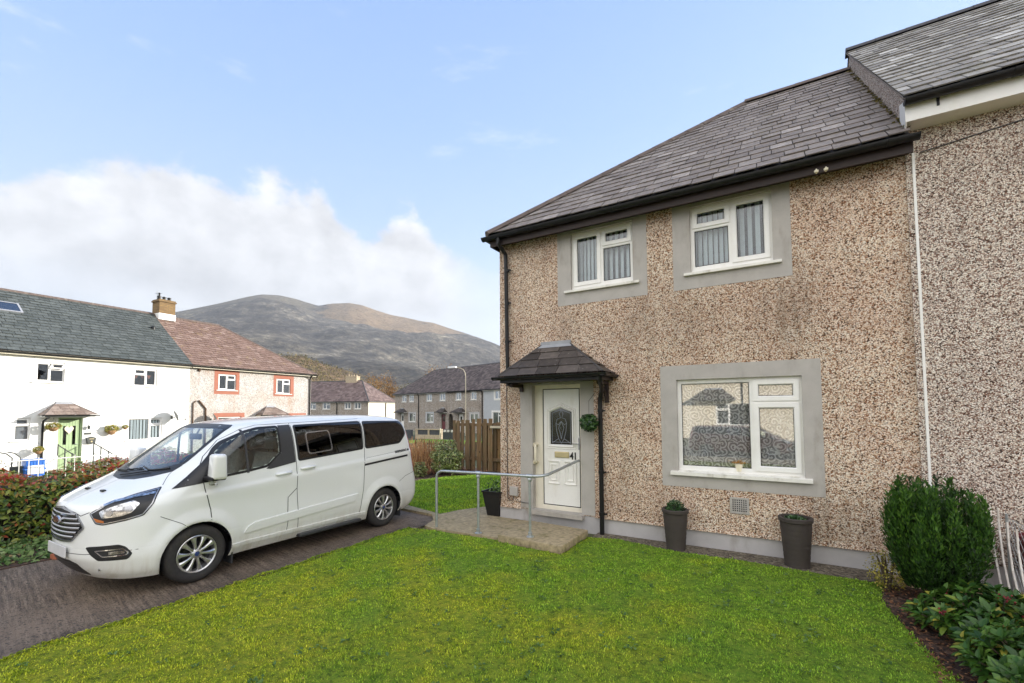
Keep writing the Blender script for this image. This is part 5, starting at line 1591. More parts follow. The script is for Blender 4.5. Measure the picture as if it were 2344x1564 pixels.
for xx, zz in ((.62, .325), (-.62, .325)):
    sn = MB(); loc, nr = hitv((xx, zz), 'front'); sn.lathe([(0, -.006), (.016, -.004), (.018, .004)], (loc.x, loc.y, loc.z), 14, 'y')
    sn.build('parking_sensor', 'chrome_dull', van)
cw = MB()
CWp = [(-.68, 1.275), (-.5, 1.225), (-.3, 1.19), (0, 1.178), (.3, 1.19), (.5, 1.225), (.68, 1.275), (.705, 1.34), (.51, 1.285), (.35, 1.25), (0, 1.235), (-.35, 1.25), (-.51, 1.285), (-.705, 1.34)]
patch(cw, CWp, 'front', .003, .04, .006, None, False); cw.build('cowl', 'van_black', van, smooth=True, autos=40)
for (a, b_) in (((-.08, 1.20), (.36, 1.262)), ((-.55, 1.235), (-.12, 1.245))):
    wp = MB(); L = [hitv((a[0]+(b_[0]-a[0])*t, a[1]+(b_[1]-a[1])*t), 'front') for t in np.linspace(0, 1, 8)]
    wp.tube([l+nr_*.022 for l, nr_ in L], .010, 6); L2_ = [hitv((b_[0]+(t-.5)*.5, b_[1]+.012+abs(t-.5)*.06), 'front') for t in np.linspace(0, 1, 8)]
    wp.tube([l+nr_*.014 for l, nr_ in L2_], .008, 6); wp.build('wiper', 'van_black', van)
for xx, zz in ((-.18, 1.08), (.22, 1.085)):
    wj = MB(); loc, nr = hitv((xx, zz), 'front'); wj.rbox((loc.x-.035, loc.y-.02, loc.z-.004), (loc.x+.035, loc.y+.02, loc.z+.018), .006); wj.build('washer_jet', 'van_black', van)
# tail lamps and rear bumper edge
mirrored('tail_lamp', 'lamp_red', van, lambda m_: patch(m_, rnd_poly([(4.475, 1.60), (4.70, 1.60), (4.78, .86), (4.60, .84)], .03), 'side', .006, .03, .012, None, False), smooth=True, autos=40)
# mud flaps
for cy_ in (1.40, 4.27):
    mirrored('mud_flap', 'van_grey_trim', van, lambda m_: m_.box((.74, cy_-.012, .10), (.93, cy_+.004, .36)))
# wheels
def wheel(x, y, sx):
    wh = thing('wheel', None, None, (x, y, .325)); wh.parent = van
    T = MB(); rT, wT = .325, .105
    T.lathe([(.205, -wT*.85), (.225, -wT), (.275, -wT*1.04), (.305, -wT*.92), (.320, -wT*.70), (.325, -wT*.35), (.325, wT*.35), (.320, wT*.70), (.305, wT*.92), (.275, wT*1.04), (.225, wT), (.205, wT*.85)], n=56, axis='x')
    T.build('tyre', 'rubber', wh, smooth=True, autos=50)
    rm = MB()
    rm.lathe([(.195, .080), (.212, .096), (.206, .100), (.192, .094), (.186, .06), (.186, -.09), (.21, -.1)], n=48, axis='x')
    rim = rm.build('rim', 'alloy', wh, smooth=True, autos=40)
    dk = MB(); dk.lathe([(0, .02), (.186, .015)], n=32, axis='x'); dk.lathe([(.0, .035), (.13, .035), (.135, .02)], n=24, axis='x'); dk.build('brake_disc', 'van_black', wh, fix=False)
    for k in range(10):
        an = 2*math.pi*(k+.5)/10; sp_m = MB()
        u = Vector((0, math.cos(an), math.sin(an))); t = Vector((0, -math.sin(an), math.cos(an))); e = Vector((1, 0, 0))
        sec = [(.045, .016, .080), (.10, .0135, .090), (.150, .020, .090), (.196, .036, .086)]
        i0 = len(sp_m.v)
        for r_, hw, xx in sec:
            for (a, h_) in ((-1, -.028), (-1, -.004), (-.45, .006), (.45, .006), (1, -.004), (1, -.028)):
                sp_m.v.append(tuple(u*r_+t*(a*hw)+e*(xx+h_)))
        for j in range(len(sec)-1):
            for q in range(6):
                q2 = (q+1) % 6; sp_m.f.append((i0+6*j+q, i0+6*j+q2, i0+6*j+6+q2, i0+6*j+6+q)); sp_m.r.append(.5)
        sp_m.f.append(tuple(i0+q for q in range(6))); sp_m.r.append(.5)
        sp_m.build('spoke', 'alloy', wh, smooth=True, autos=30)
    hb_ = MB(); hb_.lathe([(0, .094), (.040, .092), (.058, .082), (.062, .05)], n=24, axis='x'); hb_.build('hub', 'alloy', wh, smooth=True, autos=40)
    cp = MB(); cp.lathe([(0, .098), (.024, .097), (.029, .09)], n=20, axis='x'); cp.build('centre_cap', 'badge_blue', wh, smooth=True, autos=40)
    nt_ = MB()
    for k in range(5):
        an = 2*math.pi*k/5+.31; nt_.lathe([(0, .092), (.009, .090), (.011, .07)], (0, .072*math.cos(an), .072*math.sin(an)), 8, 'x')
    nt_.build('wheel_nut', 'chrome_dull', wh)
    if sx < 0: wh.rotation_euler = (0, 0, math.pi)
    if abs(y-1) < .1 and sx > 0: wh.rotation_euler = (R(11), 0, 0)
    return wh
for sx in (1, -1):
    for cy_, _ in (WF, WR): wheel(sx*.845, cy_, sx)
# ------------------------------------------------------------------ generic two-storey house of the estate
def std_lights(h, kind):
    x0, x1, z0, z1 = h; m_ = .05
    a, b_, c, d = x0+m_, x1-m_, z0+m_, z1-m_
    mid = (a+b_)/2
    if kind == 'LT':    # left big, right small top light over a casement
        return [(a, mid-.02, c, d, 1), (mid+.02, b_, d-(d-c)*.30, d, 1), (mid+.02, b_, c, d-(d-c)*.30-.045, 0)]
    if kind == 'TL':
        return [(a, mid-.02, d-(d-c)*.30, d, 1), (a, mid-.02, c, d-(d-c)*.30-.045, 0), (mid+.02, b_, c, d, 1)]
    if kind == 'W':
        q = a+(b_-a)*.62
        return [(a, q-.02, c, d, 0), (q+.02, b_, d-(d-c)*.26, d, 1), (q+.02, b_, c, d-(d-c)*.26-.045, 1)]
    if kind == 'TB':
        return [(a, b_, d-(d-c)*.28, d, 1), (a, b_, c, d-(d-c)*.28-.045, 0)]
    return [(a, mid-.02, c, d, 1), (mid+.02, b_, c, d, 1)]
def shell(root, w_, ez, rz_, wall, sl, holes, hipL=False, hipR=False, dep=7.8, gauge=.22, sw=.30, ridge='ridge_tile', fascia='upvc', gut='black_plastic', run=None, jit=1.0, ends=(True, True)):
    ov = .26
    mb = MB(); wall_mesh(mb, 0, w_, 0, ez, holes, 0)
    for h in holes: reveal(mb, h, 0, .10)
    for x in (0, w_):
        if (x == 0 and not ends[0]) or (x == w_ and not ends[1]): continue
        hip = hipL if x == 0 else hipR
        if hip: mb.face([(x, 0, 0), (x, dep, 0), (x, dep, ez), (x, 0, ez)])
        else: mb.face([(x, 0, 0), (x, dep, 0), (x, dep, ez), (x, dep/2, rz_-.06), (x, 0, ez)])
    mb.face([(0, dep, 0), (w_, dep, 0), (w_, dep, ez), (0, dep, ez)])
    wo_ = mb.build('wall', wall, root, fix=False)
    ib = MB(); ib.box((.1, .5, .02), (w_-.1, dep-.2, .1)); ib.box((.1, .16, 2.55), (w_-.1, dep-.2, 2.7)); ib.box((.1, 1.6, .1), (w_-.1, 1.7, ez)); ib.build('interior', 'dark_interior', root)
    half_ = dep/2+ov; rise = rz_-ez; L = math.hypot(half_, rise); S = Vector((0, half_, rise)).normalized(); cp_ = half_/L
    rows = max(6, round(L/gauge)); g_ = L/rows
    rn = run or half_
    kL = rn/half_ if hipL else 0; kR = rn/half_ if hipR else 0
    mb = MB(); oL = ov if hipL else 0; oR = ov if hipR else 0
    slates(mb, (-oL, -ov, ez), (1, 0, 0), S, rows, g_, sw, lambda v: kL*v*cp_, lambda v: w_+oL+oR-kR*v*cp_, .024, .016, jit, .008)
    pk = []
    if hipR:
        S3 = Vector((-rn, 0, rise)).normalized(); L3 = math.hypot(rn, rise); c3 = rn/L3
        slates(mb, (w_+ov, -ov, ez), (0, 1, 0), S3, rows, L3/rows, sw, lambda v: v/L3*half_, lambda v: dep+2*ov-v/L3*half_, .024, .016, jit, .008)
    if hipL:
        S3 = Vector((rn, 0, rise)).normalized(); L3 = math.hypot(rn, rise)
        slates(mb, (-ov, -ov, ez), (0, 1, 0), S3, rows, L3/rows, sw, lambda v: v/L3*half_, lambda v: dep+2*ov-v/L3*half_, .024, .016, jit, .008)
    rf = mb.build('roof', sl, root, fix=False)
    xl, xr = (-ov+rn if hipL else 0), (w_+ov-rn if hipR else w_)
    ub = MB(); e = ez-.02; z2 = rz_-.03
    ub.face([(-oL+.01, -ov+.01, e), (w_+oR-.01, -ov+.01, e), (xr, dep/2, z2), (xl, dep/2, z2)])
    ub.face([(-oL, dep+ov, e), (xl, dep/2, z2), (xr, dep/2, z2), (w_+oR, dep+ov, e)])
    if hipR: ub.face([(w_+oR-.01, -ov, e), (w_+oR-.01, dep+ov, e), (xr, dep/2, z2)])
    if hipL: ub.face([(-oL+.01, -ov, e), (xl, dep/2, z2), (-oL+.01, dep+ov, e)])
    ub.build('roof_underlay', 'ridge_dark', rf, fix=False)
    rb = MB(); tile_run(rb, (xl, dep/2, rz_+.01), (xr, dep/2, rz_+.01), .13, .45, .10)
    if hipR: tile_run(rb, (w_+ov, -ov, ez+.02), (xr, dep/2, rz_+.02), .10, .45, .06); tile_run(rb, (w_+ov, dep+ov, ez+.02), (xr, dep/2, rz_+.02), .10, .45, .06)
    if hipL: tile_run(rb, (-ov, -ov, ez+.02), (xl, dep/2, rz_+.02), .10, .45, .06)
    rb.build('ridge_tile', ridge, rf, fix=False)
    fb = MB(); fb.box((-oL+.03, -ov+.04, ez-.15), (w_+oR-.03, -ov+.065, ez-.03)); fb.box((-oL+.03, -ov+.065, ez-.12), (w_+oR-.03, -.002, ez-.10))
    if hipR: fb.box((w_+ov-.065, -ov+.07, ez-.15), (w_+ov-.04, dep+ov, ez-.03)); fb.box((w_+.002, -.001, ez-.12), (w_+ov-.07, dep, ez-.10))
    fb.build('fascia', fascia, root)
    gutter(root, (-oL-.02, -ov-.02, ez-.045), (w_+oR+.02, -ov-.02, ez-.045), .055, gut)
    if hipR: gutter(root, (w_+ov+.02, -ov-.02, ez-.045), (w_+ov+.02, dep+ov, ez-.045), .055, gut)
    return rf
def at(root, o):
    """place a separate thing in the frame of a house"""
    o.location = root.matrix_basis @ o.location; o.rotation_euler.z += root.rotation_euler.z
    return o
def set_matrix(o):
    bpy.context.view_layer.update()
def chimney(root, x0, x1, y0, y1, z0, z1, brick='chimney_brick', pots=3):
    mb = MB(); mb.box((x0, y0, z0), (x1, y1, z1-.14)); mb.box((x0-.05, y0-.05, z1-.14), (x1+.05, y1+.05, z1-.07)); mb.box((x0-.01, y0-.01, z1-.07), (x1+.01, y1+.01, z1))
    ch = mb.build('chimney', brick, root)
    fl_ = MB(); fl_.box((x0-.02, y0-.02, z0), (x1+.02, y1+.02, z0+.36)); fl_.build('chimney_base', 'white_render', ch)
    pt = MB()
    for k in range(pots):
        px = x0+(x1-x0)*(k+.6)/(pots+.2); pt.lathe([(.0, .0), (.10, 0), (.085, .16), (.10, .17), (.10, .22), (.07, .22), (.06, .1)], (px, (y0+y1)/2, z1), 12)
        if k == 0: pt.tube([(px, (y0+y1)/2, z1+.2), (px, (y0+y1)/2, z1+.42)], .05, 8)
    pt.build('chimney_pot', 'black_plastic' if brick == 'chimney_brick' else 'sand_stone', ch)
    return ch
# ------------------------------------------------------------------ the sunlit row on the left
ROW = Vector((-22.3, 4.714, 0)); RZ = R(94); G0 = -.50
tr_ = Vector((-math.sin(R(4)), math.cos(R(4)), 0)); nr_ = Vector((math.cos(R(4)), math.sin(R(4)), 0))
def rowp(s, d, z): return ROW+tr_*s+nr_*d+Vector((0, 0, z))
OX = -10.0
white_house = thing('terraced_house', 'white rendered house with pale green front door and dark grey green slate roof', 'house', tuple(rowp(OX, 0, G0)), RZ)
def hz(a, b_, c, d): return (a-OX, b_-OX, c-G0, d-G0)
h1, h2, h3, h4 = hz(-5.84, -4.92, 3.25, 4.09), hz(-2.46, -1.48, 3.23, 4.09), hz(-6.37, -5.90, .85, 1.77), hz(-2.61, -1.20, .62, 1.69)
hd = hz(-5.06, -4.26, -.42, 1.76)
rf = shell(white_house, -OX, 4.95, 8.08, 'white_render', 'slate_green', [h1, h2, h3, h4, hd], gauge=.25, sw=.36, ends=(True, False), fascia='ivory')
L = std_lights(h1, 'LT'); L[1] = (L[1][0], L[1][1], L[1][2], L[1][3], 1)
for h, k in ((h1, 'LT'), (h2, 'TL'), (h3, 'TB'), (h4, 'W')):
    window(white_house, h, std_lights(h, k), .05, sill=(h[0]-.1, h[1]+.1, .06, h[2]+.02, .06), sw=.045)
ob_ = MB(); ring(ob_, (0, .40, -.24, 0), (.04, .36, -.20, -.04), -.02, .0, .005); o_ = ob_.build('open_vent_sash', 'upvc', white_house, fix=False)
o_.location = (h1[0]+.49, .03, h1[3]-.04); o_.rotation_euler = (R(-28), 0, 0)
mb = MB(); mb.box((hd[0]+.06, .09, hd[2]), (hd[1]-.06, .12, hd[3]-.10)); 
for a in np.linspace(hd[0]+.12, hd[1]-.12, 7): mb.box((a-.004, .084, hd[2]+.1), (a+.004, .0895, hd[3]-.14))
dw = mb.build('door', 'door_green', white_house)
mb = MB(); ring(mb, hd, (hd[0]+.055, hd[1]-.055, hd[2]-.01, hd[3]-.06), .04, .12, .008); mb.build('door_frame', 'door_green', dw, fix=False)
mb = MB()
for a in (hd[0]+.20, hd[0]+.50): mb.box((a, .078, hd[2]+1.02), (a+.10, .0885, hd[3]-.36))
mb.build('pane', 'far_glass', dw)
mb = MB(); mb.tube([(hd[1]-.14, .085, hd[2]+1.02), (hd[1]-.14, .04, hd[2]+1.02), (hd[1]-.24, .035, hd[2]+1.02)], .012, 6); mb.build('handle', 'chrome_dull', dw)
mb = MB(); mb.box((hd[0]-.25, -1.1, .0), (hd[1]+.25, -.003, hd[2]-.003)); mb.build('doorstep', 'concrete', white_house)
hh_ = MB(); n = 20; hx, hz_ = (hd[0]+hd[1])/2-.03, hd[3]-.52
hh_.prism([(hx+.13*(math.sin(2*math.pi*k/n))**3*1.15, hz_+.012*(13*math.cos(2*math.pi*k/n)-5*math.cos(4*math.pi*k/n)-2*math.cos(6*math.pi*k/n)-math.cos(8*math.pi*k/n))) for k in range(n)], .04, .075, 'xz')
hr = hh_.build('door_wreath', 'ivory'); hr.location = white_house.location; hr.rotation_euler = white_house.rotation_euler
tag(hr, 'heart shaped wreath hanging on the pale green front door', 'wreath')
canopy(white_house, -5.70-OX, -3.98-OX, -5.17-OX, -4.66-OX, .62, 1.88-G0, 2.38-G0, 'slate_porch_pale', soffit_mat='white_render', rows=4, sw=.34)
downpipe(white_house, [(-5.52-OX, -.55, 1.80-G0), (-5.55-OX, -.1, 1.62-G0), (-5.55-OX, -.06, 1.5-G0), (-5.55-OX, -.06, .05)], .038)
# roof window, chimney
S_ = Vector((0, 3.9+.26, 8.08-4.95)).normalized(); N_ = Vector((1, 0, 0)).cross(S_).normalized()
mb = MB()
P0 = Vector((0, -.26, 4.95))
def rp(x, v, h_): return Vector((x, 0, 0))+P0+S_*v+N_*h_
xa, xb, va, vb_ = -7.0-OX, -5.62-OX, 3.15, 3.95
for (q0, q1, q2, q3) in (((xa, va), (xb, va), (xb-.07, va+.07), (xa+.07, va+.07)), ((xb, va), (xb, vb_), (xb-.07, vb_-.07), (xb-.07, va+.07)), ((xb, vb_), (xa, vb_), (xa+.07, vb_-.07), (xb-.07, vb_-.07)), ((xa, vb_), (xa, va), (xa+.07, va+.07), (xa+.07, vb_-.07))):
    mb.face([rp(*q0, .06), rp(*q1, .06), rp(*q2, .06), rp(*q3, .06)]); mb.face([rp(*q0, .06), rp(*q0, -.01), rp(*q1, -.01), rp(*q1, .06)])
rw = mb.build('roof_window', 'lead', rf, fix=False)
chimney(white_house, .12-OX, .93-OX, 3.45, 4.2, 7.25-G0, 8.42-G0)
mb = MB(); mb.face([rp(xa+.07, va+.07, .05), rp(xb-.07, va+.07, .05), rp(xb-.07, vb_-.07, .05), rp(xa+.07, vb_-.07, .05)]); mb.build('roof_window_pane', 'far_glass', rf, fix=False)
mb = MB(); vx = -.62-OX; q = rp(vx, 3.35, 0); mb.lathe([(.09, -.05), (.09, .10), (.12, .10), (.05, .16), (0, .16)], tuple(q), 12); mb.build('roof_vent', 'black_plastic', rf)
am = MB(); cx_ = .2-OX
am.tube([(cx_, 3.9, 8.4-G0), (cx_, 3.9, 8.95-G0)], .018, 6); am.tube([(cx_-.1, 3.9, 8.78-G0), (cx_+.25, 3.9, 8.84-G0)], .010, 5)
for k in range(5): am.tube([(cx_-.05+.07*k, 3.75, 8.80-G0+.012*k), (cx_-.05+.07*k, 4.05, 8.80-G0+.012*k)], .006, 4)
a_ = am.build('aerial', 'galvanised'); a_.location = white_house.location; a_.rotation_euler = white_house.rotation_euler
tag(a_, 'small television aerial on a mast above the brick chimney', 'aerial')
def inrow(name, label, cat, s, d, z, grp=None): return thing(name, label, cat, tuple(rowp(s, d, z)), RZ, grp)
# post box, plaque, lanterns, baskets, dish
pb2 = inrow('post_box', 'dark wall mounted post box beside the pale green door', 'post box', -3.98, 0, .74)
mb = MB(); mb.prism([(-.13, -.14), (.13, -.14), (.16, .10), (.17, .10), (0, .17), (-.17, .10), (-.16, .10)], -.13, -.003, 'xz'); mb.build('box', 'iron_dark', pb2)
mb = MB(); mb.box((-.08, -.137, .05), (.08, -.131, .075)); mb.lathe([(0, 0), (.035, 0), (.03, .01), (0, .01)], (0, -.14, -.05), 12, 'y'); mb.build('slot', 'brass', pb2)
pq = inrow('house_plaque', 'small dark plaque on the white wall above the post box', 'plaque', -4.08, 0, 1.04)
mb = MB(); mb.rbox((-.12, -.02, -.045), (.12, -.003, .045), .006); mb.build('plate', 'iron_dark', pq)
wl = inrow('wall_lantern', 'little wall lantern above the plaque beside the green door', 'lantern', -4.08, 0, 1.33)
mb = MB(); mb.tube([(0, -.005, .08), (0, -.09, .10), (0, -.10, .05)], .01, 6); mb.lathe([(0, -.1), (.04, -.09), (.055, .03), (0, .08)], (0, -.10, 0), 8); mb.build('lamp', 'iron_dark', wl)
bsk = inrow('hanging_basket', 'hanging basket of yellow green leaves left of the green door under the porch', 'basket', -5.32, .35, 1.35, 'hanging baskets on the white house')
def fillb(o):
    mb = MB(); mb.lathe([(0, -.16), (.10, -.13), (.17, -.03), (.18, .0), (.16, 0)], n=16); mb.build('bowl', 'twig_dry', o, smooth=True)
    mb = MB()
    for k in range(3):
        a = 2*math.pi*k/3; mb.tube([(.17*math.cos(a), .17*math.sin(a), 0), (0, 0, .42)], .004, 4)
    mb.build('chain', 'iron_dark', o)
    P = rng.normal(0, 1, (420, 3)); P /= np.linalg.norm(P, axis=1)[:, None]; P = P*np.array([.27, .2, .15])*rng.uniform(.6, 1, (420, 1))+np.array([0, 0, .06])
    leafobj('foliage', P, P, .075, 'basket_leaf', o)
fillb(bsk)
b2 = copy_tree(bsk); b2.location = rowp(-3.30, .18, 1.14); b2['label'] = 'biggest hanging basket of trailing leaves on the white wall right of the post box'
b2.scale = (1.05, .8, 1.25)
b3 = copy_tree(bsk); b3.location = rowp(-2.78, .15, 1.26); b3.scale = (.5, .5, .6); b3['label'] = 'smallest wall basket, nearest the curtained ground floor window of the white house'
b4 = copy_tree(bsk); b4.location = rowp(-5.72, .3, .42); b4.scale = (.7, .7, .9); b4['label'] = 'low basket of dry leaves beside the porch drainpipe of the white house'
def dish(o):
    mb = MB(); mb.lathe([(0, .05), (.14, .035), (.27, -.015), (.30, -.03), (.29, -.022), (.26, -.005), (0, .06)], n=24)
    d_ = mb.build('dish', 'iron_dark', o, smooth=True, autos=50); d_.location = (0, -.42, .0); d_.rotation_euler = (R(70), 0, R(58))
    mb = MB(); mb.tube([(0, -.005, -.1), (0, -.25, -.12), (0, -.40, -.02)], .018, 6); mb.tube([(.02, -.42, -.22), (.32, -.62, -.20)], .010, 5); mb.rbox((.29, -.66, -.23), (.36, -.58, -.16), .01); mb.rbox((-.05, -.012, -.2), (.05, -.002, .0), .004); mb.build('arm', 'iron_dark', o)
sdh = inrow('satellite_dish', 'grey satellite dish on the white wall above the curtained window', 'satellite dish', -.78, 0, 1.80, 'satellite dishes on the sunlit row')
dish(sdh)
sd2 = copy_tree(sdh); sd2.location = rowp(1.12, 0, 1.62); sd2['label'] = 'satellite dish on the cream roughcast wall beside the bent conduit pipes'
for h, nm in ((h4, 'striped net curtain in the ground floor window of the white house'),):
    cu_ = MB(); n = 44
    for i in range(n):
        xa_, xb_ = h[0]+(h[1]-h[0])*i/n, h[0]+(h[1]-h[0])*(i+1)/n
        f_ = lambda x: .095+.012*math.sin(x*38)
        if i % 4 == 3: continue
        cu_.face([(xa_, f_(xa_), h[2]), (xb_, f_(xb_), h[2]), (xb_, f_(xb_), h[3]), (xa_, f_(xa_), h[3])])
    c_ = cu_.build('net_curtain', 'blind', fix=False); c_.location = white_house.location; c_.rotation_euler = white_house.rotation_euler; tag(c_, nm, 'curtain')
bl_ = MB(); bl_.box((h3[0]+.03, .13, h3[2]+.02), (h3[1]-.03, .14, h3[3]-.02)); c_ = bl_.build('window_blind', 'plinth_paint'); c_.location = white_house.location; c_.rotation_euler = white_house.rotation_euler
tag(c_, 'pale blind behind the small narrow window left of the green door', 'window blind')
bt = MB()
for k in range(3):
    x = h2[0]+.16+.26*k; bt.prism([(x-.1, h2[2]+.55), (x+.1, h2[2]+.55), (x, h2[2]+.36)], .14, .145, 'xz')
c_ = bt.build('bunting', 'orange_paint'); c_.location = white_house.location; c_.rotation_euler = white_house.rotation_euler; tag(c_, 'red triangular bunting in the upper right window of the white house', 'bunting')
# handrails, fence, box, bin, rockery in front of the white house
def steprail(o, n=4):
    mb = MB()
    for k in range(n):
        t = k/(n-1); mb.tube([(0, -t*2.0, -.1-.2*t), (0, -t*2.0, .95-.48*t)], .022, 6)
        mb.lathe([(0, -.03), (.035, 0), (0, .03)], (0, -t*2.0, .96-.48*t), 8)
    mb.build('post', 'iron_dark', o)
    mb = MB(); mb.tube([(0, 0, .94), (0, -2.0, .46)], .02, 6); mb.tube([(0, 0, .50), (0, -2.0, .10)], .012, 6); mb.build('rail', 'iron_dark', o)
r1 = inrow('step_handrail', 'iron handrail on the left of the steps to the green door', 'handrail', -5.15, .35, -.32, 'step handrails of the white house'); steprail(r1)
r2_ = copy_tree(r1); r2_.location = rowp(-3.98, .35, -.32); r2_['label'] = 'iron handrail on the post box side of the steps to the green door'
wf = thing('metal_fence', 'low white metal railing fence in front of the white house', 'fence', (-17.5, -6.5, -.60))
mb = MB()
for k in range(40):
    y = .23*k; mb.tube([(0, y, 0), (0, y, 1.06 if k % 2 == 0 else 1.0)], .012, 5)
mb.build('bars', 'white_metal', wf)
mb = MB(); mb.tube([(0, -.1, .97), (0, 9.1, .97)], .016, 6); mb.tube([(0, -.1, .22), (0, 9.1, .22)], .016, 6); mb.build('rail', 'white_metal', wf)
bb = thing('recycling_box', 'blue plastic recycling crate stack with a white front panel behind the railing fence', 'crate', (-18.6, -1.78, -.60))
mb = MB()
for k in range(3):
    z = .31*k
    mb.rbox((-.28, -.24, z), (.28, .24, z+.27), .02); mb.rbox((-.31, -.27, z+.25), (.31, .27, z+.305), .01)
    for q in range(6): mb.box((.281, -.20+.075*q, z+.05), (.292, -.17+.075*q, z+.22))
mb.build('crate', 'blue_plastic', bb)
mb = MB(); mb.box((.311, -.20, .42), (.318, .20, .72)); mb.build('front_panel', 'upvc', bb)
tr2 = thing('sack_truck', 'black wheeled trolley with curved handle beside the blue crate', 'trolley', (-18.7, -2.3, -.60))
mb = MB(); mb.tube([(0, 0, .1), (0, .02, 1.0), (-.02, -.12, 1.16), (-.02, -.3, 1.22)], .022, 6); mb.tube([(0, .2, .1), (0, .22, 1.0), (-.02, .08, 1.16), (-.02, -.1, 1.22)], .022, 6); mb.rbox((-.05, -.05, .1), (.1, .3, .7), .02); mb.lathe([(0, -.03), (.12, -.03), (.12, .03), (0, .03)], (.05, -.08, .12), 14, 'y'); mb.build('frame', 'iron_dark', tr2)
bn = thing('dustbin', 'dark bin standing by the left end of the railing fence', 'bin', (-18.4, -3.55, -.60))
mb = MB(); mb.lathe([(0, 0), (.24, 0), (.29, .88), (.31, .90), (.31, .94), (.0, 1.0)], n=20); mb.build('bin', 'iron_dark', bn, smooth=True, autos=40)
pl_ = thing('timber_planter', 'tan timber planter box of dry plants behind the railing fence', 'planter', (-18.6, -2.85, -.60))
mb = MB(); mb.rbox((-.25, -.3, 0), (.25, .3, .72), .02); mb.build('box', 'sand_stone', pl_)
P = rng.normal(0, 1, (300, 3))*np.array([.16, .2, .1])+np.array([0, 0, .82]); leafobj('foliage', P, P-np.array([0, 0, .6]), .07, 'olive_leaf', pl_)
rk = thing('rockery', 'little stone rockery below the curtained window of the white house', 'rockery', tuple(rowp(-2.9, 1.3, -.6)), RZ)
mb = MB()
for k in range(46):
    x = random.uniform(0, 1.7); z = random.uniform(.0, .95)*(1-.2*abs(x-.9)); s_ = random.uniform(.08, .16)
    bm = bmesh.new(); bmesh.ops.create_icosphere(bm, subdivisions=1, radius=s_)
    for v in bm.verts: v.co *= random.uniform(.75, 1.2)
    mb.addbm(bm, random.random(), Matrix.Translation((x, random.uniform(-.1, .15), z)))
mb.build('stones', 'sand_stone', rk)
mb = MB(); mb.box((0, 0, 0), (1.7, .3, .8)); mb.build('core', 'soil', rk)
bushes = []
def bush(name, label, cat, loc, size, n, leafs, material, grp=None, core=True, wid=.5):
    o = thing(name, label, cat, loc, 0, grp)
    P = rng.normal(0, 1, (n, 3)); P /= np.linalg.norm(P, axis=1)[:, None]
    rr = rng.uniform(.35, 1, (n, 1))**.5
    lumpy = 1+.22*np.sin(P[:, :1]*5+loc[0])*np.cos(P[:, 1:2]*6+loc[1])+.12*np.sin(P[:, 2:]*9)
    Q = P*rr*lumpy*np.array(size)/2; Q[:, 2] += size[2]*.5
    Q = Q[Q[:, 2] > .01]
    leafobj('foliage', Q, P[:len(Q)]+np.array([0, 0, .4]), leafs, material, o, wid=wid)
    mb = MB()
    for k in range(9):
        a = random.uniform(0, 6.28); r_ = random.uniform(.2, .7)
        mb.tube([(0, 0, 0), (math.cos(a)*size[0]*.15*r_, math.sin(a)*size[1]*.15*r_, size[2]*.4), (math.cos(a)*size[0]*.4*r_, math.sin(a)*size[1]*.4*r_, size[2]*.85)], [.02, .014, .006], 5)
    mb.build('stem', 'bark', o)
    return o
bush('shrub', 'small green bush behind the railing fence below the green door', 'shrub', (-18.2, -.75, -.6), (.6, .7, .85), 500, .09, 'ivy_leaf')
# pink end house
pink = thing('terraced_house', 'cream roughcast end house with orange window surrounds and pink slate hipped roof', 'house', tuple(rowp(0, 0, G0)), RZ)
def hp_(a, b_, c, d): return (a, b_, c-G0, d-G0)
k1, k2, k3, k4 = hp_(1.46, 2.46, 3.18, 4.08), hp_(4.99, 5.98, 3.08, 4.02), hp_(1.50, 2.80, .6, 1.68), hp_(5.72, 7.0, .6, 1.62)
kd = hp_(4.15, 4.95, -.4, 1.65)
def grow(h, a, b_, c, d): return (h[0]-a, h[1]+b_, h[2]-c, h[3]+d)
sr = [grow(k1, .21, .19, .23, .22), grow(k2, .2, .24, .16, .22), grow(k3, .22, .2, .2, .22), grow(k4, .22, .2, .2, .22)]
shell(pink, 7.54, 4.95, 8.03, 'cream_roughcast', 'slate_pink', sr+[kd], False, True, gauge=.24, sw=.34, ends=(False, True), fascia='ivory')
for h, o_, k in ((k1, sr[0], 'LT'), (k2, sr[1], 'LT'), (k3, sr[2], 'W'), (k4, sr[3], 'W')):
    surround(pink, o_, h, 'orange_paint'); window(pink, h, std_lights(h, k), .05, sill=(h[0]-.1, h[1]+.1, .05, h[2]+.02, .06), sw=.045)
mb = MB(); mb.box((kd[0], .08, kd[2]), (kd[1], .12, kd[3])); mb.build('door', 'upvc', pink)
canopy(pink, 3.66, 5.50, 4.34, 4.82, .62, 1.76-G0, 2.26-G0, 'slate_porch_pale', soffit_mat='ivory', rows=4, sw=.34)
downpipe(pink, [(7.40, -.28, 4.85), (7.42, -.06, 4.65), (7.42, -.06, .0)], .04)
cd_ = MB(); cd_.tube([(.20, -.04, 0), (.19, -.04, 2.44-G0), (.34, -.04, 2.56-G0)], .03, 6); cd_.tube([(.46, -.04, 2.58-G0), (.82, -.04, 2.14-G0), (.83, -.04, 0)], .045, 6); cd_.build('conduit', 'timber_dark', pink)
wv_ = MB(); wv_.lathe([(0, -.10), (.05, -.09), (.075, -.03), (.08, -.004)], (.46, 0, 4.20-G0), 14, 'y'); wv_.build('wall_vent', 'timber_dark', pink)
mb = MB(); mb.box((2.2, -.012, .0), (2.26, -.004, .1)); 
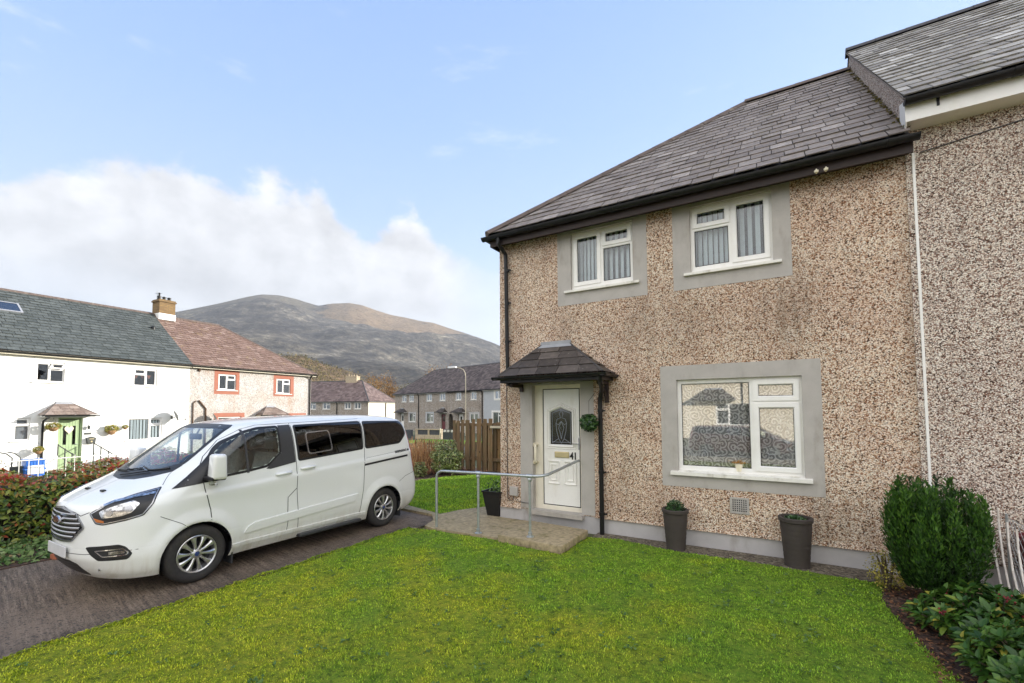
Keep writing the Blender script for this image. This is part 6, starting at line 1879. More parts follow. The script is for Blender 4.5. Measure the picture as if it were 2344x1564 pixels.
# a like house across the road in front: it is what the big window mirrors
opp = thing('detached_house', 'cream house across the road facing the lawn', 'house', (12.0, -25.0, .0), R(180))
oh = [(2.0, 3.6, .9, 2.3), (2.2, 3.3, 3.8, 4.8), (6.0, 7.1, 3.8, 4.8), (9.2, 11.2, .9, 2.3), (9.4, 10.6, 3.8, 4.8), (12.5, 13.5, 3.8, 4.8)]
od_ = (10.9-5.0, 11.8-5.0, .1, 2.2)
shell(opp, 16, 4.95, 8.05, 'cream_render', 'slate_far', oh+[od_], gauge=.5, sw=.6)
for h in oh: window(opp, h, std_lights(h, 'W'), .05, sill=(h[0]-.1, h[1]+.1, .05, h[2]+.02, .06))
mb = MB(); mb.box((od_[0], .08, od_[2]), (od_[1], .12, od_[3])); mb.build('door', 'upvc', opp)
oc = canopy(opp, 10.0, 12.6, 10.8, 11.8, .9, 2.55, 3.25, 'slate_porch', soffit_mat='upvc', rows=4)
downpipe(opp, [(9.6, -.06, 4.6), (9.6, -.06, 0)], .04)
# ------------------------------------------------------------------ far houses
TO = Vector((-41.98, 38.97, -.73)); TZ = R(-15)
tt = Vector((math.cos(TZ), math.sin(TZ), 0))
def far_house(label, s0, s1, ups, lows, can=None, door=None, hipL=False, hipR=False, wall='far_pebbledash', fascia='upvc', pipes=(), lowk='W', arch=None, band='plinth_paint', O=None, rz=TZ, sl='slate_far', rzz=8.33, dep=7.8, run=None, name='terraced_house', doormat='upvc', z0=.73, sc=1.0):
    O = O or TO; t = Vector((math.cos(rz), math.sin(rz), 0))
    o = thing(name, label, 'house', tuple(O+t*s0*sc), rz)
    o.scale = (sc, sc, sc)
    f = lambda q: (q[0]-s0, q[1]-s0, q[2]+z0, q[3]+z0)
    hu = [f(q) for q in ups]; hl_ = [f(q) for q in lows]; hd_ = [f(door)] if door else []
    su = [grow(q, .09, .09, .10, .05) for q in hu]; sl2 = [grow(q, .16, .16, .12, .16) for q in hl_]
    ah = []
    if arch: ah = [(arch[0]-s0, arch[1]-s0, 0, arch[2]+z0)]
    shell(o, s1-s0, 4.95, rzz, wall, sl, su+sl2+hd_+ah, hipL, hipR, gauge=.30, sw=.36, ridge='ridge_dark', fascia=fascia, dep=dep, run=run, ends=(True, True))
    for q, s_ in zip(hu, su): surround(o, s_, q, band, .06); window(o, q, std_lights(q, 'LT' if random.random() < .6 else 'D'), .05, sill=(q[0]-.08, q[1]+.08, .05, q[2]+.02, .06), fw=.05, sw=.05)
    for q, s_ in zip(hl_, sl2): surround(o, s_, q, band, .06); window(o, q, std_lights(q, lowk), .05, sill=(q[0]-.08, q[1]+.08, .05, q[2]+.02, .06), sw=.05)
    if hd_:
        mb = MB(); mb.box((hd_[0][0]+.05, .10, hd_[0][2]), (hd_[0][1]-.05, .14, hd_[0][3])); d_ = mb.build('door', doormat, o)
        mb = MB(); mb.box((hd_[0][0]+.25, .09, hd_[0][2]+1.1), (hd_[0][1]-.25, .099, hd_[0][3]-.25)); mb.build('pane', 'far_glass', d_)
    if can: canopy(o, can[0]-s0, can[1]-s0, can[2]-s0, can[3]-s0, .65, 1.74+z0, 2.24+z0, 'slate_porch', soffit_mat='upvc', rows=3, sw=.45)
    for s_, z in pipes: downpipe(o, [(s_-s0, -.24, 4.85), (s_-s0, -.07, 4.62), (s_-s0, -.07, .0)], .055)
    if ah:
        a0_, a1_, _, az_ = ah[0]; mb = MB(); n = 10; r_ = (a1_-a0_)/2; cx = (a0_+a1_)/2
        # spandrels of the arched passage and its dark tunnel
        for k in range(n):
            an0, an1 = math.pi*k/n, math.pi*(k+1)/n
            p0, p1 = (cx-r_*math.cos(an0), az_-r_+r_*math.sin(an0)), (cx-r_*math.cos(an1), az_-r_+r_*math.sin(an1))
            mb.face([(p0[0], 0, p0[1]), (p1[0], 0, p1[1]), (p1[0], 0, az_), (p0[0], 0, az_)])
        mb.build('arch_spandrel', wall, o, fix=False)
        mb = MB(); mb.box((a0_, .1, 0), (a1_, 4, az_+.1), skip=(2,)); mb.build('passage', 'soil', o, fix=False)
    return o
H1 = far_house('pebbledashed end house with hipped roof, leftmost of the far terrace above the van', 0, 6.2, [(1.9, 2.95, 3.13, 4.06), (3.78, 4.82, 3.13, 4.06)], [(3.72, 5.2, .48, 1.62)], (.75, 3.35, 1.75, 2.3), (1.5, 2.4, -.55, 1.55), hipL=True, pipes=((6.1, 0),))
H2 = far_house('far pebbledashed terrace house with dark maroon front door under its porch', 6.2, 12.4, [(7.94, 9.01, 3.15, 4.06), (10.81, 11.86, 3.15, 4.06)], [(7.83, 9.33, .47, 1.62)], (10.6, 13.05-.7, 11.2, 11.75), (11.1, 11.95, -.5, 1.5), doormat='maroon_paint', band='blue_grey_render')
H3 = far_house('far pebbledashed terrace house beside an arched passage, white front door', 12.4, 19.0, [(14.03, 15.0, 3.15, 4.06), (16.85, 17.78, 3.15, 4.06)], [(16.64, 18.15, .5, 1.6)], (13.8, 16.0, 14.65, 15.2), (14.5, 15.4, -.5, 1.5), fascia='black_plastic', pipes=((18.85, 0),), arch=(12.55, 13.44, 1.55), lowk='D')
H4 = far_house('pale blue grey rendered house at the near right end of the far terrace', 19.0, 26.0, [(20.82, 22.1, 3.1, 4.06)], [(20.5, 21.9, .5, 1.75)], None, None, wall='blue_grey_render', band='upvc')
for nm, h, lab in (('plain yellow curtains in the ground floor window of the far end house', (3.72, 5.2, .48, 1.62), 0), ('yellow curtains in the ground floor window left of the maroon door', (7.83, 9.33, .47, 1.62), 0), ('yellow curtains in the ground floor window near the arched passage', (16.64, 18.15, .5, 1.6), 0)):
    mb = MB(); mb.face([(h[0], .3, h[2]+.73), (h[1], .3, h[2]+.73), (h[1], .3, h[3]+.73), (h[0], .3, h[3]+.73)])
    mb.face([(h[0], .31, h[2]+.73), (h[1], .31, h[2]+.73), (h[1], .31, h[3]+.73), (h[0], .31, h[3]+.73)])
    c_ = mb.build('curtain', 'ivory', fix=False); c_.location = TO; c_.rotation_euler = (0, 0, TZ); tag(c_, nm, 'curtain')
MO = Vector((4.379+(-42.728-4.379)*1.2, -6.96+(34.87+6.96)*1.2, 1.973+(3.2477-1.973)*1.2-4.95*1.2)); MZ = R(15)
H5 = far_house('cream ended house with dark slate front roof and sunlit pink hip behind the van', -4.95, 0, [(-3.66, -2.72, 2.22, 3.12), (-2.14, -1.15, 2.22, 3.10)], [], hipR=True, O=MO, rz=MZ, rzz=8.0, dep=7.0, run=3.6, pipes=((-4.85, 0),), z0=1.70, sc=1.2, sl='slate_far_pink')
H6 = far_house('grey pebbledashed house half hidden behind the pink roofed end house', -14.0, -4.95, [(-7.14, -6.0, 2.22, 3.15), (-9.4, -8.3, 2.22, 3.18)], [], O=MO, rz=MZ, rzz=8.0, dep=7.0, z0=1.70, sc=1.2, sl='slate_far_pink')
for H, x0_ in ((H5, 0),):
    # cream render skin over the end wall, and its pipe
    mb = MB(); mb.face([(4.955, -.003, 0), (4.955, 7.0, 0), (4.955, 7.0, 4.93), (4.955, -.003, 4.93)]); mb.build('end_wall', 'cream_render', H, fix=False)
    downpipe(H, [(5.03, 4.2, 4.8), (5.03, 4.2, 0)], .055); chimney(H, -.85, .95, 3.1, 3.9, 7.0, 8.65, 'sand_stone', 4)
# street lamp
lp = thing('street_lamp', 'tall cream street lamp with a curved arm in front of the far terrace', 'street lamp', (-23.04, 30.0, -.75))
mb = MB(); mb.lathe([(.09, 0), (.09, 1.2), (.055, 1.25)], n=12); mb.tube([(0, 0, 1.2), (0, 0, 6.1), (-.04, -.03, 6.5), (-.2, -.1, 6.85), (-.5, -.2, 7.02), (-.9, -.35, 7.08)], [.055, .045, .042, .04, .038, .034], 8); mb.build('column', 'lamp_post', lp, smooth=True, autos=40)
mb = MB(); mb.rbox((-1.85, -.62, 7.02), (-.85, -.30, 7.20), .05); o_ = mb.build('lantern', 'white_lamp', lp)
# far garden walls, gate, posts
gw = thing('garden_wall', 'low stone garden wall with dark slate panels in front of the far terrace', 'wall', (-24.7, 24.45, -.75), R(3))
mb = MB(); mb.box((0, 0, 0), (2.95, .22, .50)); mb.box((0, 0, .50), (.25, .22, .95)); mb.box((1.42, 0, .50), (1.6, .22, .95)); mb.box((2.75, 0, .50), (2.95, .22, .95)); mb.box((-.03, -.03, .95), (2.98, .25, 1.03)); mb.build('masonry', 'sand_stone', gw)
mb = MB(); mb.box((.25, .06, .50), (1.42, .16, .95)); mb.box((1.6, .06, .50), (2.75, .16, .95)); mb.build('slate_panel', 'dark_slab', gw)
gw2 = thing('garden_wall', 'dark low wall seen just right of the van behind the dry stems', 'wall', (-28.6, 24.2, -.75), R(2))
mb = MB(); mb.box((0, 0, 0), (3.5, .25, .85)); mb.box((-.02, -.03, .85), (3.52, .28, .92)); mb.build('masonry', 'dark_slab', gw2)
gt = thing('iron_gate', 'dark iron gate with three white ornaments beside the stone garden wall', 'gate', (-21.45, 24.5, -.7), R(0))
mb = MB()
for k in range(14): mb.tube([(k*.1, 0, .1), (k*.1, 0, 1.0)], .014, 5)
mb.tube([(0, 0, .95), (1.3, 0, .95)], .018, 5); mb.tube([(0, 0, .15), (1.3, 0, .15)], .018, 5); mb.build('bars', 'iron_dark', gt)
mb = MB(); mb.box((0, .01, .12), (1.3, .025, .72)); mb.build('infill', 'dark_slab', gt)
mb = MB()
for x in (.2, .6, 1.0): mb.lathe([(.05, -.012), (.11, -.012), (.11, .012), (.05, .012)], (x, -.03, .84), 8, 'y')
mb.build('ornament', 'white_metal', gt)
ps = thing('gate_post', 'pale timber post between the stone wall and the iron gate', 'post', (-21.62, 24.3, -.75))
mb = MB(); mb.rbox((-.05, -.05, 0), (.05, .05, 1.12), .01); mb.build('post', 'lamp_post', ps)
vg = MB(); vg.prism([(-23.9, 20), (-16, 20), (-16, 24.3), (-23, 24.3)], -.8, -.62, 'xy'); vg.build('grass_verge', 'lawn_ground'); bpy.data.objects['grass_verge']['kind'] = 'structure'
# ------------------------------------------------------------------ handrail, step, pots
stp = thing('concrete_step', 'mossy concrete step slab in front of the white front door', 'step', (0, 0, 0))
bm = bmesh.new()
vs_ = [bm.verts.new((x, y, z)) for z in (.0, .122) for x, y in ((.71, -1.23), (1.78, -1.30), (1.79, -.32), (.71, -.22))]
for q in ((0, 3, 2, 1), (4, 5, 6, 7), (0, 1, 5, 4), (1, 2, 6, 5), (2, 3, 7, 6), (3, 0, 4, 7)): bm.faces.new([vs_[i] for i in q])
bmesh.ops.bevel(bm, geom=list(bm.edges), offset=.02, segments=2, affect='EDGES', profile=.5)
mb = MB(); mb.addbm(bm); mb.build('slab', 'concrete', stp, smooth=True, autos=35)
hrl = thing('galvanised_handrail', 'galvanised tubular handrail running from the path to the front door', 'handrail', (0, 0, 0))
def arc(a, b_, c, n=6):
    a, b_, c = Vector(a), Vector(b_), Vector(c)
    return [a*(1-t)**2+b_*2*t*(1-t)+c*t*t for t in np.linspace(0, 1, n)]
pts = [(-.56, -1.11, .02), (-.56, -1.11, .84)]+arc((-.56, -1.11, .86), (-.56, -1.11, .965), (-.42, -1.105, .97))+[(.26, -1.08, .98), (1.2, -1.11, 1.0)]+arc((1.28, -1.11, 1.005), (1.42, -1.11, 1.01), (1.45, -.96, 1.03))+[(1.52, -.12, 1.13), (1.525, -.02, 1.135)]
mb = MB(); mb.tube(pts, .021, 12); mb.build('rail', 'galvanised', hrl, smooth=True, autos=50)
for (x, y, z, zt) in ((.26, -1.08, .044, .98), (1.20, -1.11, .122, 1.0)):
    mb = MB(); mb.tube([(x, y, z), (x, y, zt)], .019, 12); po = mb.build('post', 'galvanised', hrl, smooth=True, autos=50)
    mb = MB(); mb.lathe([(.0, 0), (.055, 0), (.055, .012), (.03, .02), (.03, .07), (.02, .075)], (x, y, z), 18); mb.build('base_flange', 'galvanised', po, smooth=True, autos=40)
    mb = MB(); mb.lathe([(.027, -.045), (.031, -.04), (.031, .0), (.027, .005)], (x, y, zt-.03), 14); mb.tube([(x-.05, y, zt), (x+.05, y, zt)], .029, 12); mb.build('clamp', 'galvanised', po, smooth=True, autos=40)
def tall_pot(label, x, y, h, r0, r1):
    o = thing('tall_planter', label, 'plant pot', (x, y, .012), 0, 'tall grey plant pots under the window')
    pr = [(0, 0), (r0, 0), (r0+.004, .01)]+[(r0+(r1-r0)*t+.0016*math.sin(t*120), h*t) for t in np.linspace(.04, .90, 26)]+[(r1, h*.905), (r1+.010, h*.92), (r1+.012, h*.985), (r1+.006, h), (r1-.018, h), (r1-.024, h*.97), (r1-.03, h*.90), (0, h*.90)]
    mb = MB(); mb.lathe(pr, n=44); mb.build('pot', 'pot_clay', o, smooth=True, autos=35)
    mb = MB(); mb.lathe([(0, h*.93), (r1-.03, h*.925)], n=24); mb.build('compost', 'compost', o)
    return o
pA = tall_pot('tall grey brown tapered pot left of the air vent, nearer the front door', 3.07, -.27, .555, .125, .170)
pB = tall_pot('tall grey brown tapered pot right of the air vent, nearer the conifer', 4.51, -.24, .60, .135, .180)
for pot, h, n, dome in ((pA, .555, 620, .12), (pB, .60, 420, .035)):
    P = rng.normal(0, 1, (n, 3)); P /= np.linalg.norm(P, axis=1)[:, None]; P *= rng.uniform(.3, 1, (n, 1))**.5
    P = P*np.array([.125, .125, dome])+np.array([0, 0, h*.94+dome*.35])
    o = leafobj('plant', P, P-np.array([0, 0, h*.8]), .035, 'topiary_leaf', None, rng.random(n)*.9, wid=.55)
    o.location = pot.location
    tag(o, 'low domed evergreen plant filling the left tall pot' if pot is pA else 'flat topped evergreen plant filling the right tall pot', 'plant')
sq = thing('square_planter', 'square tapered black planter by the corner of the house', 'plant pot', (-.175, .13, .044))
mb = MB()
def frust(mb, z0, z1, a, b_):
    i = len(mb.v)
    for z, h in ((z0, a), (z1, b_)): mb.v += [(-h, -h, z), (h, -h, z), (h, h, z), (-h, h, z)]
    for q in ((0, 1, 5, 4), (1, 2, 6, 5), (2, 3, 7, 6), (3, 0, 4, 7)): mb.f.append(tuple(i+j for j in q)); mb.r.append(.5)
    return i
i = frust(mb, 0, .42, .125, .19); mb.f.append((i+3, i+2, i+1, i)); mb.r.append(.5)
frust(mb, .42, .45, .20, .205); frust(mb, .45, .40, .185, .18)
i = len(mb.v); mb.v += [(-.205, -.205, .45), (.205, -.205, .45), (.205, .205, .45), (-.205, .205, .45), (-.185, -.185, .45), (.185, -.185, .45), (.185, .185, .45), (-.185, .185, .45)]
for k in range(4): mb.f.append((i+k, i+(k+1) % 4, i+4+(k+1) % 4, i+4+k)); mb.r.append(.5)
mb.build('pot', 'planter_black', sq, fix=False)
mb = MB(); mb.box((-.18, -.18, .35), (.18, .18, .40)); mb.build('compost', 'compost', sq)
P = rng.normal(0, 1, (120, 3))*np.array([.10, .09, .07])+np.array([.02, 0, .50])
o = leafobj('plant', P, P-np.array([0, 0, .3]), .07, 'ivy_leaf', None, rng.random(120)*.8); o.location = sq.location; tag(o, 'leafy green plant growing in the square black planter', 'plant')
tp = thing('topiary_ball', 'round green artificial topiary ball hanging beside the front door', 'topiary ball', (1.78, -.20, 1.76))
n = 900; P = rng.normal(0, 1, (n, 3)); P /= np.linalg.norm(P, axis=1)[:, None]; P *= rng.uniform(.55, 1, (n, 1))*.145
leafobj('foliage', P, P*6, .052, 'topiary_leaf', tp, wid=.6)
mb = MB(); mb.tube([(0, 0, .1), (0, .01, .35), (.12, .02, .50)], .004, 5); mb.build('cord', 'iron_dark', tp)
bkr = thing('brick', 'single loose red brick at the edge of the ivy beside the van', 'brick', (-4.12, -4.72, .0), R(20))
mb = MB(); mb.rbox((-.055, -.11, 0), (.055, .11, .07), .006); mb.build('block', 'brick_red', bkr)
# ------------------------------------------------------------------ timber fence and gate behind the house
fn = thing('timber_fence', 'tall weathered timber board fence between the house corner and the leafy shrub', 'fence', (0, 5.0, 0))
px2x = lambda p: -5.04+(p-1036)*1.90/110
bl = [(1036.7, 1043.6, 1.64), (1046.3, 1053.6, 1.63), (1056.5, 1063.0, 1.66), (1066.9, 1076.2, 1.65), (1081.8, 1088.6, 1.68), (1093.3, 1102.9, 1.70), (1107.7, 1115.6, 1.69), (1119.8, 1128, 1.70), (1132.5, 1141, 1.58), (1143, 1152, 1.60), (1156, 1165, 1.6)]
for a, b_, h in bl:
    mb = MB(); x0, x1 = px2x(a), px2x(b_); y0 = 0 if a < 1130 else .12
    mb.rbox((x0, y0, .03+random.uniform(0, .02)), (x1, y0+.022, h), .006, random.random()); mb.r = [random.random()]*len(mb.r); r_ = mb.r[0]
    mb.build('board', 'fence_wood', fn)
bk2 = [(1042, 1048), (1052, 1058), (1063.8, 1068), (1074, 1083), (1090.2, 1095), (1101.5, 1109), (1113, 1116.5), (1117.8, 1122), (1126, 1134)]
for a, b_ in bk2:
    if b_-a < 2: continue
    mb = MB(); mb.rbox((px2x(a), .075, .03), (px2x(b_), .095, 1.56), .005, random.uniform(.15, .5)); mb.build('board', 'fence_wood', fn)
for z in (.35, 1.45):
    mb = MB(); mb.rbox((px2x(1036), .0225, z), (px2x(1170), .0745, z+.09), .005, .3); mb.build('rail', 'fence_wood', fn)
for p in (1036, 1170):
    mb = MB(); mb.rbox((px2x(p)-.02, .096, 0), (px2x(p)+.08, .19, 1.6), .006, .2); mb.build('post', 'fence_wood', fn)
mb = MB(); mb.rbox((px2x(1126), -.09, 1.40), (px2x(1168), -.03, 1.47), .005, .9); mb.build('top_rail', 'lamp_post', fn)
# ------------------------------------------------------------------ hedges and shrubs
def hedge(name, label, x0, x1, y0, y1, h, n, leafs, material, base=0.0, red=True):
    o = thing(name, label, 'hedge', ((x0+x1)/2, (y0+y1)/2, base))
    wx, wy = (x1-x0)/2, (y1-y0)/2
    U = rng.uniform(-1, 1, (n, 3))
    f = rng.random(n)
    # most leaves near the skin: top, near side and ends
    P = np.stack([U[:, 0]*wx, U[:, 1]*wy, (U[:, 2]+1)/2*h], 1)
    nrm = rng.normal(0, .3, (n, 3))
    dpt = np.abs(rng.normal(0, .08, n))
    m1 = f < .45; P[m1, 0] = wx-dpt[m1]; nrm[m1, 0] += 1
    m2 = (f >= .45) & (f < .82); P[m2, 2] = h-dpt[m2]; nrm[m2, 2] += 1
    m3 = (f >= .82) & (f < .9); P[m3, 1] = -wy+dpt[m3]
    bul = .10*np.sin(P[:, 1]*2.1+1)+.07*np.sin(P[:, 1]*5.3+P[:, 2]*4)+.05*np.sin(P[:, 0]*7+P[:, 1]*9)
    P[:, 0] += bul*(P[:, 2] > .15)*1.0-np.clip(.35-P[:, 2], 0, 1)*.3*(P[:, 0] > 0); P[:, 2] += np.where(P[:, 2] > h*.7, bul*.9, 0)
    nrm[:, 2] += .5
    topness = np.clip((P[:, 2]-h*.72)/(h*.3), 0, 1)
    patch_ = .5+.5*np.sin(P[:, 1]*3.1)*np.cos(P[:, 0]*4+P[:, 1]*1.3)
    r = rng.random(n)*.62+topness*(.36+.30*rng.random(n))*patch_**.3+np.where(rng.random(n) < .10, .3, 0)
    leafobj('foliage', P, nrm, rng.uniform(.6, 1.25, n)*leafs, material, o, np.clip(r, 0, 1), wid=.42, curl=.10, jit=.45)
    mb = MB()
    for k in range(int((y1-y0)*9)):
        x, y = random.uniform(-wx*.7, wx*.75), random.uniform(-wy, wy)
        mb.tube([(x, y, 0), (x+random.uniform(-.1, .1), y+random.uniform(-.1, .1), h*.5), (x+random.uniform(-.15, .15), y+random.uniform(-.2, .2), h*.97)], [.016, .012, .005], 5)
    mb.build('stem', 'bark', o)
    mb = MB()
    mb.box((-wx*.75, -wy*.98, .1), (wx*.55, wy*.98, h*.82)); mb.build('dark_core', 'compost', o)  # plain dark box filling the middle of the hedge
    return o
hedge('clipped_hedge', 'glossy green garden hedge with red young leaf tips left of the van', -6.6, -5.05, -7.6, .9, 1.05, 21000, .095, 'hedge_leaf')
# ivy ground cover at the foot of the hedge
n = 5200
P = np.stack([rng.uniform(-5.35, -4.10, n), rng.uniform(-7, -.3, n), np.zeros(n)], 1)
P[:, 0] += .06*np.sin(P[:, 1]*4)+.05*np.sin(P[:, 1]*11); P[:, 2] = rng.uniform(.01, .14, n)*np.clip((-4.05-P[:, 0])*2.2, .15, 1)
tag(leafobj('ivy', P, np.tile([.2, -.1, 1.], (n, 1)), rng.uniform(.04, .085, n), 'ivy_leaf', None, wid=.8, jit=.5), kind='stuff')
sheet('hedge_bed', [(-7, -9), (-4.10, -9), (-4.10, .0), (-7, .9)], -.2, .012, 'mulch')
# dry stems and leafy shrub by the back lawn
ds_ = thing('dry_stem_hedge', 'tall orange brown dry stems standing behind the rear of the van', 'dead hedge', (-5.9, 4.0, 0))
n = 1500; bx_ = np.stack([rng.uniform(-1.9, 1.0, n), rng.uniform(-1.1, .5, n), rng.uniform(.05, .35, n)], 1)
hh = rng.uniform(.35, .85, n); lean = rng.normal(0, .10, (n, 2)); ww = .009
top_ = bx_+np.stack([lean[:, 0], lean[:, 1], hh], 1); a = rng.uniform(0, 6.28, n); off = np.stack([np.cos(a)*ww, np.sin(a)*ww, np.zeros(n)], 1)
V = np.stack([bx_-off, bx_+off, top_+off*.4, top_-off*.4], 1).reshape(-1, 3); i = np.arange(n)*4; F = np.stack([i, i+1, i+2, i+3], 1)
npmesh('stems', V, F, 'dry_stem', ds_, rng.random(n))
P = np.stack([rng.uniform(-1.9, 1.1, 1500), rng.uniform(-1.1, .5, 1500), rng.uniform(.02, .95, 1500)**1.2], 1); leafobj('dry_leaves', P, rng.normal(0, 1, (1500, 3)), .05, 'dry_stem', ds_, rng.random(1500)*.9)
n = 1600; P = np.stack([rng.uniform(-6.6, -3.3, n), rng.uniform(3.0, 4.6, n), rng.uniform(.01, .14, n)], 1); P = P[(P[:, 1] > 2.3+(P[:, 0]+6.6)*.62)]
tag(leafobj('dead_leaves', P, np.tile([0, -.3, 1.], (len(P), 1)), .09, 'dead_leaf', None, wid=.6), kind='stuff')
sheet('back_bed', [(-7, 1.5), (-4.4, 1.2), (-4.3, 2.6), (-3.4, 4.0), (-2.6, 4.73), (-2.5, 5.6), (-7, 5.6)], -.2, .026, 'mulch')
bush('leafy_shrub', 'pale green leafy shrub between the dry stems and the timber fence', 'shrub', (-4.28, 3.75, .05), (1.05, .9, 1.0), 2100, .075, 'shrub_leaf')
bush('leafy_shrub', 'small low pale green shrub at the foot of the dry stems', 'shrub', (-4.75, 3.1, .0), (.5, .45, .45), 500, .06, 'shrub_leaf')
# far hedge line behind the back garden
lf_ = thing('picket_fence', 'low dark paling fence behind the dry stems and shrub', 'fence', (-9.5, 8.0, -.1))
for k in range(46):
    mb = MB(); x = .13*k; mb.rbox((x, 0, 0), (x+.075, .02, .78+.02*math.sin(k*2.3)), .004, random.random()*.5); mb.build('paling', 'fence_wood', lf_)
for z in (.15, .6):
    mb = MB(); mb.rbox((-.05, .0205, z), (6.0, .06, z+.07), .004, .4); mb.build('rail', 'fence_wood', lf_)
# conifer: upright sprays fanning from the base
cf = thing('dwarf_conifer', 'dense dark green upright dwarf conifer bush in front of the house wall', 'conifer', (5.70, -.78, .0))
cen, tds, nor, szs, rr_ = [], [], [], [], []
NP = 76
for k in range(NP):
    a = k*2.39996+random.uniform(-.2, .2); r0 = math.sqrt((k+.5)/NP)
    cx, cy = math.cos(a), math.sin(a)
    R_ = .365 if cx > 0 else .365
    h = 1.22*(1-.17*r0**4)*random.uniform(.86, 1.07)
    tx, ty = cx*r0*R_, cy*r0*.36
    if .12 < tx < .20 and ty < .12: h *= .80           # the cleft near the right side
    if tx > .20: tx += .02; h *= 1.03
    base = np.array([cx*r0*.16, cy*r0*.14, .04]); tip = np.array([tx, ty, h])
    bul = np.array([cx*r0*(R_+.11), cy*r0*.44, h*.50])
    m = int(420*(.40+.75*r0)); pw = random.uniform(.045, .074); tone = random.gauss(0, .09)
    t = rng.uniform(.10, 1, m)[:, None]
    p = base*(1-t)**2+bul*2*t*(1-t)+tip*t*t
    tg = 2*(1-t)*(bul-base)+2*t*(tip-bul); tg /= np.linalg.norm(tg, axis=1)[:, None]
    ra = rng.uniform(0, 2*np.pi, m); e = np.stack([np.cos(ra), np.sin(ra), np.zeros(m)], 1)
    rad_ = pw*(np.sin(np.clip(t*.90+.05, 0, 1)*np.pi)**.5*.9+.12)*np.sqrt(rng.uniform(.1, 1, m))[:, None]
    cen.append(p+e*rad_); d_ = tg*.9+e*rng.uniform(.2, .8, (m, 1))+rng.normal(0, .18, (m, 3)); tds.append(d_/np.linalg.norm(d_, axis=1)[:, None])
    nor.append(e+rng.normal(0, .35, (m, 3))); szs.append(rng.uniform(.022, .048, m))
    lit = (rad_[:, 0]/pw)*.62-.18+.46*t[:, 0]**2*(.4+.6*r0)+tone+rng.normal(0, .13, m)  # shade between plumes put into the colour: inner sprays darker, tips lighter
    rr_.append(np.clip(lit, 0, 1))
cen, tdir, nor, szs, rr_ = map(np.concatenate, (cen, tds, nor, szs, rr_))
m_ = len(cen); szs = szs[:, None]
sd3 = np.cross(nor, tdir); sd3 /= np.linalg.norm(sd3, axis=1)[:, None]+1e-9
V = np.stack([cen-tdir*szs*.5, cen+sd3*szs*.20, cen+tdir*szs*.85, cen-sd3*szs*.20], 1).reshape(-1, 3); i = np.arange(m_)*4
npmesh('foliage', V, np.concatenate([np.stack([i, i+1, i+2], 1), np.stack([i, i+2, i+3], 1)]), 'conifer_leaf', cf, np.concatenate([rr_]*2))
mb = MB()
for k in range(14):
    a = random.uniform(0, 6.28); r0 = random.random()*.5; mb.tube([(math.cos(a)*.1*r0, math.sin(a)*.1*r0, 0), (math.cos(a)*.35*r0, math.sin(a)*.3*r0, .5), (math.cos(a)*.36*r0, math.sin(a)*.3*r0, 1.0)], [.016, .011, .005], 5)
mb.build('stem', 'bark', cf)
yl = bush('yellow_shrub', 'small yellow leaved shrub at the foot of the conifer', 'shrub', (5.32, -.68, .0), (.36, .34, .42), 700, .030, 'yellow_leaf')
# skimmia with berries: whorls of leaves on short stems
def skimmia(label, loc, size, nst):
    o = thing('berry_shrub', label, 'shrub', loc, 0, 'red berried evergreen shrubs in the bed')
    V, Fs, rr, bv = [], [], [], []
    mb = MB()
    for k in range(nst):
        a = random.uniform(0, 6.28); r_ = math.sqrt(random.random())
        x, y = math.cos(a)*r_*size[0], math.sin(a)*r_*size[1]; z = size[2]*(1-.62*r_*r_)*random.uniform(.72, 1.05)
        tip = Vector((x, y, z)); mb.tube([(x*.3, y*.3, 0), (x*.7, y*.7, z*.55), tip], [.011, .008, .005], 5)
        out = Vector((math.cos(a)*r_*.7, math.sin(a)*r_*.7, .8)).normalized()
        for tier in range(3):
            for q in range(6):
                an = q*1.05+random.uniform(-.3, .3)+tier*.5; e1 = out.orthogonal().normalized(); e2 = out.cross(e1)
                rd_ = e1*math.cos(an)+e2*math.sin(an)
                ln = random.uniform(.068, .112)
                d_ = (rd_+out*random.uniform(.15, 1.3)*(1.2-.40*tier)).normalized(); nrm = (out-d_*out.dot(d_)).normalized(); sd_ = d_.cross(nrm)
                b0 = tip-out*.045*tier+rd_*.008; w_ = ln*.235; i0 = len(V)
                V += [tuple(b0), tuple(b0+d_*ln*.45+sd_*w_+nrm*.006), tuple(b0+d_*ln*.45-nrm*.004), tuple(b0+d_*ln*.45-sd_*w_+nrm*.006), tuple(b0+d_*ln*.8+sd_*w_*.62-nrm*.004), tuple(b0+d_*ln*.8-nrm*.010), tuple(b0+d_*ln*.8-sd_*w_*.62-nrm*.004), tuple(b0+d_*ln-nrm*.018)]
                Fs += [(i0, i0+1, i0+2), (i0, i0+2, i0+3), (i0+1, i0+4, i0+5), (i0+1, i0+5, i0+2), (i0+2, i0+5, i0+6), (i0+2, i0+6, i0+3), (i0+4, i0+7, i0+5), (i0+5, i0+7, i0+6)]
                c_ = random.random()*.9 if random.random() < .95 else .97
                rr += [c_]*8
        if random.random() < .13: bv.append(tip+out*.02)
    npmesh('foliage', np.array(V), np.array(Fs), 'skimmia_leaf', o, np.array(rr))
    mb.build('stem', 'bark', o)
    for c_ in bv:
        bb_ = MB()
        for q in range(16):
            bm = bmesh.new(); bmesh.ops.create_icosphere(bm, subdivisions=1, radius=.0075)
            bb_.addbm(bm, random.random(), Matrix.Translation(c_+Vector((random.gauss(0, .018), random.gauss(0, .018), random.gauss(0, .012)))))
        bb_.build('berry_cluster', 'berry', o)
    return o
skimmia('broad leaved evergreen shrub with dark red berries at the foot of the conifer', (5.85, -1.62, .0), (.50, .50, .42), 120)
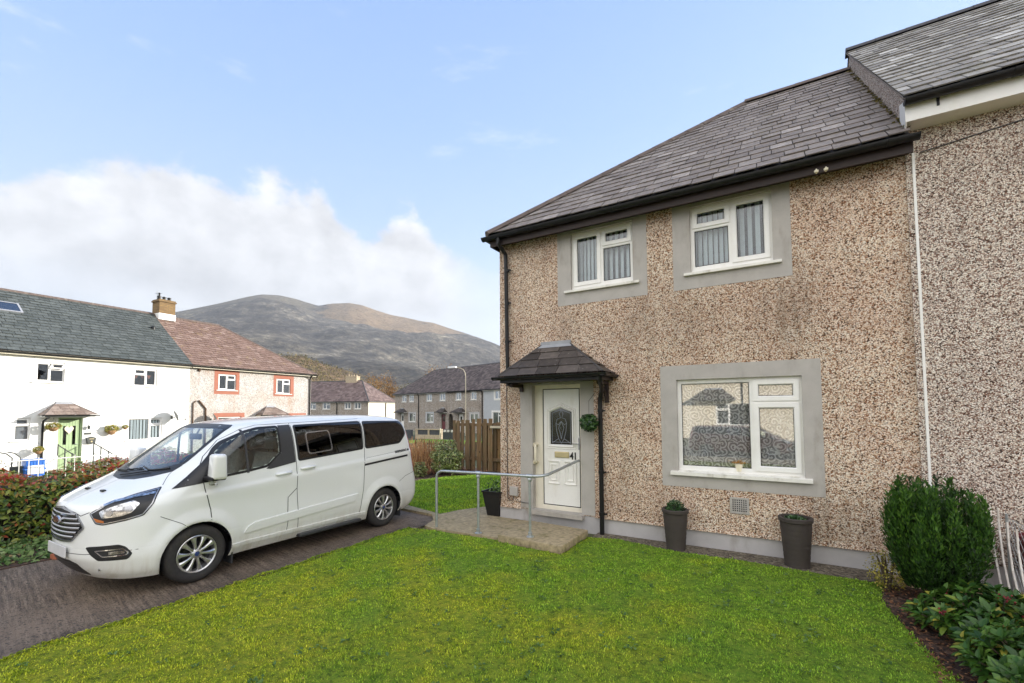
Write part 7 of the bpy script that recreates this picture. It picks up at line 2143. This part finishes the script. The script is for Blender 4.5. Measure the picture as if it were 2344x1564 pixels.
skimmia('broad leaved evergreen shrub with red berries nearest the camera by the wire fence', (6.05, -2.38, .0), (.62, .55, .44), 150)
# leaf litter in the bed
n = 3200; P = np.stack([rng.uniform(5.28, 6.3, n), rng.uniform(-4.2, -.55, n), rng.uniform(.015, .035, n)], 1)
tag(leafobj('leaf_litter', P, np.tile([0, 0, 1.], (n, 1)), rng.uniform(.018, .045, n), 'dead_leaf', None, wid=.6, jit=.35), kind='stuff')
n = 60; P = np.stack([rng.uniform(-.9, 5.3, n), rng.uniform(-5.5, -.5, n), np.full(n, .045)], 1)
tag(leafobj('fallen_leaves', P, np.tile([0, 0, 1.], (n, 1)), rng.uniform(.012, .03, n), 'yellow_leaf', None, rng.uniform(.5, 1, n), wid=.6, jit=.3), kind='stuff')
dd = thing('dry_tuft', 'tuft of dry straw coloured stems in the bed by the lawn edge', 'dead plant', (5.55, -3.05, 0))
mb = MB()
for k in range(26):
    a = random.uniform(0, 6.28); l_ = random.uniform(.06, .2); mb.tube([(random.gauss(0, .03), random.gauss(0, .03), 0), (math.cos(a)*l_*.5, math.sin(a)*l_*.5, l_*.6), (math.cos(a)*l_, math.sin(a)*l_, l_*.7)], [.005, .005, .003], 4)
mb.build('stems', 'twig_dry', dd)
# wire netting fence with bowed white rods
wf2 = thing('wire_netting_fence', 'low wire netting fence with bowed pale rods right of the conifer', 'fence', (6.38, -.35, 0))
mb = MB()
for k in range(24):
    for sgn in (1, -1):
        y = -.115*k
        pts = []
        for j in range(8):
            z = .82*j/7; zig = .0575*(1 if (j+(0 if sgn > 0 else 1)) % 2 == 0 else -1)
            pts.append((.015*math.sin(y*5), y+zig*.95, z))
        mb.tube(pts, .0022, 4, cap=False)
mb.tube([(0, .1, .82), (0, -2.8, .80)], .004, 4); mb.tube([(0, .1, .42), (0, -2.8, .40)], .004, 4)
mb.build('netting', 'wire_mesh', wf2)
for y in (.1, -1.3, -2.7):
    mb = MB(); mb.tube([(0, y, 0), (0, y, .86)], .012, 8); mb.build('post', 'wire_mesh', wf2)
for k in range(9):
    y = -.05-.21*k; h = .93-.05*k+.03*math.sin(k*2.1)
    mb = MB(); mb.tube([(-.05, y+.40, h), (-.06, y+.36, h*.75), (-.09, y+.20, h*.45), (-.14, y-.10, .14), (-.17, y-.28, .0)], [.009]*5, 6); mb.build('rod', 'wire_white', wf2)
# things lying beyond the netting
tb_ = thing('plastic_tub', 'dark red tub standing by the house wall behind the wire netting', 'tub', (6.63, -.30, 0.0)); tb_.scale = (.75, .75, 2.0)
mb = MB(); mb.lathe([(0, .0), (.20, 0), (.26, .30), (.28, .30), (.28, .33), (.24, .33), (.19, .03), (0, .03)], n=24); mb.build('tub', 'maroon_paint', tb_, smooth=True, autos=40)
tb2 = thing('plastic_tub', 'black tub standing on the gravel behind the wire netting', 'tub', (6.66, -.85, 0.0)); tb2.scale = (.9, .9, 1.4)
mb = MB(); mb.lathe([(0, .0), (.18, 0), (.22, .26), (.24, .26), (.24, .29), (.21, .29), (.17, .03), (0, .03)], n=24); mb.build('tub', 'planter_black', tb2, smooth=True, autos=40)
# ------------------------------------------------------------------ trees, hill, mountain
def tree(label, x, y, z, h, w_, n, leafs, material):
    o = thing('autumn_tree', label, 'tree', (x, y, z), 0, 'autumn trees behind the far houses')
    mb = MB(); mb.tube([(0, 0, 0), (.05, 0, h*.3), (0, .05, h*.6), (.05, 0, h*.92)], [.16, .12, .07, .02], 7)
    cl = []
    for k in range(34):
        a = random.uniform(0, 6.28); zz = h*random.uniform(.28, .98); r_ = w_*.5*math.sqrt(max(.05, 1-((zz/h-.55)/.52)**2))*random.uniform(.35, 1)
        p = Vector((math.cos(a)*r_, math.sin(a)*r_, zz)); mb.tube([(0, 0, zz*.6), p*.6+Vector((0, 0, zz*.25)), p], [.05, .03, .012], 5); cl.append(p)
    mb.build('trunk', 'bark', o)
    C_ = np.array([cl[i] for i in rng.integers(0, len(cl), n)]); P = C_+rng.normal(0, 1, (n, 3))*np.array([w_*.085, w_*.085, h*.065])
    leafobj('crown', P, rng.normal(0, 1, (n, 3)), leafs, material, o, wid=.45)
    return o
tree('bright orange autumn tree between the two groups of far houses', -70, 62, -2.5, 11.5, 7.5, 3800, .34, 'autumn_leaf')
tree('olive brown tree left of the bright orange tree above the pink hip', -73, 59, -2.5, 8.8, 7.0, 3000, .32, 'olive_leaf')
tree('olive brown bushy tree right of the bright orange tree', -62, 64, -2.5, 9.6, 8.0, 3400, .32, 'olive_leaf')
tree('wide tan tree rising behind the hip of the far terrace', -62, 74, -2.0, 13.2, 10.0, 4200, .36, 'autumn_leaf')
tree('low olive tree showing over the ridge of the far terrace', -52, 72, -2.0, 11.6, 9.0, 3600, .36, 'olive_leaf')
tree('brown tree half hidden by the hip end of the far terrace', -67, 56, -2.5, 7.6, 6.0, 2600, .3, 'autumn_leaf')
# the mountain: ridge heights by bearing, modelled as real relief a kilometre off
def fbm(x, y, oct_=6, s=1.0, seed=0):
    o = np.zeros_like(x); a = 1.0
    g = np.random.default_rng(seed)
    for k in range(oct_):
        for q in range(3):
            th, ph = g.uniform(0, 6.28, 2); o += a/3*np.sin((x*math.cos(th)+y*math.sin(th))*s*2**k+ph+1.3*np.sin((x*math.sin(th)-y*math.cos(th))*s*2**k*.7+ph*2))
        a *= .52
    return o
RID = np.array([(-1.75, .10), (-1.5, .125), (-1.35, .145), (-1.242, .158), (-1.18, .176), (-1.118, .199), (-1.07, .218), (-1.047, .225), (-1.016, .2265), (-.985, .2225), (-.96, .217), (-.944, .2135), (-.919, .2205), (-.885, .2245), (-.86, .222), (-.831, .213), (-.80, .2045), (-.77, .200), (-.739, .194), (-.711, .191), (-.68, .181), (-.644, .171), (-.605, .158), (-.585, .150), (-.566, .137), (-.52, .118), (-.4, .08), (-.2, .05), (.2, .03), (.6, .02)])
def ridge_mesh(name, ridge, base_d, ridge_d, base_z, na, nr, amp, seed, brown, green, mat_):
    az_ = np.linspace(ridge[0, 0], ridge[-1, 0], na)
    e = np.interp(az_, ridge[:, 0], ridge[:, 1])
    k_ = np.exp(-np.linspace(-2, 2, 5)**2); e = np.convolve(np.pad(e, 2, 'edge'), k_/k_.sum(), 'valid')
    t = np.concatenate([np.linspace(0, 1, nr), 1+np.linspace(.02, .24, 12)])
    A, T_ = np.meshgrid(az_, t, indexing='ij'); E = e[:, None]*np.ones_like(T_)
    D = base_d+(ridge_d-base_d)*T_
    zr = CAM[2]+np.tan(E)*ridge_d
    prof = np.where(T_ <= 1, T_**1.12*(1-.10*np.sin(T_*math.pi)), 1-3.6*(T_-1))
    X = CAM[0]+np.sin(A)*D; Y = CAM[1]+np.cos(A)*D
    nz = fbm(X, Y, 6, .0075, seed)+1.2*np.abs(fbm(X, Y, 5, .004, seed+5))
    edge_ = np.clip(T_*4, 0, 1)*np.where(T_ <= 1, np.clip((1-T_)*5, .10, 1), .5)
    Z_ = base_z+(zr-base_z)*prof+nz*amp*edge_
    V = np.stack([X, Y, Z_], -1).reshape(-1, 3); i = np.arange(V.shape[0]).reshape(A.shape)
    F = np.stack([i[:-1, :-1], i[1:, :-1], i[1:, 1:], i[:-1, 1:]], -1).reshape(-1, 4)
    o = npmesh(name, V, F, mat_, smooth=True); tag(o, kind='structure')
    for nm, f in (('brown', brown), ('green', green)):
        at_ = o.data.attributes.new(nm, 'FLOAT', 'POINT'); at_.data.foreach_set('value', f(A, T_, E).astype(np.float32).ravel())
    return o
def brown_f(A, T_, E):
    hump = sm(A, -.97, -.90)*sm(-A, .60, .68)           # the right-hand summit is tinted brown
    line = .87-.07*sm(A, -.95, -.85)+.05*sm(A, -.75, -.62)
    b_ = hump*sm(T_, line-.07, line+.05)*.95
    p2 = np.exp(-((A+.735)/.05)**2-((T_-.79)/.05)**2)*.9
    p3 = np.exp(-((A+1.0)/.25)**2-((T_-.90)/.06)**2)*.25
    return np.clip(b_+p2+p3, 0, 1)
def green_f(A, T_, E): return np.clip(sm(-A, .93, .99)*sm(T_, .80, .95), 0, 1)*.8
ridge_mesh('mountain', RID, 420, 1500, -6, 520, 150, 23.0, 3, brown_f, green_f, 'mountain_rock')
R2 = np.array([(-1.5, .02), (-1.2, .07), (-1.08, .10), (-1.014, .1095), (-.975, .112), (-.934, .096), (-.883, .083), (-.83, .068), (-.79, .05), (-.7, .03), (-.55, .01)])
hill_o = ridge_mesh('hill', R2, 200, 330, -5, 200, 40, 1.6, 8, lambda A, T_, E: .45+.5*sm(-A, .86, .95), lambda A, T_, E: .3+0*A, 'mountain_rock')
# scrub and bare birch on the low hill: one uncountable cover
n = 9000; a_ = rng.uniform(-1.12, -.80, n); t_ = rng.uniform(.25, 1.0, n)
Dd = 200+130*t_; ee = np.interp(a_, R2[:, 0], R2[:, 1]); zr = CAM[2]+np.tan(ee)*330
P = np.stack([CAM[0]+np.sin(a_)*Dd, CAM[1]+np.cos(a_)*Dd, -5+(zr+5)*t_**1.12*(1-.10*np.sin(t_*math.pi))+rng.uniform(0, 2.2, n)], 1)
P = P[(rng.random(n) < np.clip((-.84-a_)*9, .12, 1))]
tag(leafobj('hillside_scrub', P, rng.normal(0, 1, (len(P), 3)), rng.uniform(.6, 1.6, len(P)), 'olive_leaf', None, wid=.7), kind='stuff')

# a red car on the front road, caught in the big window's reflection
rc = copy_tree(van)
rc.name = 'parked_car'; rc.location = (4.9, -15.0, -.02); rc.rotation_euler = (0, 0, R(90)); rc.scale = (.86, .86, .66)
tag(rc, 'red car parked on the road in front of the lawn', 'car')
for ch in rc.children:
    if ch.data is not None and ch.data.materials and ch.data.materials[0].name == 'van_white':
        ch.material_slots[0].link = 'OBJECT'; ch.material_slots[0].material = MATS['red_van']
    if ch.name.startswith('side_lettering') or ch.name.startswith('side_emblem') or ch.name.startswith('emblem'):
        bpy.data.objects.remove(ch)
# ------------------------------------------------------------------ damp air
hz_me = MB(); hz_me.box((-1900, -1900, -14), (1900, 1900, 425))
mt = bpy.data.materials.new('haze'); mt.use_nodes = True; MATS['haze'] = mt
nt = NT(mt.node_tree); nt.nt.nodes.clear()
o = nt.n('ShaderNodeOutputMaterial'); v = nt.n('ShaderNodeVolumePrincipled')
v.inputs['Color'].default_value = (.86, .90, .96, 1); v.inputs['Density'].default_value = .00021; v.inputs['Anisotropy'].default_value = .2
nt.link(v.outputs[0], o.inputs['Volume'])
tag(hz_me.build('haze', 'haze'), kind='stuff')
